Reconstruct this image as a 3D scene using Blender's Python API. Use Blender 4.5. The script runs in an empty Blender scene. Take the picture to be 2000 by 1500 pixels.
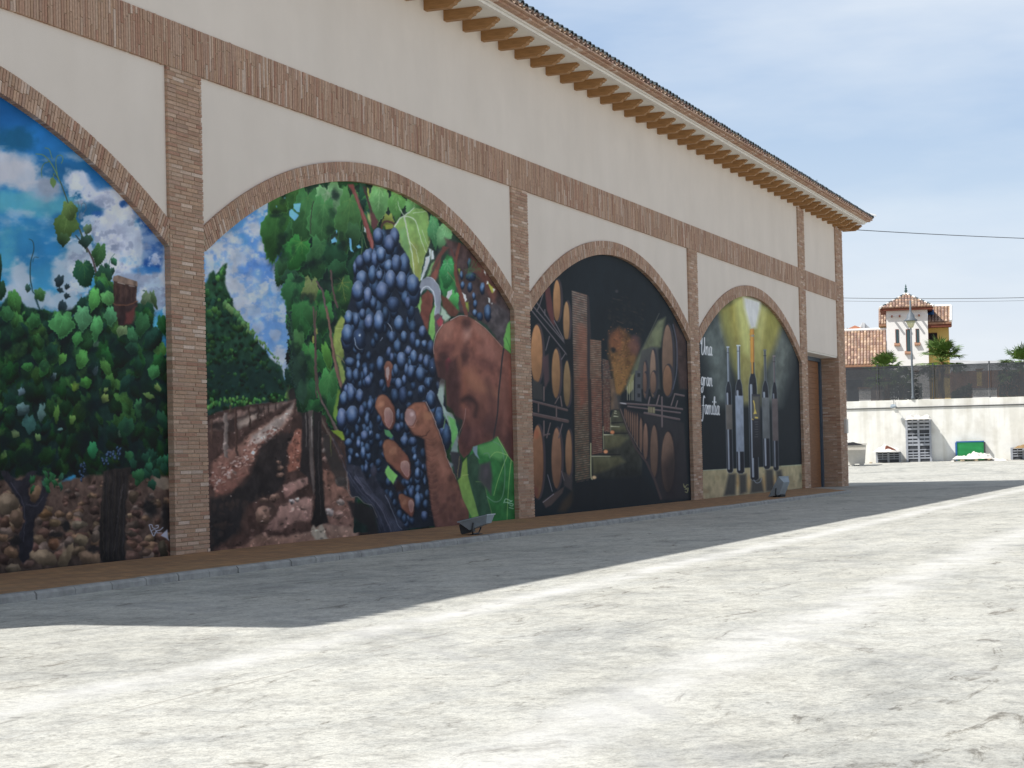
import bpy, bmesh, math, random
import numpy as np
from mathutils import Vector, Matrix
SC = bpy.context.scene; COL = SC.collection
# ---------------------------------------------------------------- camera
CF = 3600.0; YAW, PIT, ROL = 0.37600, 0.02400, -0.02300   # focal length in photo pixels (photo 2000 wide), angles
CAM = Vector((-18.041, -11.285, 1.0))
YAW, PIT, ROL = 0.375842, 0.023989, -0.023340; CAM = Vector((-18.0406, -11.2848, 1.0))
def cam_axes():
    F = Vector((math.cos(YAW) * math.cos(PIT), math.sin(YAW) * math.cos(PIT), math.sin(PIT)))
    R = F.cross(Vector((0, 0, 1))).normalized(); U = R.cross(F)
    c, s = math.cos(ROL), math.sin(ROL)
    return F, c * R + s * U, -s * R + c * U
AF, AR, AU = cam_axes()
cd = bpy.data.cameras.new('camera'); cam = bpy.data.objects.new('camera', cd); COL.objects.link(cam)
cam.matrix_world = Matrix(((AR.x, AU.x, -AF.x, CAM.x), (AR.y, AU.y, -AF.y, CAM.y), (AR.z, AU.z, -AF.z, CAM.z), (0, 0, 0, 1)))
cd.sensor_width = 36.0; cd.lens = CF * 36.0 / 2000.0; cd.shift_y = 60.0 / 2000.0; cd.clip_start = .1; cd.clip_end = 9000
SC.camera = cam
# ---------------------------------------------------------------- light
SUN = Vector((-.58, .563, 1.0)).normalized()          # towards the sun
elev = math.asin(SUN.z); azim = math.atan2(SUN.x, SUN.y)
w = bpy.data.worlds.new('World'); SC.world = w; w.use_nodes = True
nt = w.node_tree; N = nt.nodes; L = nt.links
bg = N['Background']; sky = N.new('ShaderNodeTexSky'); sky.sky_type = 'NISHITA'; sky.sun_disc = False
sky.sun_elevation = elev; sky.sun_rotation = azim; sky.air_density = 1.0; sky.dust_density = 2.2; sky.ozone_density = 1.3; sky.altitude = 400
tc = N.new('ShaderNodeTexCoord'); mp = N.new('ShaderNodeMapping'); mp.inputs['Scale'].default_value = (1.2, 1.2, 5.0); mp.inputs['Rotation'].default_value = (0.15, 0.0, .5)
cn = N.new('ShaderNodeTexNoise'); cn.inputs['Scale'].default_value = 2.2; cn.inputs['Detail'].default_value = 6; cn.inputs['Roughness'].default_value = .55
cr = N.new('ShaderNodeValToRGB'); cr.color_ramp.elements[0].position = .34; cr.color_ramp.elements[1].position = .68
cr.color_ramp.elements[0].color = (0, 0, 0, 1); cr.color_ramp.elements[1].color = (.62, .62, .62, 1)
mx = N.new('ShaderNodeMixRGB'); mx.inputs[2].default_value = (14.2, 14.8, 15.2, 1)
L.new(tc.outputs['Generated'], mp.inputs[0]); L.new(mp.outputs[0], cn.inputs[0]); L.new(cn.outputs[0], cr.inputs[0])
sx = N.new('ShaderNodeSeparateXYZ'); L.new(tc.outputs['Generated'], sx.inputs[0])
def ramp_(stops):
    r = N.new('ShaderNodeValToRGB'); e = r.color_ramp.elements; e[0].position, e[0].color = stops[0][0], (*stops[0][1], 1); e[1].position, e[1].color = stops[-1][0], (*stops[-1][1], 1)
    for p_, c_ in stops[1:-1]: q = e.new(p_); q.color = (*c_, 1)
    L.new(sx.outputs[2], r.inputs[0]); return r
hz = ramp_([(0., (.95,) * 3), (.12, (.88,) * 3), (.25, (.74,) * 3), (.42, (.36,) * 3), (.75, (.05,) * 3)])
hc = ramp_([(0., (.75, .79, .85)), (.06, (.7, .77, .87)), (.13, (.57, .7, .87)), (.24, (.37, .55, .85)), (.5, (.26, .42, .74))])
hm = N.new('ShaderNodeMixRGB'); hm.blend_type = 'MULTIPLY'; hm.inputs[0].default_value = 1; hm.inputs[2].default_value = (16.6, 16.6, 16.4, 1); L.new(hc.outputs[0], hm.inputs[1])
m0 = N.new('ShaderNodeMixRGB'); L.new(hz.outputs[0], m0.inputs[0]); L.new(sky.outputs[0], m0.inputs[1]); L.new(hm.outputs[0], m0.inputs[2])
L.new(cr.outputs[0], mx.inputs[0]); L.new(m0.outputs[0], mx.inputs[1]); L.new(mx.outputs[0], bg.inputs[0]); bg.inputs[1].default_value = .06
sl = bpy.data.lights.new('sun', 'SUN'); sl.energy = 4.9; sl.angle = math.radians(.55); sl.color = (1, .965, .915)
so = bpy.data.objects.new('sun', sl); COL.objects.link(so); so.rotation_euler = (-SUN).to_track_quat('-Z', 'Y').to_euler()
SC.view_settings.view_transform = 'Standard'; SC.view_settings.look = 'None'; SC.view_settings.gamma = 1
SC.view_settings.use_curve_mapping = False; SC.view_settings.exposure = 0.16

# ---------------------------------------------------------------- helpers
RN = random.Random(4)
def ray(u, v): return AF + AR * ((u - 1000) / CF) + AU * ((810 - v) / CF)
def at_depth(u, v, d): return CAM + ray(u, v) * d
def at_y(u, v, y): r = ray(u, v); return CAM + r * ((y - CAM.y) / r.y)
def project(P):
    d = Vector(P) - CAM; k = d.dot(AF); return 1000 + CF * d.dot(AR) / k, 810 - CF * d.dot(AU) / k, k
def tag(o, label=None, cat=None, group=None, kind=None):
    if label: o['label'] = label
    if cat: o['category'] = cat
    if group: o['group'] = group
    if kind: o['kind'] = kind
    return o
def empty(name, loc=(0, 0, 0), rz=0., label=None, cat=None, group=None, kind=None):
    o = bpy.data.objects.new(name, None); COL.objects.link(o); o.location = loc; o.rotation_euler = (0, 0, rz); o.empty_display_size = .2
    return tag(o, label, cat, group, kind)
class MB:
    """collects simple solids into one mesh"""
    def __init__(s): s.v, s.f, s.c = [], [], []
    def add(s, vs, fs, col=None):
        b = len(s.v); s.v += [tuple(p) for p in vs]; s.f += [tuple(b + i for i in f) for f in fs]; s.c += [col or (1, 1, 1)] * len(fs)
    def box(s, a, b, col=None, M=None):
        x0, y0, z0 = a; x1, y1, z1 = b
        vs = [(x0, y0, z0), (x1, y0, z0), (x1, y1, z0), (x0, y1, z0), (x0, y0, z1), (x1, y0, z1), (x1, y1, z1), (x0, y1, z1)]
        if M: vs = [M @ Vector(p) for p in vs]
        s.add(vs, [(0, 3, 2, 1), (4, 5, 6, 7), (0, 1, 5, 4), (1, 2, 6, 5), (2, 3, 7, 6), (3, 0, 4, 7)], col); return s
    def prism(s, P, ax, a, b, col=None, M=None):
        """polygon P in the plane across axis ax (0,1,2), drawn out from a to b"""
        n = len(P)
        def mk(p, t): q = list(p); q.insert(ax, t); return M @ Vector(q) if M else tuple(q)
        s.add([mk(p, a) for p in P] + [mk(p, b) for p in P], [tuple(range(n))[::-1], tuple(range(n, 2 * n))] + [(i, (i + 1) % n, n + (i + 1) % n, n + i) for i in range(n)], col); return s
    def tube(s, pts, rad, n=8, col=None, cap=True):
        pts = [Vector(p) for p in pts]; rad = rad if isinstance(rad, (list, tuple)) else [rad] * len(pts); rings = []
        for i, p in enumerate(pts):
            d = (pts[min(i + 1, len(pts) - 1)] - pts[max(i - 1, 0)]).normalized()
            u = d.orthogonal().normalized() if abs(d.z) > .9 else d.cross(Vector((0, 0, 1))).normalized(); v = d.cross(u)
            rings.append([p + (u * math.cos(2 * math.pi * k / n) + v * math.sin(2 * math.pi * k / n)) * rad[i] for k in range(n)])
        vs = [q for r in rings for q in r]; fs = []
        for i in range(len(pts) - 1):
            for k in range(n): fs.append((i * n + k, i * n + (k + 1) % n, (i + 1) * n + (k + 1) % n, (i + 1) * n + k))
        if cap: fs += [tuple(range(n))[::-1], tuple((len(pts) - 1) * n + k for k in range(n))]
        s.add(vs, fs, col); return s
    def lathe(s, prof, c=(0, 0, 0), n=16, col=None):
        return s.tube([(c[0], c[1], c[2] + z) for r, z in prof], [r for r, z in prof], n, col)
    def mesh(s, name, smooth=False, tint=False):
        me = bpy.data.meshes.new(name); me.from_pydata(s.v, [], s.f); me.validate()
        if tint:
            at = me.attributes.new('tint', 'FLOAT_COLOR', 'CORNER'); arr = []
            for p in me.polygons:
                c = s.c[p.index]; arr += [c[0], c[1], c[2], 1.] * p.loop_total
            at.data.foreach_set('color', arr)
        if smooth: me.polygons.foreach_set('use_smooth', [True] * len(me.polygons))
        me.update(); return me
    def build(s, name, mat, parent=None, smooth=False, tint=False, **k):
        return link(name, s.mesh(name, smooth, tint), mat, parent, **k)
def link(name, me, mat, parent=None, **k):
    if mat is not None and not me.materials: me.materials.append(mat)
    o = bpy.data.objects.new(name, me); COL.objects.link(o)
    if parent: o.parent = parent
    return tag(o, **k)

# ---------------------------------------------------------------- materials
def mat(name, col, rough=.8, var=.12, scale=6., bump=.0, bscale=60., metal=0., spec=.3, col2=None, tint=False, stretch=(1, 1, 1), emit=None, alpha=None, coord='Object', extra=None):
    m = bpy.data.materials.new(name); m.use_nodes = True; nt = m.node_tree; N, L = nt.nodes, nt.links; b = N['Principled BSDF']
    b.inputs['Roughness'].default_value = rough; b.inputs['Metallic'].default_value = metal; b.inputs['Specular IOR Level'].default_value = spec
    g = N.new('ShaderNodeNewGeometry') if coord == 'World' else N.new('ShaderNodeTexCoord')
    mp = N.new('ShaderNodeMapping'); mp.inputs['Scale'].default_value = stretch; L.new(g.outputs['Position' if coord == 'World' else 'Object'], mp.inputs[0])
    n = N.new('ShaderNodeTexNoise'); n.inputs['Scale'].default_value = scale; n.inputs['Detail'].default_value = 7; n.inputs['Roughness'].default_value = .62; L.new(mp.outputs[0], n.inputs[0])
    r = N.new('ShaderNodeValToRGB'); r.color_ramp.elements[0].position = .3; r.color_ramp.elements[1].position = .7
    c2 = col2 or tuple(min(1, x * (1 + var)) for x in col); c1 = tuple(x * (1 - var) for x in col) if not col2 else col
    r.color_ramp.elements[0].color = (*c1, 1); r.color_ramp.elements[1].color = (*c2, 1); L.new(n.outputs[0], r.inputs[0]); out = r.outputs[0]
    if tint:
        a = N.new('ShaderNodeAttribute'); a.attribute_name = 'tint'; q = N.new('ShaderNodeMixRGB'); q.blend_type = 'MULTIPLY'; q.inputs[0].default_value = 1; L.new(out, q.inputs[1]); L.new(a.outputs['Color'], q.inputs[2]); out = q.outputs[0]
    if extra: out = extra(N, L, mp, out)
    L.new(out, b.inputs['Base Color'])
    if bump:
        n2 = N.new('ShaderNodeTexNoise'); n2.inputs['Scale'].default_value = bscale; n2.inputs['Detail'].default_value = 5; L.new(mp.outputs[0], n2.inputs[0])
        bp = N.new('ShaderNodeBump'); bp.inputs['Strength'].default_value = bump; bp.inputs['Distance'].default_value = .02; L.new(n2.outputs[0], bp.inputs['Height']); L.new(bp.outputs[0], b.inputs['Normal'])
    return m
def streaks(N, L, mp, out):
    """vertical rain streaks and faint blotches"""
    m2 = N.new('ShaderNodeMapping'); m2.inputs['Scale'].default_value = (1.3, 1.3, .4); L.new(mp.outputs[0], m2.inputs[0])
    n = N.new('ShaderNodeTexNoise'); n.inputs['Scale'].default_value = 1.0; n.inputs['Detail'].default_value = 8; L.new(m2.outputs[0], n.inputs[0])
    r = N.new('ShaderNodeValToRGB'); r.color_ramp.elements[0].position = .35; r.color_ramp.elements[1].position = .72; r.color_ramp.elements[0].color = (.965, .96, .95, 1); r.color_ramp.elements[1].color = (1.015, 1.015, 1.015, 1); L.new(n.outputs[0], r.inputs[0])
    q = N.new('ShaderNodeMixRGB'); q.blend_type = 'MULTIPLY'; q.inputs[0].default_value = 1; L.new(out, q.inputs[1]); L.new(r.outputs[0], q.inputs[2]); return q.outputs[0]
M = {}
M['plaster'] = mat('cream_render', (.76, .675, .595), .9, .035, .9, .12, 90, extra=streaks, coord='World')
M['brick'] = mat('rustic_brick', (.9, .9, .9), .9, .2, 38, .35, 120, tint=True, coord='World')
M['mortar'] = mat('mortar', (.43, .34, .25), .95, .15, 20, .4, 150)
M['beam'] = mat('varnished_pine_beam', (.35, .185, .075), .6, .25, 5, .1, 40, stretch=(6, 1, 12))
M['white_trim'] = mat('white_painted_plaster', (.78, .74, .68), .8, .05, 3)
M['soffit'] = mat('soffit_plaster', (.76, .72, .65), .85, .05, 2)
M['tile'] = mat('clay_roof_tile', (.84, .8, .74), .85, .3, 14, .2, 60, tint=True, coord='World')
M['kerb'] = mat('kerb_concrete', (.35, .345, .33), .9, .3, 5, .3, 80, coord='World')
M['wood_door'] = mat('brown_door_board', (.24, .11, .05), .6, .2, 3, .1, 30, stretch=(1, 1, 14))
M['blue_metal'] = mat('blue_grey_steel', (.07, .1, .135), .5, .1, 5)
M['grey_metal'] = mat('grey_painted_metal', (.3, .35, .385), .45, .1, 8, spec=.5)
M['lamp_grey'] = mat('street_lamp_grey', (.13, .15, .17), .5, .1, 8)
M['dark_metal'] = mat('dark_metal', (.05, .055, .06), .5, .1, 8)
M['fence'] = mat('dark_grey_fence', (.05, .055, .062), .6, .1, 4)
M['white_wall'] = mat('white_lime_wall', (.82, .81, .79), .9, .03, 2)
M['yellow_wall'] = mat('ochre_wall', (.62, .45, .15), .9, .06, 2)
M['redwood'] = mat('red_brown_wood', (.16, .05, .03), .7, .2, 4)
M['glass_dark'] = mat('window_glass', (.03, .07, .08), .15, .1, 2, spec=.6)
M['plastic_grey'] = mat('grey_crate_plastic', (.34, .36, .4), .55, .08, 4)
M['dark'] = mat('dark_hollow', (.02, .02, .022), .9, .1, 4)
M['white_plastic'] = mat('dirty_white_plastic', (.64, .61, .55), .6, .08, 5)
M['sack'] = mat('white_sack_cloth', (.74, .71, .66), .85, .1, 6, .4, 14)
M['pallet'] = mat('pale_pallet_wood', (.46, .38, .27), .85, .2, 5)
M['green'] = mat('green_plastic', (.035, .34, .11), .45, .1, 3)
M['blue'] = mat('blue_plastic', (.03, .12, .3), .5, .1, 3)
M['palm'] = mat('palm_leaf', (.10, .17, .035), .6, .35, 3, coord='World')
M['palm_dry'] = mat('dry_palm_fibre', (.26, .17, .08), .9, .3, 14, .5, 30)
M['hedge'] = mat('hedge_leaf', (.035, .06, .02), .8, .5, 5, coord='World')
M['rock'] = mat('haze_pale_rock', (.4, .4, .4), .95, .3, .02, 0, coord='World')  # rock kept pale to stand in for distance haze
M['lamp_glass'] = mat('yellowed_lamp_glass', (.6, .58, .36), .3, .05, 3)
M['earth'] = mat('terrace_earth', (.3, .25, .18), .95, .2, 2, coord='World')
M['finial'] = mat('green_iron_finial', (.04, .09, .09), .5)
M['white_tile'] = mat('white_glazed_tile', (.78, .77, .74), .5, .04, 3)
M['dark_tile'] = mat('dark_green_glazed_tile', (.05, .07, .08), .35, .1, 3)
# ---------------------------------------------------------------- mural painting (numpy brush strokes)

def _noise(h, w, sx, sy, seed):
    r = np.random.RandomState(seed)
    gh, gw = int(h / sy) + 3, int(w / sx) + 3
    g = r.rand(gh, gw)
    yy = (np.arange(h) / sy); xx = (np.arange(w) / sx)
    y0 = yy.astype(int); x0 = xx.astype(int)
    fy = yy - y0; fx = xx - x0
    fy = (fy * fy * (3 - 2 * fy))[:, None]; fx = (fx * fx * (3 - 2 * fx))[None, :]
    a = g[y0][:, x0]; b = g[y0][:, x0 + 1]; c = g[y0 + 1][:, x0]; d = g[y0 + 1][:, x0 + 1]
    return (a * (1 - fx) + b * fx) * (1 - fy) + (c * (1 - fx) + d * fx) * fy

def fbm(h, w, sx, sy, seed, octv=4):
    out = np.zeros((h, w)); amp = 1.; tot = 0.
    for o in range(octv):
        out += amp * _noise(h, w, max(sx, 1.2), max(sy, 1.2), seed + o * 17)
        tot += amp; amp *= .55; sx *= .5; sy *= .5
    return out / tot

def spl(pts, closed=True, n=5):
    """smooth curve through the points"""
    P = np.array(pts, float); m = len(P); out = []
    rng = range(m) if closed else range(m - 1)
    for i in rng:
        if closed:
            p0, p1, p2, p3 = P[i - 1], P[i], P[(i + 1) % m], P[(i + 2) % m]
        else:
            p0, p1, p2, p3 = P[max(i - 1, 0)], P[i], P[i + 1], P[min(i + 2, m - 1)]
        for k in range(n):
            t = k / n
            out.append(.5 * ((2 * p1) + (-p0 + p2) * t + (2 * p0 - 5 * p1 + 4 * p2 - p3) * t * t + (-p0 + 3 * p1 - 3 * p2 + p3) * t ** 3))
    if not closed: out.append(P[-1])
    return np.array(out)

def Z(ox, oy, s):
    return lambda *p: [(ox + p[i] / s, oy + p[i + 1] / s) for i in range(0, len(p), 2)]

class Canvas:
    def __init__(c, x0, y0, x1, y1, col=(30, 35, 40), S=1.0):
        c.x0, c.y0, c.S = x0, y0, S
        c.w, c.h = int((x1 - x0) * S), int((y1 - y0) * S)
        c.a = np.zeros((c.h, c.w, 3)); c.a[:] = col
        c.X = x0 + (np.arange(c.w) + .5) / S; c.Y = y0 + (np.arange(c.h) + .5) / S
    def win(c, P, pad):
        P = np.asarray(P, float)
        i0 = max(0, int((P[:, 0].min() - pad - c.x0) * c.S)); i1 = min(c.w, int((P[:, 0].max() + pad - c.x0) * c.S) + 2)
        j0 = max(0, int((P[:, 1].min() - pad - c.y0) * c.S)); j1 = min(c.h, int((P[:, 1].max() + pad - c.y0) * c.S) + 2)
        if i1 <= i0 or j1 <= j0: return None
        return (slice(j0, j1), slice(i0, i1)), c.X[i0:i1][None, :], c.Y[j0:j1][:, None]
    def mix(c, sl, m, col):
        m = m[..., None]; c.a[sl] = c.a[sl] * (1 - m) + np.asarray(col, float) * m
    def sd(c, P, X, Y):
        P = np.asarray(P, float); d = np.full(np.broadcast(X, Y).shape, 1e9); ins = np.zeros(d.shape, bool)
        for i in range(len(P)):
            ax, ay = P[i - 1]; bx, by = P[i]
            ex, ey = bx - ax, by - ay; L = ex * ex + ey * ey + 1e-9
            t = np.clip(((X - ax) * ex + (Y - ay) * ey) / L, 0, 1)
            d = np.minimum(d, (X - ax - t * ex) ** 2 + (Y - ay - t * ey) ** 2)
            if (ay > by) != (ay < by) and ay != by:
                cr = ((ay > Y) != (by > Y)) & (X < (bx - ax) * (Y - ay) / (by - ay) + ax)
                ins ^= cr
        d = np.sqrt(d)
        return np.where(ins, d, -d)
    def poly(c, P, col, soft=.7, al=1., smooth=False, nz=0, col2=None, dirn=(0, 1), rim=None, rimw=2.5, seed=1):
        """filled shape; col2 = colour reached along dirn; rim = colour of its edge; nz = brush mottling"""
        if smooth: P = spl(P)
        P = np.asarray(P, float); r = c.win(P, soft * 2)
        if r is None: return
        sl, X, Y = r; s = c.sd(P, X, Y)
        m = np.clip(.5 + s / (2 * soft), 0, 1) * al
        C = np.zeros(m.shape + (3,)); C[:] = col
        if col2 is not None:
            dx, dy = dirn; L = math.hypot(dx, dy); q = P @ np.array([dx / L, dy / L])
            t = np.clip(((X * dx + Y * dy) / L - q.min()) / (q.max() - q.min() + 1e-6), 0, 1)[..., None]
            C = C * (1 - t) + np.asarray(col2, float) * t
        if nz:
            n = fbm(m.shape[0], m.shape[1], 9 * c.S, 14 * c.S, seed, 3)[..., None] - .5
            C = C * (1 + nz * 2 * n)
        if rim is not None:
            k = np.clip(1 - s / rimw, 0, 1)[..., None] * .8
            C = C * (1 - k) + np.asarray(rim, float) * k
        c.mix(sl, m, C)
    def line(c, P, w, col, w2=None, soft=.6, al=1., smooth=True):
        P = spl(P, False) if smooth and len(P) > 2 else np.asarray(P, float)
        w2 = w if w2 is None else w2; r = c.win(P, max(w, w2) + 2)
        if r is None: return
        sl, X, Y = r; best = np.full(np.broadcast(X, Y).shape, -1e9); n = len(P)
        for i in range(1, n):
            ax, ay = P[i - 1]; bx, by = P[i]; ex, ey = bx - ax, by - ay; L = ex * ex + ey * ey + 1e-9
            t = np.clip(((X - ax) * ex + (Y - ay) * ey) / L, 0, 1)
            d = np.sqrt((X - ax - t * ex) ** 2 + (Y - ay - t * ey) ** 2)
            ww = (w + (w2 - w) * (i - 1 + t) / (n - 1)) / 2
            best = np.maximum(best, ww - d)
        c.mix(sl, np.clip(.5 + best / (2 * soft), 0, 1) * al, col)
    def blob(c, cx, cy, rx, ry, col, al=1., p=1.5, ang=0, nz=0, nsx=14, nsy=14, seed=3):
        """soft airbrushed spot, torn by noise when nz > 0"""
        r = c.win([(cx - rx - ry, cy - rx - ry), (cx + rx + ry, cy + rx + ry)] if ang else [(cx - rx, cy - ry), (cx + rx, cy + ry)], 1)
        if r is None: return
        sl, X, Y = r; ca, sa = math.cos(ang), math.sin(ang)
        u = ((X - cx) * ca + (Y - cy) * sa) / rx; v = (-(X - cx) * sa + (Y - cy) * ca) / ry
        q = np.sqrt(u * u + v * v)
        if nz: q = q + nz * (fbm(q.shape[0], q.shape[1], nsx * c.S, nsy * c.S, seed, 4) - .5) * 2
        m = np.clip(1 - q, 0, 1); m = np.clip(m * p, 0, 1); m = m * m * (3 - 2 * m)
        c.mix(sl, m * al, col)
    def grape(c, cx, cy, rx, ry, k=.6, ang=0., hue=0., dim=1.):
        r = c.win([(cx - rx - 1, cy - ry - 1), (cx + rx + 1, cy + ry + 1)], abs(ang) * 8 + 1)
        if r is None: return
        sl, X, Y = r; ca, sa = math.cos(ang), math.sin(ang)
        u = ((X - cx) * ca + (Y - cy) * sa) / rx; v = (-(X - cx) * sa + (Y - cy) * ca) / ry
        q = np.sqrt(u * u + v * v); m = np.clip((1 - q) * min(rx, ry) / 1.0 + .5, 0, 1)
        dark = np.array([24, 32, 47.]); mid = np.array([50 + 8 * hue, 80 - 3 * hue, 118.]); lit = np.array([124 + 8 * hue, 142, 168.])
        l = np.clip(1.05 - np.sqrt((u + .18) ** 2 + (v + .42) ** 2) * .95, 0, 1)
        t = np.clip(l * 1.6 * (k + .35), 0, 1)[..., None]
        C = dark * (1 - t) + mid * t
        h = np.exp(-(((u + .08) / .6) ** 2 + ((v + .48) / .5) ** 2))[..., None] * min(1., k * 1.05)
        C = C * (1 - h) + lit * h
        e = np.clip((q - .82) / .18, 0, 1)[..., None] * np.clip(-v, 0, 1)[..., None] * .55 * k
        C = C * (1 - e) + np.array([140, 150, 170.]) * e
        s2 = np.exp(-(((u - .15) / .16) ** 2 + ((v - .1) / .22) ** 2))[..., None] * .25 * k
        C = C * (1 - s2) + lit * s2
        e = (np.clip((q - .72) / .28, 0, 1) * np.clip(v + .25, 0, 1))[..., None] * .8
        C = C * (1 - e) + np.array([20, 24, 34.]) * e
        c.mix(sl, m, C * dim)
    def leaf(c, cx, cy, w, h, ang, col, vein=None, seed=0, rim=None, dark=.55, teeth=1., ysh=0., shadow=0.):
        """a five-lobed toothed vine leaf with veins; ang turns it, w/h squeeze it"""
        R = random.Random(seed)
        lob = [(-90, .62), (-62, .98), (-28, .84), (5, 1.02), (35, .86), (72, .98), (90, 1.16), (108, .98), (145, .86), (175, 1.02), (208, .84), (242, .98)]
        lob = [(a + R.uniform(-5, 5), r * R.uniform(.88, 1.1)) for a, r in lob]
        pts = []
        for i in range(len(lob)):
            a0, r0 = lob[i]; a1, r1 = lob[(i + 1) % len(lob)]
            if i == len(lob) - 1: a1 += 360
            for k in range(4):
                t = k / 4; a = math.radians(a0 + (a1 - a0) * t)
                r = (r0 + (r1 - r0) * (t * t * (3 - 2 * t))) * (1 + (.07 * teeth if k % 2 else -.03))
                pts.append((math.cos(a) * r * w / 2, math.sin(a) * r * h / 2))
        ca, sa = math.cos(ang), math.sin(ang)
        P = [(cx + x * ca - y * sa, cy + x * sa + y * ca) for x, y in pts]
        col = np.array(col, float)
        if shadow: c.poly([(x + w * .06, y + h * .1) for x, y in P], (14, 24, 24), soft=1.5 + w * .04, al=shadow)
        lit = np.clip(col * 1.28 + 6, 0, 220)
        c.poly(P, lit, soft=.6, col2=col * dark, dirn=(R.uniform(-.6, .9), 1), nz=.16, rim=rim, rimw=max(1.3, w * .05), seed=seed)
        if vein is not None and w > 7:
            o = (cx + (-0 * ca) + (h * .28) * sa, cy - h * .28 * ca)
            for a in (90, 45, 135, 8, 172, -55, 235):
                L = .8 if a == 90 else .62
                if a in (-55, 235): L = .35
                rr = math.radians(a); x, y = math.cos(rr) * L * w * .5, math.sin(rr) * L * h * .5 + (0 if a != 90 else h * .12)
                e = (o[0] + x * ca - y * sa, o[1] + x * sa + y * ca)
                mid = ((o[0] + e[0]) / 2 + R.uniform(-.03, .03) * w, (o[1] + e[1]) / 2)
                c.line([o, mid, e], max(.8, w * .028), vein, .5, al=.75)
                if w > 22:
                    for t in (.35, .6, .8):
                        bx, by = o[0] + (e[0] - o[0]) * t, o[1] + (e[1] - o[1]) * t
                        dx, dy = (e[0] - o[0]), (e[1] - o[1])
                        for s in (-1, 1):
                            c.line([(bx, by), (bx + .22 * (dx * .8 - s * dy * .7), by + .22 * (dy * .8 + s * dx * .7))], .8, vein, .5, al=.35, smooth=False)
    def fill_leaves(c, P, n, size, cols, seed, asp=(.6, 1.0), vein=None, lo=.5, avoid=None):
        R = random.Random(seed); P = np.asarray(P, float)
        bx0, by0 = P.min(0); bx1, by1 = P.max(0); done = 0; tries = 0
        while done < n and tries < n * 12:
            tries += 1
            x, y = R.uniform(bx0, bx1), R.uniform(by0, by1)
            if c.sd(P, np.array([[x]]), np.array([[y]]))[0, 0] < 0: continue
            t = (y - by0) / (by1 - by0); s = R.uniform(*size)
            col = np.array(R.choice(cols), float) * (1 - (1 - lo) * t) * R.uniform(.75, 1.15)
            c.leaf(x, y, s * R.uniform(*asp), s, R.uniform(-.7, .7), col * .92, vein=(col * 1.2 if vein else None), seed=R.randint(0, 99999), dark=R.uniform(.22, .6), shadow=.4, rim=(col * 1.25 if s > 20 and R.random() < .5 else None))
            done += 1
    def stone(c, cx, cy, rx, ry, col, seed, ang=0.):
        R = random.Random(seed); n = 8; P = []
        for i in range(n):
            a = 2 * math.pi * i / n; r = R.uniform(.78, 1.12)
            x, y = math.cos(a) * rx * r, math.sin(a) * ry * r
            P.append((cx + x * math.cos(ang) - y * math.sin(ang), cy + x * math.sin(ang) + y * math.cos(ang)))
        col = np.array(col, float)
        c.poly(P, col * 1.15, soft=1.1, smooth=True, col2=col * .42, dirn=(R.uniform(-.4, .6), 1), nz=.2, seed=seed)
        c.blob(cx - rx * .2, cy - ry * .4, rx * .6, ry * .45, col * 1.35 + 8, al=.45)
    def clouds(c, P, col, thr, sx, sy, seed, al=.8, k=5., soft=6):
        P = np.asarray(P, float); r = c.win(P, 4)
        if r is None: return
        sl, X, Y = r; m = np.clip(.5 + c.sd(P, X, Y) / (2 * soft), 0, 1); n = fbm(m.shape[0], m.shape[1], sx * c.S, sy * c.S, seed, 6)
        q = np.clip((n - thr) * k, 0, 1); c.mix(sl, m * q * q * (3 - 2 * q) * al, col)
    def warp(c, P, amp, sc, seed, soft=10):
        """drags the wet paint about a little, so that no edge stays ruler-clean"""
        P = np.asarray(P, float); r = c.win(P, 2)
        if r is None: return
        sl, X, Y = r; m = np.clip(.5 + c.sd(P, X, Y) / (2 * soft), 0, 1); h, w = m.shape
        dx = (fbm(h, w, sc, sc, seed, 3) - .5) * 2 * amp * m; dy = (fbm(h, w, sc, sc, seed + 50, 3) - .5) * 2 * amp * m
        A = c.a[sl]; jj = np.clip(np.arange(h)[:, None] + dy, 0, h - 1.001); ii = np.clip(np.arange(w)[None, :] + dx, 0, w - 1.001)
        j0, i0 = jj.astype(int), ii.astype(int); fj, fi = (jj - j0)[..., None], (ii - i0)[..., None]
        c.a[sl] = A[j0, i0] * (1 - fi) * (1 - fj) + A[j0, i0 + 1] * fi * (1 - fj) + A[j0 + 1, i0] * (1 - fi) * fj + A[j0 + 1, i0 + 1] * fi * fj
    def shade(c, P, n, size, al, seed, col=(16, 26, 28)):
        R = random.Random(seed); P = np.asarray(P, float); (x0, y0), (x1, y1) = P.min(0), P.max(0)
        for i in range(n):
            x, y = R.uniform(x0, x1), R.uniform(y0, y1)
            if c.sd(P, np.array([[x]]), np.array([[y]]))[0, 0] > 0: c.blob(x, y, R.uniform(*size), R.uniform(*size) * 1.2, col, al * R.uniform(.5, 1), 1.3, nz=.5, seed=i, nsx=9, nsy=9)
    def mottle(c, P, amt, sx, sy, seed, soft=3):
        P = np.asarray(P, float); r = c.win(P, 2)
        if r is None: return
        sl, X, Y = r; m = np.clip(.5 + c.sd(P, X, Y) / (2 * soft), 0, 1)
        n = fbm(m.shape[0], m.shape[1], sx * c.S, sy * c.S, seed, 4) - .5
        c.a[sl] = c.a[sl] * (1 + (2 * amt * n * m)[..., None])

GREENS = [(38, 84, 44), (46, 100, 48), (30, 72, 48), (58, 112, 50), (34, 92, 40), (28, 66, 52), (70, 122, 52)]
DGREENS = [(26, 58, 40), (30, 68, 40), (24, 52, 42), (36, 80, 44), (44, 92, 46), (24, 60, 50)]

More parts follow.
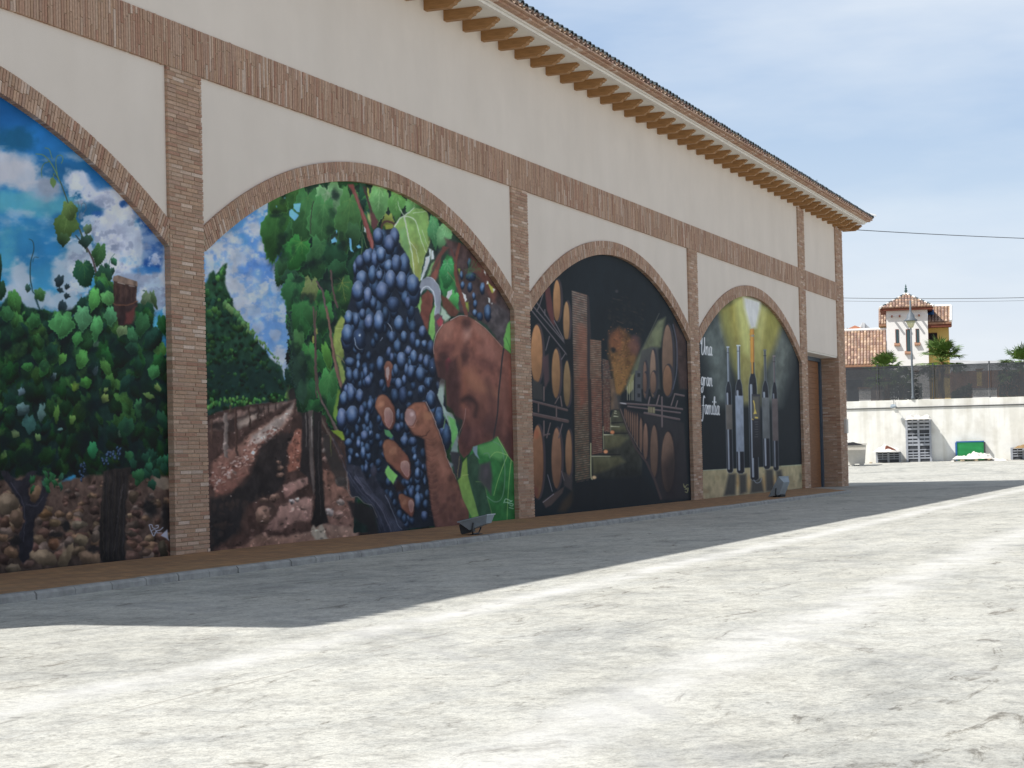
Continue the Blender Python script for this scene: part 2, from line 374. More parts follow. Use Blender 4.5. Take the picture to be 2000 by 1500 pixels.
def paint_vineyard_sky():
    c = Canvas(-330, 60, 340, 1165, (28, 92, 140))
    h, w = c.h, c.w
    Y = c.Y[:, None, None]; t = np.clip((Y - 200) / 330, 0, 1)
    c.a[:] = np.array([17, 72, 128.]) * (1 - t) + np.array([44, 116, 156.]) * t
    c.mottle([(-330, 60), (340, 60), (340, 700), (-330, 700)], .3, 120, 70, 5)
    c.blob(30, 272, 60, 34, (20, 74, 104), .8, nz=.3); c.blob(-120, 300, 120, 60, (22, 80, 120), .7, nz=.3)
    W = (158, 158, 166); TE = (70, 142, 158)
    for x, y, rx, ry, al, sd in ((-20, 330, 95, 45, .95, 1), (40, 340, 60, 34, .9, 2), (80, 375, 50, 34, .7, 3), (20, 312, 60, 22, .6, 4), (-120, 360, 100, 50, .8, 31), (-220, 260, 90, 60, .8, 32), (-230, 450, 120, 60, .7, 33)):
        c.blob(x, y, rx, ry, W, al, 2, nz=.38, seed=sd, nsx=26, nsy=20)
    for x, y, rx, ry, al, sd in ((30, 395, 70, 30, .8, 5), (80, 410, 55, 26, .7, 6), (-30, 400, 60, 26, .7, 7), (40, 460, 60, 34, .55, 8), (20, 500, 30, 60, .5, 9), (130, 400, 50, 22, .7, 35)):
        c.blob(x, y, rx, ry, TE, al, 1.6, nz=.4, seed=sd, nsx=30, nsy=22)
    c.blob(95, 365, 30, 22, (118, 122, 138), .6, 1.6, nz=.4, seed=10)
    c.blob(70, 480, 70, 60, (30, 104, 158), .65, 1.6, nz=.3, seed=11); c.blob(20, 430, 50, 22, (36, 112, 160), .6, 1.5, nz=.3, seed=12)
    for x, y, rx, ry, al, sd in ((150, 352, 34, 26, .95, 13), (185, 375, 34, 26, .95, 14), (215, 385, 42, 26, .95, 15), (235, 420, 44, 40, .98, 16), (245, 465, 44, 44, .98, 17), (205, 450, 40, 40, .9, 18), (262, 485, 26, 34, .9, 19), (215, 510, 60, 34, .95, 20), (260, 530, 60, 30, .8, 21), (300, 560, 50, 50, .8, 22), (230, 430, 30, 20, .8, 23), (320, 520, 16, 60, .8, 24)):
        c.blob(x, y, rx, ry, (168, 170, 184), al, 2.2, nz=.34, seed=sd, nsx=18, nsy=18)
    for x, y, rx, ry, sd in ((200, 395, 26, 16, 25), (240, 452, 26, 30, 26), (225, 478, 26, 18, 27), (262, 545, 60, 16, 28), (300, 590, 40, 26, 29), (270, 470, 14, 20, 30)):
        c.blob(x, y, rx, ry, (112, 120, 142), .65, 1.5, nz=.4, seed=sd, nsx=12, nsy=12)
    c.blob(190, 418, 16, 9, (32, 78, 140), .8, 1.6, nz=.3); c.blob(242, 398, 13, 10, (18, 62, 122), .9, 1.8, nz=.3)
    c.poly([(200, 330), (240, 372), (232, 366), (190, 372), (176, 356), (166, 330)], (22, 84, 140), 5, .85)
    c.poly([(258, 405), (292, 430), (320, 470), (322, 495), (312, 530), (290, 532), (278, 520), (280, 480), (274, 440)], (20, 62, 128), 4, .95)
    c.blob(290, 528, 40, 12, (34, 96, 156), .8, 1.5, nz=.3); c.blob(255, 508, 22, 12, (70, 130, 165), .6, 1.5, nz=.4)
    for x, y, rx, ry, sd in ((40, 540, 26, 40, 40), (20, 575, 50, 22, 41), (70, 585, 40, 26, 42), (130, 540, 40, 50, 43), (120, 590, 50, 34, 44), (150, 500, 30, 40, 45), (-60, 560, 60, 60, 46), (-200, 560, 90, 50, 47)):
        c.blob(x, y, rx, ry, (156, 162, 172), .8, 1.8, nz=.4, seed=sd, nsx=20, nsy=16)
    c.clouds([(-330, 300), (340, 300), (340, 620), (-330, 620)], (150, 160, 174), .52, 60, 34, 91, .6, 4); c.clouds([(130, 330), (335, 430), (335, 620), (130, 600)], (178, 180, 192), .5, 22, 20, 92, .7, 6); c.clouds([(130, 330), (335, 430), (335, 620), (130, 600)], (104, 114, 138), .56, 16, 14, 93, .6, 6)
    # tendrils and the tall shoot
    z = Z(0, 180, 5); gl = (92, 116, 66)
    c.line(z(520, 800, 580, 860, 620, 960, 660, 1070, 700, 1180, 760, 1300, 830, 1480, 850, 1560), 1.6, (58, 70, 48), 3.2)
    c.line(z(350, 605, 420, 615, 480, 670, 540, 770, 580, 870), 1.4, gl, 2.2); c.line(z(440, 545, 480, 560, 500, 620, 510, 650), 1.3, gl)
    c.line(z(560, 800, 545, 690, 560, 625, 600, 620, 615, 650, 600, 695), 1.3, gl); c.line(z(480, 680, 430, 700, 405, 760, 410, 830), 1.6, (74, 98, 58), 1)
    c.line(z(530, 790, 515, 850), 1.2, gl); c.poly(z(515, 830, 550, 870, 545, 900, 520, 940, 490, 890, 490, 850), (84, 112, 62), .8)
    c.line(z(780, 1240, 770, 1120, 760, 1070), 1, (70, 84, 80)); c.line(z(790, 1150, 800, 1090, 830, 1090, 840, 1140, 815, 1180), 1, (80, 84, 96))
    z2 = Z(0, 460, 5)
    c.line(z2(285, 35, 320, 60, 330, 140, 300, 260, 295, 400, 310, 500, 350, 620, 400, 780), 1.3, (38, 66, 70), 3); c.line(z2(320, 260, 335, 215, 375, 215), 1, (38, 66, 70))
    c.line(z2(830, 90, 900, 220, 930, 330, 960, 450, 1000, 560), 3.2, (74, 62, 62), 4.5); c.line(z2(740, 0, 790, 60, 840, 110), 2, (52, 58, 52), 3)
    c.line(z2(1090, 500, 1060, 350, 1075, 240, 1120, 180), 1, (70, 100, 80)); c.line(z2(1400, 540, 1450, 600, 1500, 760, 1540, 1000), 2, (60, 84, 74), 3)
    LG = lambda x, y, w, h, a, col, v=None, **k: c.leaf(x / 5., 460 + y / 5., w / 5., h / 5., a, col, v, **k)
    c.leaf(130, 436, 46, 74, .25, (66, 92, 42), (96, 116, 60), seed=3); c.leaf(136, 410, 30, 40, -.2, (74, 98, 48), (100, 120, 60), seed=4)
    c.leaf(171, 447, 17, 22, .2, (70, 92, 66), seed=5); c.leaf(172, 467, 18, 20, .1, (34, 60, 44), seed=6)
    LG(620, 30, 130, 140, .1, (44, 66, 36), seed=7); LG(830, 60, 120, 120, 0, (32, 54, 46), seed=8)
    LG(970, 180, 140, 230, .2, (44, 82, 42), (66, 104, 58), seed=9); LG(820, 360, 220, 280, -.1, (26, 66, 44), (60, 100, 50), seed=10)
    LG(1010, 390, 170, 260, .1, (28, 60, 42), seed=11); LG(1110, 250, 60, 90, -.5, (38, 84, 56), seed=12); LG(1100, 345, 45, 70, 0, (30, 62, 44), seed=13); LG(1035, 290, 40, 50, 0, (32, 64, 54), seed=14)
    for x, y, w_, h_ in ((580, 440, 90, 130), (655, 495, 50, 50), (590, 535, 70, 60), (655, 590, 60, 60), (610, 690, 100, 130)):
        LG(x, y, w_, h_, .3, (32, 48, 54), seed=int(x))
    LG(270, 510, 60, 90, .2, (40, 70, 60), seed=15); LG(390, 570, 120, 140, -.4, (52, 96, 50), (80, 120, 70), seed=16)
    LG(10, 520, 100, 200, 0, (30, 60, 40), seed=17); LG(0, 300, 40, 300, 0, (24, 50, 38), seed=18)
    LG(1430, 640, 120, 220, .2, (70, 90, 62), (110, 120, 90), seed=19); LG(1500, 620, 60, 180, -.2, (62, 84, 52), seed=20)
    # body of the vine
    top = [(-330, 610), (-250, 585), (-180, 600), (-120, 575), (-60, 590), (0, 600), (18, 572), (34, 582), (50, 598), (76, 606), (100, 610), (120, 606), (140, 604), (148, 596), (162, 592), (176, 570), (186, 560), (205, 556), (224, 560), (232, 590), (262, 590), (280, 596), (296, 612), (300, 640), (306, 668), (318, 690), (330, 700), (345, 700)]
    body = top + [(345, 900), (330, 935), (290, 940), (240, 920), (200, 945), (150, 925), (110, 945), (60, 925), (20, 945), (-60, 930), (-330, 930)]
    c.poly(body, (30, 62, 42), 2.0, col2=(20, 32, 34), nz=.3)
    c.poly(Z(0, 460, 5)(1480, 780, 1520, 790, 1560, 900, 1640, 950, 1650, 1010, 1560, 960, 1530, 1030, 1490, 930), (64, 142, 170), 1.2)
    c.poly(Z(0, 460, 5)(1560, 1020, 1610, 1050, 1610, 1130, 1560, 1080), (64, 142, 170), 1.2)
    c.poly(Z(0, 460, 5)(690, 790, 730, 770, 760, 900, 710, 860), (74, 140, 160), 1.2)
    c.fill_leaves(body, 300, (30, 58), GREENS, 21, asp=(.42, .75), vein=True, lo=.5)
    R = random.Random(5)
    for i in range(70):
        x, y = R.uniform(-320, 330), R.uniform(640, 900)
        c.blob(x, y, R.uniform(8, 22), R.uniform(8, 24), (18, 28, 32), .75, 1.5)
    c.fill_leaves(body, 210, (24, 50), GREENS, 22, asp=(.4, .75), vein=True, lo=.5)
    for i in range(10):
        x, y = R.uniform(-300, 325), R.uniform(600, 890)
        c.leaf(x, y, R.uniform(7, 14), R.uniform(14, 24), R.uniform(-.6, .6), R.choice([(80, 112, 54), (92, 116, 58), (70, 98, 76), (78, 96, 100)]), seed=i)
    c.shade(body, 130, (12, 30), .75, 71)
    for x, y, w_, h_, a, cl in ((600, 860, 250, 270, .1, (58, 116, 62)), (805, 800, 170, 260, 0, (70, 126, 82)), (920, 610, 120, 260, .2, (66, 132, 60)), (1050, 610, 130, 170, -.5, (70, 126, 66)), (1080, 780, 120, 200, 0, (64, 122, 78)), (940, 890, 120, 260, .1, (60, 122, 66)), (760, 1000, 100, 150, .2, (52, 112, 54)), (1190, 930, 100, 130, .4, (98, 122, 78)), (800, 1200, 130, 180, .3, (58, 112, 50)), (610, 1200, 80, 120, .4, (70, 122, 50)), (430, 1290, 110, 170, .3, (48, 106, 48)), (270, 1280, 120, 90, 0, (44, 96, 44)), (740, 1470, 90, 110, .3, (82, 128, 40)), (830, 1430, 120, 110, -.3, (54, 110, 42)), (1500, 1330, 120, 160, .2, (50, 106, 56)), (1290, 960, 110, 170, -.3, (50, 104, 64)), (60, 760, 140, 160, 0, (40, 84, 46)), (330, 830, 130, 170, .2, (44, 94, 48)), (1290, 1090, 130, 120, .1, (40, 88, 56)), (1390, 860, 150, 240, .2, (38, 80, 46)), (1590, 860, 110, 200, -.2, (28, 72, 36))):
        LG(x, y, w_, h_, a, cl, tuple(v * 1.3 for v in cl), seed=x, shadow=.6, rim=tuple(v * 1.25 for v in cl))
    z3 = Z(0, 740, 5.8)
    for x, y, w_, h_, a, cl in ((260, 340, 150, 150, .6, (84, 112, 112)), (470, 380, 90, 220, .1, (72, 100, 96)), (860, 90, 90, 110, .3, (104, 136, 44)), (1190, 220, 90, 110, .3, (104, 122, 60)), (1200, 130, 60, 60, .2, (96, 116, 60)), (640, 390, 80, 220, 0, (70, 108, 44)), (170, 620, 110, 90, .5, (86, 106, 66)), (430, 660, 80, 110, 0, (84, 112, 64)), (1690, 190, 140, 60, .4, (84, 112, 56)), (1050, 800, 130, 200, 0, (34, 104, 62)), (330, 500, 150, 240, 0, (50, 90, 84)), (820, 460, 80, 110, 0, (80, 112, 50)), (1570, 330, 100, 240, 0, (40, 84, 48)), (1430, 540, 180, 260, .2, (28, 66, 42)), (1840, 460, 110, 240, -.2, (28, 66, 44)), (240, 140, 80, 110, .5, (76, 96, 104)), (680, 570, 50, 40, 0, (90, 126, 120))):
        c.leaf(x / 5.8, 740 + y / 5.8, w_ / 5.8, h_ / 5.8, a, cl, None, seed=x, shadow=.5)
    c.shade([(-330, 640), (345, 680), (345, 930), (-330, 930)], 110, (8, 22), .6, 72)
    # stump of the post
    c.poly(z2(1110, 420, 1340, 470, 1330, 640, 1345, 680, 1300, 760, 1290, 870, 1150, 880, 1120, 700, 1105, 560), (66, 46, 40), 1, col2=(42, 32, 34), dirn=(.6, 1), nz=.35)
    for i in range(9): c.line(z2(1130 + i * 25, 470 + i * 5, 1128 + i * 25, 640), .9, (40, 30, 30) if i % 2 else (92, 66, 50), al=.6)
    c.poly(z2(1110, 400, 1150, 388, 1340, 450, 1345, 495, 1200, 470, 1100, 440), (112, 92, 80), .8, nz=.3); c.line(z2(1150, 460, 1220, 478), 1, (170, 160, 150)); c.line(z2(1260, 490, 1320, 498), 1, (170, 160, 150))
    c.line(z2(1110, 668, 1220, 678, 1340, 640), 1.8, (104, 66, 48)); c.poly(z2(1230, 760, 1330, 690, 1300, 860, 1210, 870), (104, 54, 50), 3, .8)
    # ground under the vines: stones
    c.poly([(-330, 925), (-100, 945), (20, 935), (60, 925), (120, 940), (170, 930), (245, 925), (340, 930), (345, 1165), (-330, 1165)], (80, 62, 54), 3, nz=.4, col2=(50, 42, 38))
    R = random.Random(11); TAN = [(112, 86, 66), (96, 70, 60), (104, 74, 66), (120, 98, 76), (88, 66, 58), (110, 92, 82)]
    for i in range(420):
        y = 938 + 150 * (i / 420.) ** 1.0; x = R.uniform(-320, 335); s = 3.6 + 6.0 * (y - 940) / 130 + R.uniform(-1, 2.)
        if x > 330: continue
        c.stone(x, y + R.uniform(-6, 6), s * R.uniform(.9, 1.5), s, np.array(R.choice(TAN)) * R.uniform(.7, 1.12), i)
    z4 = Z(0, 920, 5.8)
    for x, y, rx, ry, cl, a in ((90, 370, 150, 130, (128, 108, 88), .3), (190, 540, 80, 110, (104, 82, 66), 0), (60, 580, 60, 70, (100, 72, 58), 0), (400, 270, 70, 100, (128, 98, 74), .1), (500, 980, 150, 90, (130, 110, 88), .2), (610, 830, 70, 60, (112, 78, 58), 0), (740, 980, 70, 180, (120, 102, 80), .45), (1010, 990, 130, 110, (122, 98, 78), .3), (920, 790, 80, 80, (118, 102, 80), 0), (150, 1110, 90, 70, (104, 90, 74), 0), (620, 590, 80, 50, (116, 94, 68), 0), (500, 480, 90, 50, (120, 88, 58), 0), (900, 600, 80, 50, (118, 104, 86), 0), (1080, 730, 60, 80, (108, 92, 80), .3), (1500, 830, 70, 40, (110, 80, 66), .4), (1640, 830, 60, 35, (106, 78, 64), 0), (1500, 970, 90, 55, (104, 78, 68), .5), (1660, 930, 70, 40, (100, 78, 66), -.3), (1500, 610, 80, 40, (92, 76, 66), 0), (1510, 290, 60, 80, (88, 72, 58), .2), (1480, 710, 60, 40, (84, 70, 60), 0), (1840, 890, 50, 110, (74, 66, 54), -.2), (40, 1000, 60, 80, (70, 52, 46), 0), (310, 1060, 70, 50, (96, 74, 66), 0), (1050, 190, 50, 40, (120, 92, 84), 0)):
        c.stone(x / 5.8, 920 + y / 5.8, rx / 5.8, ry / 5.8, np.array(cl) * .9, x, a)
    c.poly(z4(1720, 30, 1800, 60, 1930, 90, 1940, 200, 1860, 220, 1770, 170), (112, 98, 84), 2, nz=.2)
    for x, y, rx, ry in ((640, 720, 120, 40), (1250, 900, 120, 300), (1700, 400, 120, 160), (200, 800, 140, 120), (1080, 880, 120, 60), (1880, 500, 80, 260), (750, 620, 60, 80)):
        c.blob(x / 5.8, 920 + y / 5.8, rx / 5.8, ry / 5.8, (26, 26, 28), .85, 1.6, nz=.3, seed=x)
    # trunks
    c.poly(z4(0, 0, 60, 120, 160, 250, 250, 400, 270, 560, 230, 700, 210, 950, 260, 1050, 330, 980, 370, 880, 380, 700, 400, 540, 500, 430, 540, 300, 545, 130, 560, 0, 500, 0, 470, 150, 460, 290, 400, 370, 340, 340, 320, 200, 400, 60, 420, 0, 330, 0, 250, 100, 170, 90, 100, 0), (40, 38, 44), 1.6, nz=.25, col2=(28, 28, 34))
    c.line(z4(120, 130, 230, 290, 280, 480, 270, 800), 2.2, (62, 60, 72), 1.2, al=.7); c.line(z4(300, 380, 420, 390, 500, 300), 1.8, (66, 64, 74), 1, al=.7)
    c.poly(z4(1160, 0, 1500, -60, 1460, 120, 1440, 300, 1420, 600, 1420, 1010, 1300, 1030, 1160, 1050, 1120, 900, 1130, 600, 1150, 300, 1180, 150), (44, 38, 36), 2, nz=.25, col2=(30, 28, 28))
    for i in range(12): c.line(z4(1180 + i * 22, 10, 1165 + i * 22, 400, 1170 + i * 20, 1000), 1, ((66, 58, 52), (24, 24, 26), (52, 50, 58))[i % 3], al=.55)
    c.line(z4(1390, 150, 1340, 500, 1300, 900), 3, (66, 60, 62), 1.5, al=.5)
    for x, y in ((215, 893), (227, 888), (205, 900), (235, 880), (162, 930), (160, 912)):
        for k in range(10): c.grape(x + R.uniform(-7, 7), y + R.uniform(-9, 9), 2.2, 3, .35)
    for i in range(22): c.leaf(R.uniform(250, 330), R.uniform(885, 950), 16, 22, R.uniform(-.6, .6), R.choice([(30, 76, 52), (36, 84, 48), (24, 60, 44)]), seed=i + 300)
    for i in range(16): c.leaf(R.uniform(60, 120), R.uniform(925, 955), 8, 18, R.uniform(-.6, .6), R.choice([(40, 82, 60), (36, 84, 48)]), seed=i + 400)
    c.mottle([(-330, 600), (345, 600), (345, 1165), (-330, 1165)], .16, 26, 26, 75); c.warp([(-330, 560), (345, 560), (345, 1160), (-330, 1160)], 3.2, 9, 76)
    # little painted signature
    s = z4; wc = (150, 156, 176)
    c.line(s(1700, 640, 1690, 610, 1720, 610, 1730, 640, 1760, 650, 1790, 640, 1790, 615, 1765, 620), 1.5, wc); c.line(s(1700, 650, 1740, 735, 1770, 680, 1810, 670, 1845, 640), 1.6, wc)
    c.line(s(1715, 680, 1750, 660, 1780, 690), 1.3, wc); c.poly(s(1820, 730, 1895, 660, 1905, 760, 1920, 795, 1880, 760), wc, .8, .85); c.line(s(1740, 700, 1830, 700), 1, wc)
    return c

def paint_harvest():
    c = Canvas(392, 340, 1012, 1100, (40, 60, 50))
    Yt = np.clip((c.Y[:, None, None] - 380) / 400, 0, 1)
    c.a[:] = np.array([66, 124, 176.]) * (1 - Yt) + np.array([100, 136, 180.]) * Yt
    c.blob(505, 520, 60, 50, (70, 108, 172), .8, 1.8, nz=.3, seed=1); c.blob(520, 640, 50, 60, (84, 124, 178), .7, 1.5, nz=.3)
    for x, y, rx, ry, al, sd in ((420, 495, 34, 26, .9, 1), (450, 475, 30, 26, .85, 2), (495, 445, 20, 26, .9, 3), (470, 500, 36, 24, .8, 4), (445, 540, 34, 40, .9, 5), (462, 580, 34, 40, .9, 6), (500, 560, 30, 40, .7, 7), (515, 480, 18, 20, .7, 8), (535, 485, 12, 16, .7, 9), (540, 550, 16, 40, .7, 10), (500, 600, 50, 30, .6, 11), (460, 620, 40, 40, .7, 12), (505, 640, 16, 14, .6, 13), (538, 655, 14, 16, .6, 14), (490, 680, 30, 40, .5, 15), (545, 710, 20, 40, .6, 16), (530, 770, 40, 30, .5, 17), (410, 520, 16, 30, .8, 18), (515, 510, 16, 10, .5, 19)):
        c.blob(x, y, rx, ry, (158, 162, 172), al, 2, nz=.42, seed=sd + 50, nsx=13, nsy=13)
    for x, y, rx, ry in ((495, 475, 14, 16), (510, 530, 26, 20), (520, 545, 20, 20), (440, 470, 14, 8), (420, 505, 6, 10), (465, 420, 30, 14), (500, 590, 14, 8), (490, 430, 18, 10)):
        c.blob(x, y, rx, ry, (74, 118, 178), .7, 1.6, nz=.35, seed=int(x))
    z1 = Z(400, 350, 6); z2 = Z(400, 600, 6); z3 = Z(400, 840, 6)
    c.clouds([(392, 340), (560, 340), (590, 800), (392, 800)], (164, 168, 178), .5, 20, 16, 95, .75, 6); c.clouds([(392, 340), (560, 340), (590, 640), (392, 640)], (84, 124, 178), .55, 16, 14, 96, .6, 6)
    # far row of vines on the left
    row = z1(-20, 1240, 20, 1210, 60, 1100, 100, 1070, 130, 1120, 180, 1050, 240, 990, 265, 985, 240, 1090, 240, 1220, 270, 1320, 310, 1400, 340, 1500) + z2(400, 80, 480, 180, 540, 300, 600, 400, 700, 500, 760, 600, 900, 700, 930, 850, 1000, 920, 1040, 980, 1050, 1090, 900, 1110, 700, 1130, 560, 1140, 400, 1180, 250, 1200, 60, 1280, -30, 1290)
    c.poly(row, (36, 70, 44), 1.8, col2=(24, 46, 40), nz=.35)
    c.fill_leaves(row, 210, (7, 15), GREENS, 31, lo=.45)
    c.poly(z2(20, 700, 300, 640, 600, 680, 880, 760, 900, 960, 600, 1000, 300, 1010, 40, 1000), (24, 44, 40), 8, .8)
    c.fill_leaves(z2(40, 400, 500, 420, 880, 800, 900, 1000, 60, 1000), 60, (6, 13), DGREENS, 32, lo=.8)
    R = random.Random(7)
    for i in range(60):
        x = R.uniform(20, 1000); c.leaf(400 + x / 6, 600 + (1150 - x * .09 + R.uniform(-60, 40)) / 6, 5, 8 * (1.2 - x / 2000), 0, R.choice([(58, 112, 52), (48, 100, 44), (78, 124, 56)]), seed=i)
    for i in range(46):
        t = i / 46.; x = 250 + 680 * t; y = -60 + 760 * t
        c.leaf(400 + (x + R.uniform(-30, 10)) / 6, 600 + (y + R.uniform(-20, 30)) / 6, 7 * (1.3 - t), 11 * (1.4 - t), R.uniform(-.6, .6), R.choice([(86, 120, 66), (74, 112, 62), (62, 106, 60)]), seed=i + 80)
    c.blob(400 + 990 / 6, 600 + 1010 / 6, 10, 18, (88, 110, 56), .8, nz=.3)
    # earth, ditch and fence posts
    gr = z2(-20, 1290, 250, 1200, 560, 1140, 900, 1105, 1060, 1090, 1150, 1200, 1500, 1260, 1800, 1500) + [(760, 900), (800, 1100), (392, 1100), (392, 800)]
    c.poly(z2(980, 900, 1100, 900, 1700, 1100, 1700, 1400, 980, 1300), (42, 38, 36), 3); c.poly(gr, (56, 42, 38), 1.5, nz=.35)
    c.poly(z2(60, 1330, 500, 1200, 900, 1110, 1050, 1100, 700, 1260, 380, 1420, 60, 1460), (112, 92, 84), 3, .8, nz=.35)
    c.poly(z2(50, 1380, 380, 1300, 620, 1180, 700, 1190, 560, 1340, 340, 1460, 60, 1440), (44, 36, 34), 3, .9, nz=.3)
    c.poly(z2(380, 1330, 620, 1230, 640, 1300, 520, 1360, 400, 1430), (132, 118, 108), 3, .8, nz=.3)
    c.poly(z2(620, 1400, 780, 1330, 1000, 1190, 1050, 1110, 1060, 1140, 1000, 1290, 860, 1500) + z3(860, 0, 640, 160, 560, 340, 500, 520, 380, 660, 260, 760, 120, 740, 60, 620, 70, 420, 200, 280, 400, 180), (118, 92, 80), 3, .95, nz=.3, col2=(92, 62, 54))
    c.poly(z2(700, 1390, 960, 1240, 1040, 1130, 1000, 1270, 860, 1440) + z3(820, 40, 640, 150, 520, 170, 560, 60), (150, 142, 136), 4, .75, nz=.4)
    for i in range(240):
        t = R.random(); x = 90 + 760 * t + R.gauss(0, 50); y = 640 - 620 * t + R.gauss(0, 60)
        c.blob(400 + x / 6, 840 + y / 6, R.uniform(1.5, 6), R.uniform(1, 3.4), R.choice([(160, 150, 146), (126, 90, 78), (74, 46, 40), (138, 118, 108), (96, 60, 50)]), .7, 2.2, ang=-.3)
    c.poly(z3(740, 100, 1010, 0, 1060, 40, 1000, 200, 960, 330, 940, 560, 880, 720, 640, 800, 480, 900, 400, 1200, 60, 1420, 60, 800, 300, 760, 520, 560, 640, 240), (36, 31, 30), 4, .96, nz=.25, col2=(26, 26, 28))
    for i in range(60):
        c.blob(400 + R.uniform(80, 820) / 6, 840 + R.uniform(760, 1350) / 6, R.uniform(3, 10), R.uniform(3, 12), (52, 42, 38), .4, 1.5, nz=.3, seed=i)
    RD = [(126, 84, 72), (118, 92, 86), (104, 72, 62), (136, 112, 106), (96, 62, 54)]
    c.poly(z3(980, 200, 1060, 0, 1130, 0, 1130, 420, 1060, 480, 980, 500), (126, 82, 68), 2, nz=.3, col2=(104, 66, 54))
    for i in range(40): c.blob(400 + R.uniform(990, 1120) / 6, 840 + R.uniform(0, 470) / 6, R.uniform(1, 3), R.uniform(1, 2), R.choice([(176, 160, 150), (70, 40, 34), (146, 104, 90)]), .8, 2)
    c.poly(z3(920, 640, 1050, 590, 1200, 540, 1210, 620, 1120, 680, 1000, 760, 950, 790, 920, 720), (126, 100, 92), 2, nz=.25, col2=(96, 70, 64))
    c.poly(z3(700, 1180, 900, 880, 1050, 820, 1260, 780, 1260, 1050, 1050, 1080, 900, 1190), (122, 96, 88), 2.5, nz=.3, col2=(96, 74, 68))
    c.poly(z3(1380, 460, 1700, 500, 1760, 800, 1800, 1230, 1400, 1130, 1400, 700), (104, 74, 62), 3, nz=.35, col2=(88, 68, 62))
    for x, y, rx, ry in ((1160, 910, 60, 40), (1590, 840, 50, 35), (1460, 960, 50, 50), (1020, 840, 40, 40), (1080, 810, 30, 30), (880, 440, 40, 30), (880, 520, 50, 30), (860, 380, 40, 20), (820, 780, 70, 40), (700, 820, 50, 30), (680, 1000, 90, 110), (1390, 130, 30, 50), (1390, 240, 30, 30), (1410, 350, 40, 40), (1600, 600, 60, 50), (1560, 1000, 60, 50)):
        c.stone(400 + x / 6, 840 + y / 6, rx / 6, ry / 6, R.choice([(150, 140, 138), (116, 92, 84), (128, 116, 110)]) if x > 900 else (112, 88, 76), x)
    c.poly(z3(480, 1360, 560, 1260, 700, 1220, 860, 1250, 1250, 1180, 1280, 1090, 1420, 1100, 1800, 1160, 1800, 1290, 1400, 1340, 60, 1440, 300, 1380), (112, 94, 84), 3, nz=.3, col2=(98, 70, 58))
    c.poly(z3(1230, 1180, 1270, 1090, 1300, 1170, 1370, 1100, 1430, 1280, 1300, 1300), (128, 122, 110), 1.5, nz=.15)
    for x, w_, y0, y1, cl in ((245, 50, 1230, 1760, (120, 108, 102)), (370, 30, 1200, 1740, (70, 52, 46)), (520, 26, 1170, 1400, (60, 46, 40)), (620, 20, 1150, 1320, (58, 44, 40)), (690, 12, 1140, 1260, (58, 44, 40)), (750, 12, 1130, 1240, (58, 44, 40)), (820, 10, 1120, 1210, (58, 44, 40)), (300, 26, 1150, 1230, (84, 72, 56)), (80, 20, 1330, 1600, (80, 60, 52))):
        c.poly(z2(x - w_ / 2, y0, x + w_ / 2, y0, x + w_ / 2 + 4, y1, x - w_ / 2 + 4, y1), cl, .8, col2=np.array(cl) * .6, dirn=(1, 0))
    soil = [(405, 810), (560, 770), (700, 800), (760, 1010), (740, 1060), (405, 1090)]
    SP = np.array(soil)
    for i in range(520):
        x, y = R.uniform(405, 740), R.uniform(800, 1080)
        if c.sd(SP, np.array([[x]]), np.array([[y]]))[0, 0] < 3: continue
        b0 = c.a[min(c.h - 1, int((y - c.y0) * c.S)), int((x - c.x0) * c.S)]
        if b0.mean() < 48 and R.random() < .85: continue
        q = R.random(); cl = (b0 * 1.35 + 14 if q < .4 else b0 * .55 if q < .8 else np.array((166, 150, 142.)))
        c.blob(x, y, R.uniform(1.6, 6) if q < .8 else R.uniform(1, 2.4), R.uniform(1.2, 4) if q < .8 else R.uniform(.8, 1.8), cl, .75, 1.8, ang=R.uniform(-.6, .2), nz=.3, seed=i)
    c.warp(soil, 3.6, 12, 88, 8)
    ys = int((800 - c.y0) * c.S); xs_ = int((700 - c.x0) * c.S); c.a[ys:, :xs_] = np.clip(c.a[ys:, :xs_] * np.array([1.16, 1.12, 1.1]) + 2, 0, 255)
    # middle curtain of leaves
    mid = z1(740, 290, 740, 150, 1000, 40, 1400, -30, 1800, -50, 2000, -40, 2600, 100, 3000, 400, 3500, 1000, 3720, 1600) + [(1004, 700), (1004, 1040), (690, 1040)] + z2(1800, 1500, 1500, 1300, 1270, 1240, 1150, 1170, 1080, 1100, 1050, 1000, 1030, 880, 1020, 700, 1030, 600, 1000, 380, 990, 200, 950, 60) + z1(960, 1460, 940, 1300, 930, 1120, 880, 960, 860, 940, 930, 910, 900, 830, 800, 720, 730, 560)
    c.poly(mid, (32, 56, 42), .9, nz=.35, col2=(26, 40, 38))
    c.fill_leaves(mid, 170, (46, 96), DGREENS + GREENS[:3], 41, asp=(.4, .7), vein=True, lo=.85)
    L1 = lambda x, y, w, h, a, col, v=None, **k: c.leaf(400 + x / 6., 350 + y / 6., w / 4.3, h / 4.6, a, tuple(q * .84 for q in col), v and tuple(q * .85 for q in v), **k)
    L2 = lambda x, y, w, h, a, col, v=None, **k: c.leaf(400 + x / 6., 600 + y / 6., w / 4.5, h / 4.8, a, tuple(q * .84 for q in col), v and tuple(q * .85 for q in v), **k)
